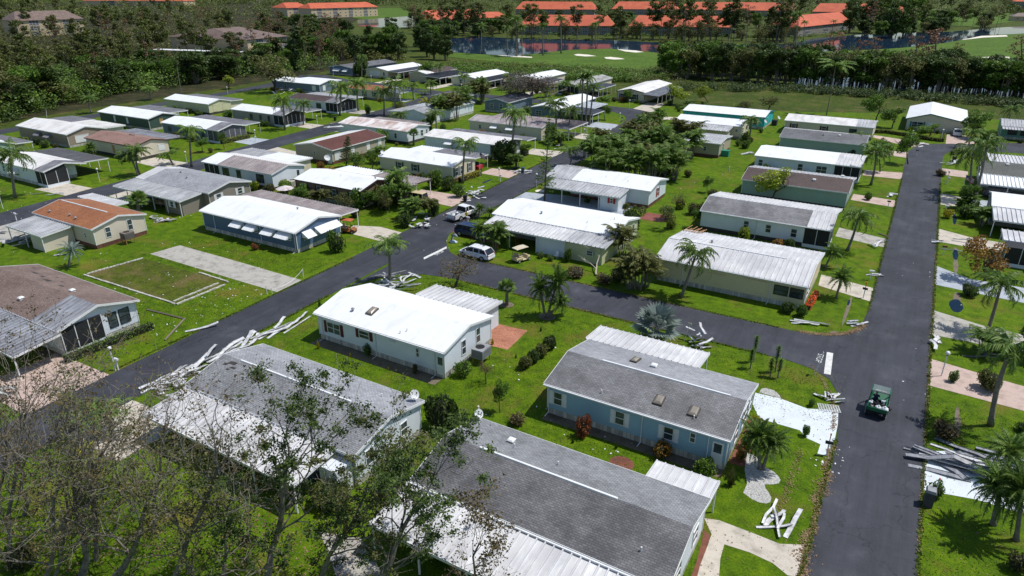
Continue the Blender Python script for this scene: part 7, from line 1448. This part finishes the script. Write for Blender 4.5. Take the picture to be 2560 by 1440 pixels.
# plastic chair
H = thing('plastic_chair', 'white plastic chair against the pale yellow wall', 'chair', (-36.4, 72.9, 0), math.radians(-90))
m = MB(); m.box(-.25, .25, -.25, .25, .42, .46); m.build('seat', white_trim, H); m = MB(); m.hexa([(-.27, -.25, .46), (-.23, -.25, .46), (-.23, .25, .46), (-.27, .25, .46)], [(-.38, -.22, .92), (-.35, -.22, .92), (-.35, .22, .92), (-.38, .22, .92)]); m.build('backrest', white_trim, H)
for a in (-.22, .22):
    for b in (-.22, .22): m = MB(); m.tube([(a, b, .42), (a * 1.15, b * 1.15, 0)], .025, 5); m.build('leg', white_trim, H)
    m = MB(); m.tube([(-.28, a * 1.15, .68), (.2, a * 1.15, .66), (.24, a * 1.15, .43)], .022, 5); m.build('armrest', white_trim, H)
def bin_(x, y, m_, lab):
    H = thing('wheelie_bin', lab, 'bin', G(x, y), .3); m = MB(); loft(m, [(0, [(-.22, -.26), (.22, -.26), (.22, .26), (-.22, .26)]), (1, [(-.28, -.32), (.28, -.32), (.28, .32), (-.28, .32)])]); m.v = [(y_, z_, x_ * .95 + .05) for x_, y_, z_ in m.v]; m.build('bin_body', m_, H)
    m = MB(); m.hexa([(-.3, -.34, 1.0), (.3, -.34, 1.0), (.3, .34, 1.0), (-.3, .34, 1.0)], [(-.26, -.3, 1.07), (.26, -.3, 1.07), (.26, .3, 1.1), (-.26, .3, 1.1)]); m.build('lid', m_, H)
bin_(1163, 504, black, 'black wheelie bin in front of the crumpled white heap'); bin_(1307, 432, plain('slate_plastic', (.06, .11, .15), .5), 'slate blue bin beside the white debris on the left road'); bin_(838, 302, black, 'black bin at the end of the second street drive'); bin_(2384, 404, plain('dark_brown_plastic', (.06, .04, .04), .6), 'dark bin among the white panels by the cul-de-sac')
H = thing('utility_box', 'green utility box beside the small tan home', 'utility box', G(1812, 390)); m = MB(); m.box(-.8, .8, -.6, .6, 0, 1.1); m.build('cabinet', plain('utility_green', (.02, .25, .16), .5), H); m = MB(); m.box(-.85, .85, -.65, .65, 1.1, 1.2); m.build('lid', plain('utility_green', (.02, .25, .16), .5), H)
def ac(loc, sz, lab, stand=.5, m_=None):
    m_ = m_ or plain('grey_ac_cabinet', (.3, .31, .33), .5); H = thing('air_conditioner', lab, 'air conditioner', loc); a, b, c = sz
    m = MB(); m.box(-a / 2, a / 2, -b / 2, b / 2, stand, stand + c); cb = m.build('cabinet', m_, H); m = MB()
    for k in range(8): m.box(-a / 2 - .01, a / 2 + .01, -b / 2 - .01, b / 2 + .01, stand + .1 + k * (c - .2) / 8, stand + .13 + k * (c - .2) / 8)
    m.build('louvres', plain('dark_louvre', (.09, .09, .1), .6), cb); m = MB(); m.tube([(-a * .1, 0, stand + c), (-a * .1, 0, stand + c + .03)], min(a, b) * .36, 16); m.build('fan_grille', black, cb)
    m = MB()
    for x in (-a * .42, a * .42):
        for y in (-b * .42, b * .42): m = MB(); m.box(x - .04, x + .04, y - .04, y + .04, 0, stand); m.build('leg', wood if stand > .3 else m_, H)
ac((-30.5, 46.2, 0), (1.2, 1.5, .9), 'big grey air conditioner at the gable of the white home', .6)
ac((-88.9, 48.7, 0), (1.1, 1.4, .85), 'brown air conditioner on a wooden stand at the beige home', .75, plain('brown_ac', (.2, .17, .15), .6))
ac((-90.9, 79.8, 0), (1.1, 1.5, 1.0), 'pale air conditioner at the gable of the long white home', .3, offwhite); ac((-95.0, 99.8, 0), (.9, 1.2, .9), 'air conditioner on the lawn behind the small norfolk pine', .05); ac((-31.0, 181.5, 0), (1.2, 1.6, 1.2), 'dark unit at the end of the turquoise home', .1, black); ac((-154.8, 82.5, 0), (1, 1.2, .9), 'air conditioner at the gable with the big closed awning', .2, plain('dark_unit', (.08, .08, .09), .6))
def dish(loc, lab, r=.42, rz=0, z0=0, grp=None):
    H = thing('satellite_dish', lab, 'satellite dish', loc, rz); m = MB(); m.tube([(0, 0, 0), (0, 0, z0 + .55)], .03, 6); m.build('mast', MG, H)
    m = MB(); d = Vector((.75, -.25, .6)).normalized(); a = d.cross(Vector((0, 0, 1))).normalized(); b = d.cross(a); c = Vector((0, 0, z0 + .6)); n = len(m.v)
    for i in range(5):
        for j in range(16): t = j * math.pi / 8; rr_ = r * i / 4; m.v.append(tuple(c + a * rr_ * math.cos(t) + b * rr_ * math.sin(t) + d * (.5 * rr_ * rr_)))
    for i in range(4):
        for j in range(16): m.f.append((i * 16 + j, i * 16 + (j + 1) % 16, (i + 1) * 16 + (j + 1) % 16, (i + 1) * 16 + j))
    m.build('reflector', plain('dish_white', (.62, .64, .66), .4), H, smooth=True); m = MB(); m.tube([c - b * -r * .9 , c + d * .45], .015, 4); m.sphere(tuple(c + d * .45), .06, 6, 5); m.build('feed_arm', MG, H)
dish((-28.75, 34.2, 3.0), 'satellite dish at the gable corner of the pale grey roof', .38); dish((-23.2, 34.6, 2.95), 'satellite dish at the far left corner of the bottom roof', .36); dish(G(820, 420), 'satellite dish on a pole behind the brown home', .6, 0, 1.3); dish((-84.9, 96.6, 2.9), 'satellite dish at the left corner of the flagged home roof', .38); dish((-28.6, 171.8, 2.9), 'satellite dish at the left end of the cream home with red shutters', .45); dish((-31.8, 173.5, 0), 'satellite dish beside the turquoise home', .45, 0, 1.5)
for x, y, h, lab in [(1196, 1040, .9, 'taller pale pipe stub on the lawn beside the round bush'), (1192, 1043, .55, 'shorter pale pipe stub on the lawn beside the round bush'), (1822, 428, .8, 'pale pipe stub on the back lawn'), (1667, 568, .9, 'utility pedestal pair on the lawn behind the yellow home')]:
    mb = MB(); mb.tube([(0, 0, 0), (0, 0, h)], .1, 10); mb.sphere((0, 0, h), .1, 10, 6); tag(mb.build('pipe_stub', offwhite, None, G(x, y)), lab, 'pipe')
# rope barrier of the empty concrete pad
for x, y, h, lab in [(668, 736, 1.1, 'white post at the left of the rope barrier'), (680, 734, .7, 'short white post beside the left rope post'), (759, 694, 1.1, 'white post at the right of the rope barrier'), (868, 0, 0, '')][:3]:
    mb = MB(); mb.tube([(0, 0, 0), (0, 0, h)], .045, 8); tag(mb.build('barrier_post', white_trim, None, G(x, y)), lab, 'post')
a, b = G(680, 734) + Vector((0, 0, .6)), G(759, 694) + Vector((0, 0, 1.05)); mb = MB(); mb.tube([a.lerp(b, t / 14) - Vector((0, 0, .55 * math.sin(math.pi * t / 14) ** .8 * (1 if t < 12 else .9))) for t in range(15)], .022, 5); o = mb.build('barrier_rope', white_trim); tag(o, 'sagging white rope across the mouth of the empty concrete pad', 'rope')
# umbrella
H = thing('garden_umbrella', 'faded white garden umbrella behind the slate blue home carport', 'umbrella', (-85.6, 73.5, 0)); m = MB(); n = len(m.v)
m.v.append((0, 0, 2.6)); [m.v.append((1.5 * math.cos(k * math.pi / 4), 1.5 * math.sin(k * math.pi / 4), 2.1)) for k in range(8)]; [m.f.append((0, 1 + k, 1 + (k + 1) % 8)) for k in range(8)]; m.build('canopy', plain('faded_canvas', (.66, .6, .6), .8), H); m = MB(); m.tube([(0, 0, 0), (0, 0, 2.6)], .03, 6); m.build('pole', white_trim, H)
# wooden lot border
for a, b, lab in [((368, 775), (460, 798), 'long grey timber border on the lawn'), ((462, 798), (412, 852), 'short timber border meeting the long one at a corner'), ((2196, 585), (2222, 594), 'grey timber lying at the road edge')]:
    p, q = G(*a), G(*b); mb = MB(); mb.tube([(0, 0, .08), (q - p) * .5 + Vector((0, 0, .1)), q - p + Vector((0, 0, .08))], .1, 4); tag(mb.build('timber', plain('grey_timber', (.2, .17, .14), .9), None, p), lab, 'timber')

# ---------------- storm debris ----------------
def strip(p, rz, L, w_, lab, grp, rg, m=None, z=.05, nm='bent_panel', cat='metal panel', kk=.5):
    m = m or debris_m
    n = rg.choice((3, 4, 5)); pts = []; c = Vector((0, 0, z)); a = 0; pit = rg.uniform(-.06, .12)
    for i in range(n + 1):
        pts.append((c.copy(), a)); c = c + Vector((math.cos(a) * L / n, math.sin(a) * L / n, math.sin(pit) * L / n)); a += rg.gauss(0, kk * .35); pit = rg.gauss(0, .13) if c.z > .1 else abs(rg.gauss(0, .14)); c.z = max(.04, c.z)
    mb = MB(); tw = rg.uniform(-.5, .5); rows = []; w_ *= .78
    for i, (q, a_) in enumerate(pts):
        s = Vector((-math.sin(a_), math.cos(a_), math.sin(tw * i / n) * .8)).normalized(); u = Vector((0, 0, 1)); h = .05
        rows.append([q + s * w_ / 2 + u * h, q + s * w_ / 2, q - s * w_ / 2, q - s * w_ / 2 + u * h])
    for i in range(n):
        for j in range(3): mb.quad(rows[i][j], rows[i][j + 1], rows[i + 1][j + 1], rows[i + 1][j])
    # thickness
    k = len(mb.f); nv = len(mb.v); mb.v += [(x, y, z_ - .012) for x, y, z_ in mb.v]; mb.f += [tuple(nv + i for i in reversed(f)) for f in mb.f[:k]]
    mn = min(v[2] for v in mb.v); mb.v = [(x, y, z_ - min(0, mn) + .005) for x, y, z_ in mb.v]
    o = mb.build(nm, m, None, p, rot=rz); return tag(o, lab, cat, grp)
def pile(x, y, sx, sy, n, L, w_, rz, spread, lab, m=None, seed=0, stack=.35, m2=None):
    rg = random.Random(seed)
    n = max(1, round(n * .88)) if n else 0
    for i in range(n):
        c = G(x + rg.uniform(-1, 1) * sx, y + rg.uniform(-1, 1) * sy); c.z = rg.random() ** 2 * stack; a = rz + rg.gauss(0, spread); l = L * rg.uniform(.5, 1.15)
        c = c - Vector((math.cos(a), math.sin(a), 0)) * l / 2
        strip(c, a, l, w_ * rg.uniform(.6, 1.3), lab, lab.replace('bent white metal panel', 'bent white panels').replace('long silver metal panel', 'long silver panels'), rg, (m or debris_m) if (m2 is None or rg.random() < .65) else m2, .03)
PI = math.pi
pile(1000, 708, 42, 20, 26, 3.0, .3, .3, 1.0, 'bent white metal panel in the heap at the street junction', seed=1, stack=.6)
for i in range(26):
    u = i / 25; pile(405 + (745 - 405) * u, 955 + (805 - 955) * u, 16, 9, 1 if u > .12 else 3, 4.2, .4, PI / 2, .1, 'bent white metal panel in the long line beside the left road', seed=100 + i, stack=.2)
pile(430, 975, 30, 22, 16, 1.2, .55, 0, 2, 'bent white metal panel in the crumpled heap at the near end of the long line', seed=3, stack=.5)
pile(1043, 558, 30, 15, 26, 1.3, .5, .5, 2, 'bent white metal panel in the crumpled heap opposite the pickup', seed=4, stack=.8)
pile(1935, 1300, 20, 26, 7, 2.3, .34, 1.15, .5, 'bent white metal panel in the pile between the gravel bed and walkway', seed=5, stack=.25)
strip(G(1963, 1345), 1.42, 2.9, .4, 'straight white channel lying apart on the lawn beside the walkway', None, random.Random(3), kk=.02)
pile(2420, 1160, 96, 22, 30, 5.0, .5, -.12, .13, 'long silver metal panel in the big pile on the right-hand white drive', MGr, 6, .3, debris_m)
pile(2072, 1002, 26, 12, 9, 1.4, .28, .2, 1.3, 'bent white metal panel in the tangle at the end of the white drive', seed=7, stack=.5, m2=MG)
pile(1185, 490, 26, 14, 24, 1.3, .5, .6, 2, 'bent white metal panel in the crumpled heap behind the black bin', seed=8, stack=.6)
pile(1305, 430, 20, 5, 11, 1.4, .5, .3, 2, 'bent white metal panel around the slate blue bin', seed=9)
pile(1512, 328, 24, 8, 20, 1.7, .55, .3, 2, 'bent white metal panel in the pile at the bend', seed=10)
pile(2013, 809, 24, 3, 3, 3.2, .45, .25, .1, 'bent white metal panel of the pair on the corner lawn', seed=11, stack=.1)
pile(2138, 812, 20, 6, 4, 2.2, .35, .3, .6, 'bent white metal panel at the corner of the cross street', seed=12)
pile(2190, 612, 14, 7, 4, 1.9, .3, .8, 1, 'bent white metal panel under the leaning queen palm', seed=13)
pile(2348, 606, 10, 4, 3, 1.7, .5, 0, .5, 'bent white metal panel at the road edge right of the straight road', seed=14); pile(2420, 606, 26, 2, 2, 4, .3, .0, .06, 'bent white metal panel lying across the right-hand lawn', seed=15); pile(2378, 627, 2, 2, 1, 3.0, .22, -.1, .02, 'bent white metal panel beside the maroon mailbox', seed=16, stack=0)
pile(2338, 862, 7, 12, 3, 2.1, .4, 1.6, .15, 'bent white metal panel leaning on the right verge by the pink drive', seed=17, stack=.3); pile(2468, 895, 26, 5, 3, 3, .18, .2, .1, 'bent white metal panel by the tall queen palm', MG, 18, .1)
pile(505, 822, 2, 2, 1, 2.8, .5, .95, .02, 'bent white metal panel lying alone beside the left road', seed=19, stack=.05); pile(405, 550, 28, 8, 12, 1.8, .5, .2, 1.0, 'bent white metal panel behind the taupe home', seed=20, stack=.3)
pile(36, 605, 36, 22, 14, 2.0, .35, .4, 1.2, 'bent white metal panel in the collapsed carport of the beige home', seed=21, stack=.9, m2=MGr); pile(148, 640, 14, 4, 2, 1.6, .5, .5, .2, 'bent white metal panel near the greyish date palm', seed=22, stack=.05)
pile(700, 226, 34, 9, 16, 3.0, .6, .4, 1.2, 'bent white metal panel in the collapsed canopy under the grey oak', seed=23, stack=1.4, m2=MGr); pile(1745, 862, 22, 12, 12, 1.8, .3, 1.0, .8, 'bent white metal panel hanging off the torn carport end', seed=24, stack=1.6, m2=MG)
pile(2385, 408, 26, 7, 9, 2.2, .5, .3, .6, 'bent white metal panel at the inside of the cul-de-sac', seed=25, stack=.3); pile(2298, 364, 14, 4, 3, 2.8, .5, .6, .3, 'bent white metal panel at the hedge by the cul-de-sac', seed=26); pile(1868, 385, 8, 3, 3, 3.0, .5, .9, .15, 'bent white metal panel on the back lawn', seed=27, stack=.05)
pile(845, 335, 30, 12, 12, 2.6, .8, .8, .6, 'bent white metal panel torn from the red-brown roof', seed=28, stack=2.2); pile(1290, 152 + 280, 1, 1, 0, 1, 1, 0, 0, ''); pile(1350, 300, 1, 1, 0, 1, 1, 0, 0, ''); pile(735, 410, 30, 10, 8, 1.2, .5, 1, 2, 'bent white metal panel scattered behind the brown home', seed=29); pile(935, 385, 26, 6, 5, 1.5, .6, 1, 2, 'bent white metal panel along the wall behind the norfolk pine', seed=30, stack=.05)
pile(120, 487, 20, 3, 2, 4, .35, .9, .1, 'bent white metal panel beside the left road at the far left', seed=31); pile(2190, 690, 12, 4, 3, 1.6, .4, .3, .4, 'bent white metal panel near the round date palm', seed=32); pile(1000, 250 + 440, 1, 1, 0, 1, 1, 0, 0, ''); pile(10, 870 + 110, 14, 10, 5, 2, .3, .5, .8, 'bent white metal panel at the bottom left road edge', seed=33)
pile(2225, 490, 12, 6, 5, 1.5, .5, .5, .8, 'bent white metal panel on the concrete drive beside the dark mailbox', seed=34); pile(1395, 372, 10, 4, 3, 1.6, .5, .6, .5, 'bent white metal panel by the left road near the areca thicket', seed=35)
# lattice panel
H = thing('lattice_panel', 'crushed white lattice panel on the end of the white drive', 'lattice', G(2072, 1022), .3); m = MB()
for k in range(9): m.box(-.8 + k * .2 - .02, -.8 + k * .2 + .02, -.5, .5, .06, .08)
for k in range(6): m.box(-.85, .85, -.5 + k * .2 - .02, -.5 + k * .2 + .02, .081, .1)
m.build('slats', white_trim, H)
# torn timber corner of the ribbed home
H = thing('broken_rafters', 'splintered timber rafters at the torn far corner of the ribbed roof', 'rafters', (-22.6, 83.6, 2.9)); m = MB(); rg = random.Random(2)
for k in range(7): x = k * .35; m = MB(); m.tube([(x - .6, -.9, .3), (x - .2 + rg.uniform(-.2, .2), 1.0, .1 + rg.uniform(0, .5))], .06, 4); m.build('rafter', wood, H)
# leaves and crumbs nobody could count
def litter(name, pts, m, s, seed, z=.03):
    rng = np.random.default_rng(seed); P = np.array([(p[0], p[1], z + rng.random() * .03) for p in pts]); o = mk(name, cards_mesh(name, P, rng.uniform(s * .5, s * 1.4, len(P)), m, rng, 3.0, .6)); o['kind'] = 'stuff'; return o
rg = random.Random(9); pts = []
for i in range(2600):
    y = 30 + rg.random() ** 1.1 * 19; c = -.6 + .12 * math.sin(y * 1.3) + .1 * math.sin(y * 3.1); pts.append((c + rg.gauss(0, .17 + .1 * math.sin(y * .9)), y))
for i in range(500): t = rg.random(); y = 51 + t * 10; pts.append((-.9 - (3.2 * t ** 2.2) + rg.gauss(0, .14), y + .0))
for i in range(1800): t = rg.uniform(0, 1.5); pts.append((-6.2 + 5.5 * math.sin(t) + rg.gauss(0, .2), 67.5 + 5.5 * (1 - math.cos(t)) + rg.gauss(0, .16)))
for i in range(260): pts.append((-2.6 + rg.gauss(0, .18), 38.5 + rg.random() * 9))
for i in range(900): pts.append((5.45 + rg.gauss(0, .1), 40 + rg.random() * 60))
for i in range(1500): pts.append((-43 + rg.random() * 26, 61 + rg.gauss(0, .12) + (6.3 if rg.random() < .6 else -.2)))
litter('fallen_leaves', pts, leafmat('dry_leaf', [(.13, .08, .04), (.27, .17, .09), (.42, .3, .17)]), .06, 3, .045)
pts = [(rg.uniform(-52, 5), rg.uniform(24, 66)) for i in range(5200)] + [(rg.uniform(5, 14), rg.uniform(30, 70)) for i in range(900)]
pts = [p for p in pts if not (-.6 < p[0] < 5.5) and not (60.5 < p[1] < 67.4)]
litter('fallen_leaves', pts, leafmat('dry_leaf', []) if 0 else MATS['dry_leaf'], .06, 4, .02)
pts = [tuple(G(rg.uniform(230, 720), rg.uniform(600, 840)))[:2] for i in range(260)] + [tuple(G(rg.gauss(560, 60), rg.gauss(745, 30)))[:2] for i in range(120)] + [tuple(G(rg.gauss(1050, 60), rg.gauss(580, 30)))[:2] for i in range(120)] + [tuple(G(rg.uniform(0, 480), rg.uniform(470, 560)))[:2] for i in range(120)] + [(rg.gauss(-.6, .5), rg.gauss(47, 1.2)) for i in range(60)] + [tuple(G(rg.uniform(1200, 1700), rg.uniform(860, 1150)))[:2] for i in range(120)]
litter('fallen_leaves', [tuple(G(rg.uniform(-50, 900), rg.uniform(1080, 1500)))[:2] for i in range(5000)], MATS['dry_leaf'], .07, 6, .02)
pts += [tuple(G(rg.uniform(0, 1000), rg.uniform(420, 640)))[:2] for i in range(150)] + [tuple(G(rg.uniform(1700, 1900), rg.uniform(380, 560)))[:2] for i in range(90)] + [tuple(G(rg.gauss(2330, 60), rg.uniform(560, 1100)))[:2] for i in range(50)]
pts = [p for p in pts if not (-59.4 < p[0] < -53 and p[1] < 75) and rg.random() < .6]
litter('foam_crumbs', pts, plain('foam_white', (.75, .76, .78), .7), .085, 5, .03)

# ---------------- far buildings ----------------
def condo(label, A, B, depth, eh, rise, storeys, roofm, wallm, nb, ov=.8, name='apartment_building', hip=True, win=(1.6, 1.3), grp=None, dark=True):
    a, b = G(*A), G(*B); u = (b - a); L = u.length; u.normalize(); H = thing(name, label, 'building', (a + b) / 2, math.atan2(u.y, u.x), grp); h = L / 2
    m = MB(); m.box(-h, h, 0, depth, 0, eh); m.build('wall', wallm, H)
    m = MB(); o = ov; r = min(depth / 2, 5) if hip else .01
    V = [(-h - o, -o, eh), (h + o, -o, eh), (h + o, depth + o, eh), (-h - o, depth + o, eh), (-h - o + r + o * (hip), depth / 2, eh + rise), (h + o - r - o * (hip), depth / 2, eh + rise)]
    m.v = V; m.f = [(0, 1, 5, 4), (1, 2, 5), (2, 3, 4, 5), (3, 0, 4), (0, 3, 2, 1)]; m.build('roof', roofm, H)
    sh = eh / storeys
    for s in range(storeys):
        for i in range(nb):
            x = -h + L * (i + .5) / nb; z = sh * s + sh * .5; bal = i % 3 == 1; w2 = (L / nb * .42 if bal else win[0] / 2); h2 = (sh * .38 if bal else win[1] / 2)
            m = MB(); m.box(x - w2, x + w2, -.06, -.005, z - h2, z + h2); wd = m.build('screened_balcony' if bal else 'window', screen_lt if bal else white_trim, H)
            if not bal: m = MB(); m.box(x - w2 + .12, x + w2 - .12, -.075, -.062, z - h2 + .12, z + h2 - .12); m.build('pane', glass, wd)
            else:
                m = MB()
                for k in range(4): xx = x - w2 + 2 * w2 * k / 3; m.box(xx - .07, xx + .07, -.1, -.061, z - h2, z + h2)
                m.box(x - w2, x + w2, -.11, -.062, z - h2 - .15, z - h2); m.box(x - w2, x + w2, -.105, -.063, z - .3, z - .18); m.build('railing', white_trim, wd)
    return H
condo('long orange-roofed two-storey building above the pond, directly behind the golf green', (1300, 86), (1534, 88), 22, 6, 6.6, 2, tile, W_cond, 15)
condo('orange-roofed two-storey building behind the tall thin pines', (1572, 88), (1826, 92), 22, 6, 6.6, 2, tile, W_cond, 15)
condo('orange-roofed two-storey building turned to the right, beyond the pond', (1993, 93), (2136, 74), 22, 6.2, 6.6, 2, tile, W_cond, 10)
condo('rear orange roof at the left, behind the long building', (1290, 36), (1485, 38), 28, 6, 8.0, 2, tile, W_cond, 10); condo('rear orange roof in the middle, seen over the pines', (1530, 36), (1690, 38), 28, 6, 8.0, 2, tile, W_cond, 10); condo('rear orange roof right of the middle', (1700, 38), (1990, 42), 28, 6, 8.0, 2, tile, W_cond, 12); condo('rear orange roof farthest right', (2030, 44), (2260, 48), 28, 6, 8.0, 2, tile, W_cond, 10)
condo('orange-roofed building standing end-on left of the pond', (1065, 70), (1205, 66), 26, 6, 7, 2, tile, W_cond, 6); condo('small orange roof behind the end-on building', (1180, 60), (1270, 58), 20, 5, 4.5, 2, tile, W_cond, 5)
condo('pale three-storey building with a red roof at the top', (780, 46), (945, 40), 26, 9.5, 5, 3, tile, W_bei, 13); condo('second red roof behind the woods at the top left', (720, 44), (776, 42), 30, 9.5, 5, 3, tile, W_bei, 4); condo('faint red roof far behind the woods', (210, 14), (460, 16), 30, 8, 5, 2, tile, W_bei, 6)
condo('beige three-storey building with a brown roof inside the woods', (625, 152), (722, 140), 50, 9.2, 4, 3, RBr, W_bei, 5, win=(1.2, 1.2)); condo('brown hipped roof rising from the woods at the far left', (50, 92), (215, 84), 26, 10, 5.5, 3, RBr, W_bei, 6)
condo('low brown-roofed clubhouse at the top right edge', (2530, 52), (2660, 54), 16, 4, 3, 1, RBr, W_bei, 5); condo('pale building at the top right corner', (2532, 28), (2680, 30), 30, 12, 4, 3, tile, W_cond, 6)
# carport roof in the woods
a, b = G(380, 150), G(602, 158); u = b - a; H = thing('long_carport', 'long thin white carport roof glimpsed between the pines', 'carport', (a + b) / 2, math.atan2(u.y, u.x)); m = MB(); m.box(-u.length / 2, u.length / 2, 0, 5.5, 4.4, 4.6); m.build('roof', white, H)
for k in range(9): x = -u.length / 2 + 1 + (u.length - 2) * k / 8; m = MB(); m.box(x - .12, x + .12, 2.6, 2.84, 0, 4.4); m.build('post', white_trim, H)
car('yellow vehicle parked under the pines', G(428, 166), .1, paint('yellow_car_paint', (.8, .55, .01)), 'jeep').scale = (1.8, 1.5, 1.5)
sheet('car_park', px([(330, 158), (620, 165), (640, 178), (330, 172)]), 0.0, conc_old)
tri_sheet('far_road', px([(2100, 60), (2160, 48), (2240, 40), (2300, 44)]), px([(2130, 66), (2190, 56), (2260, 50), (2310, 54)]), .05, conc_old) if 0 else None
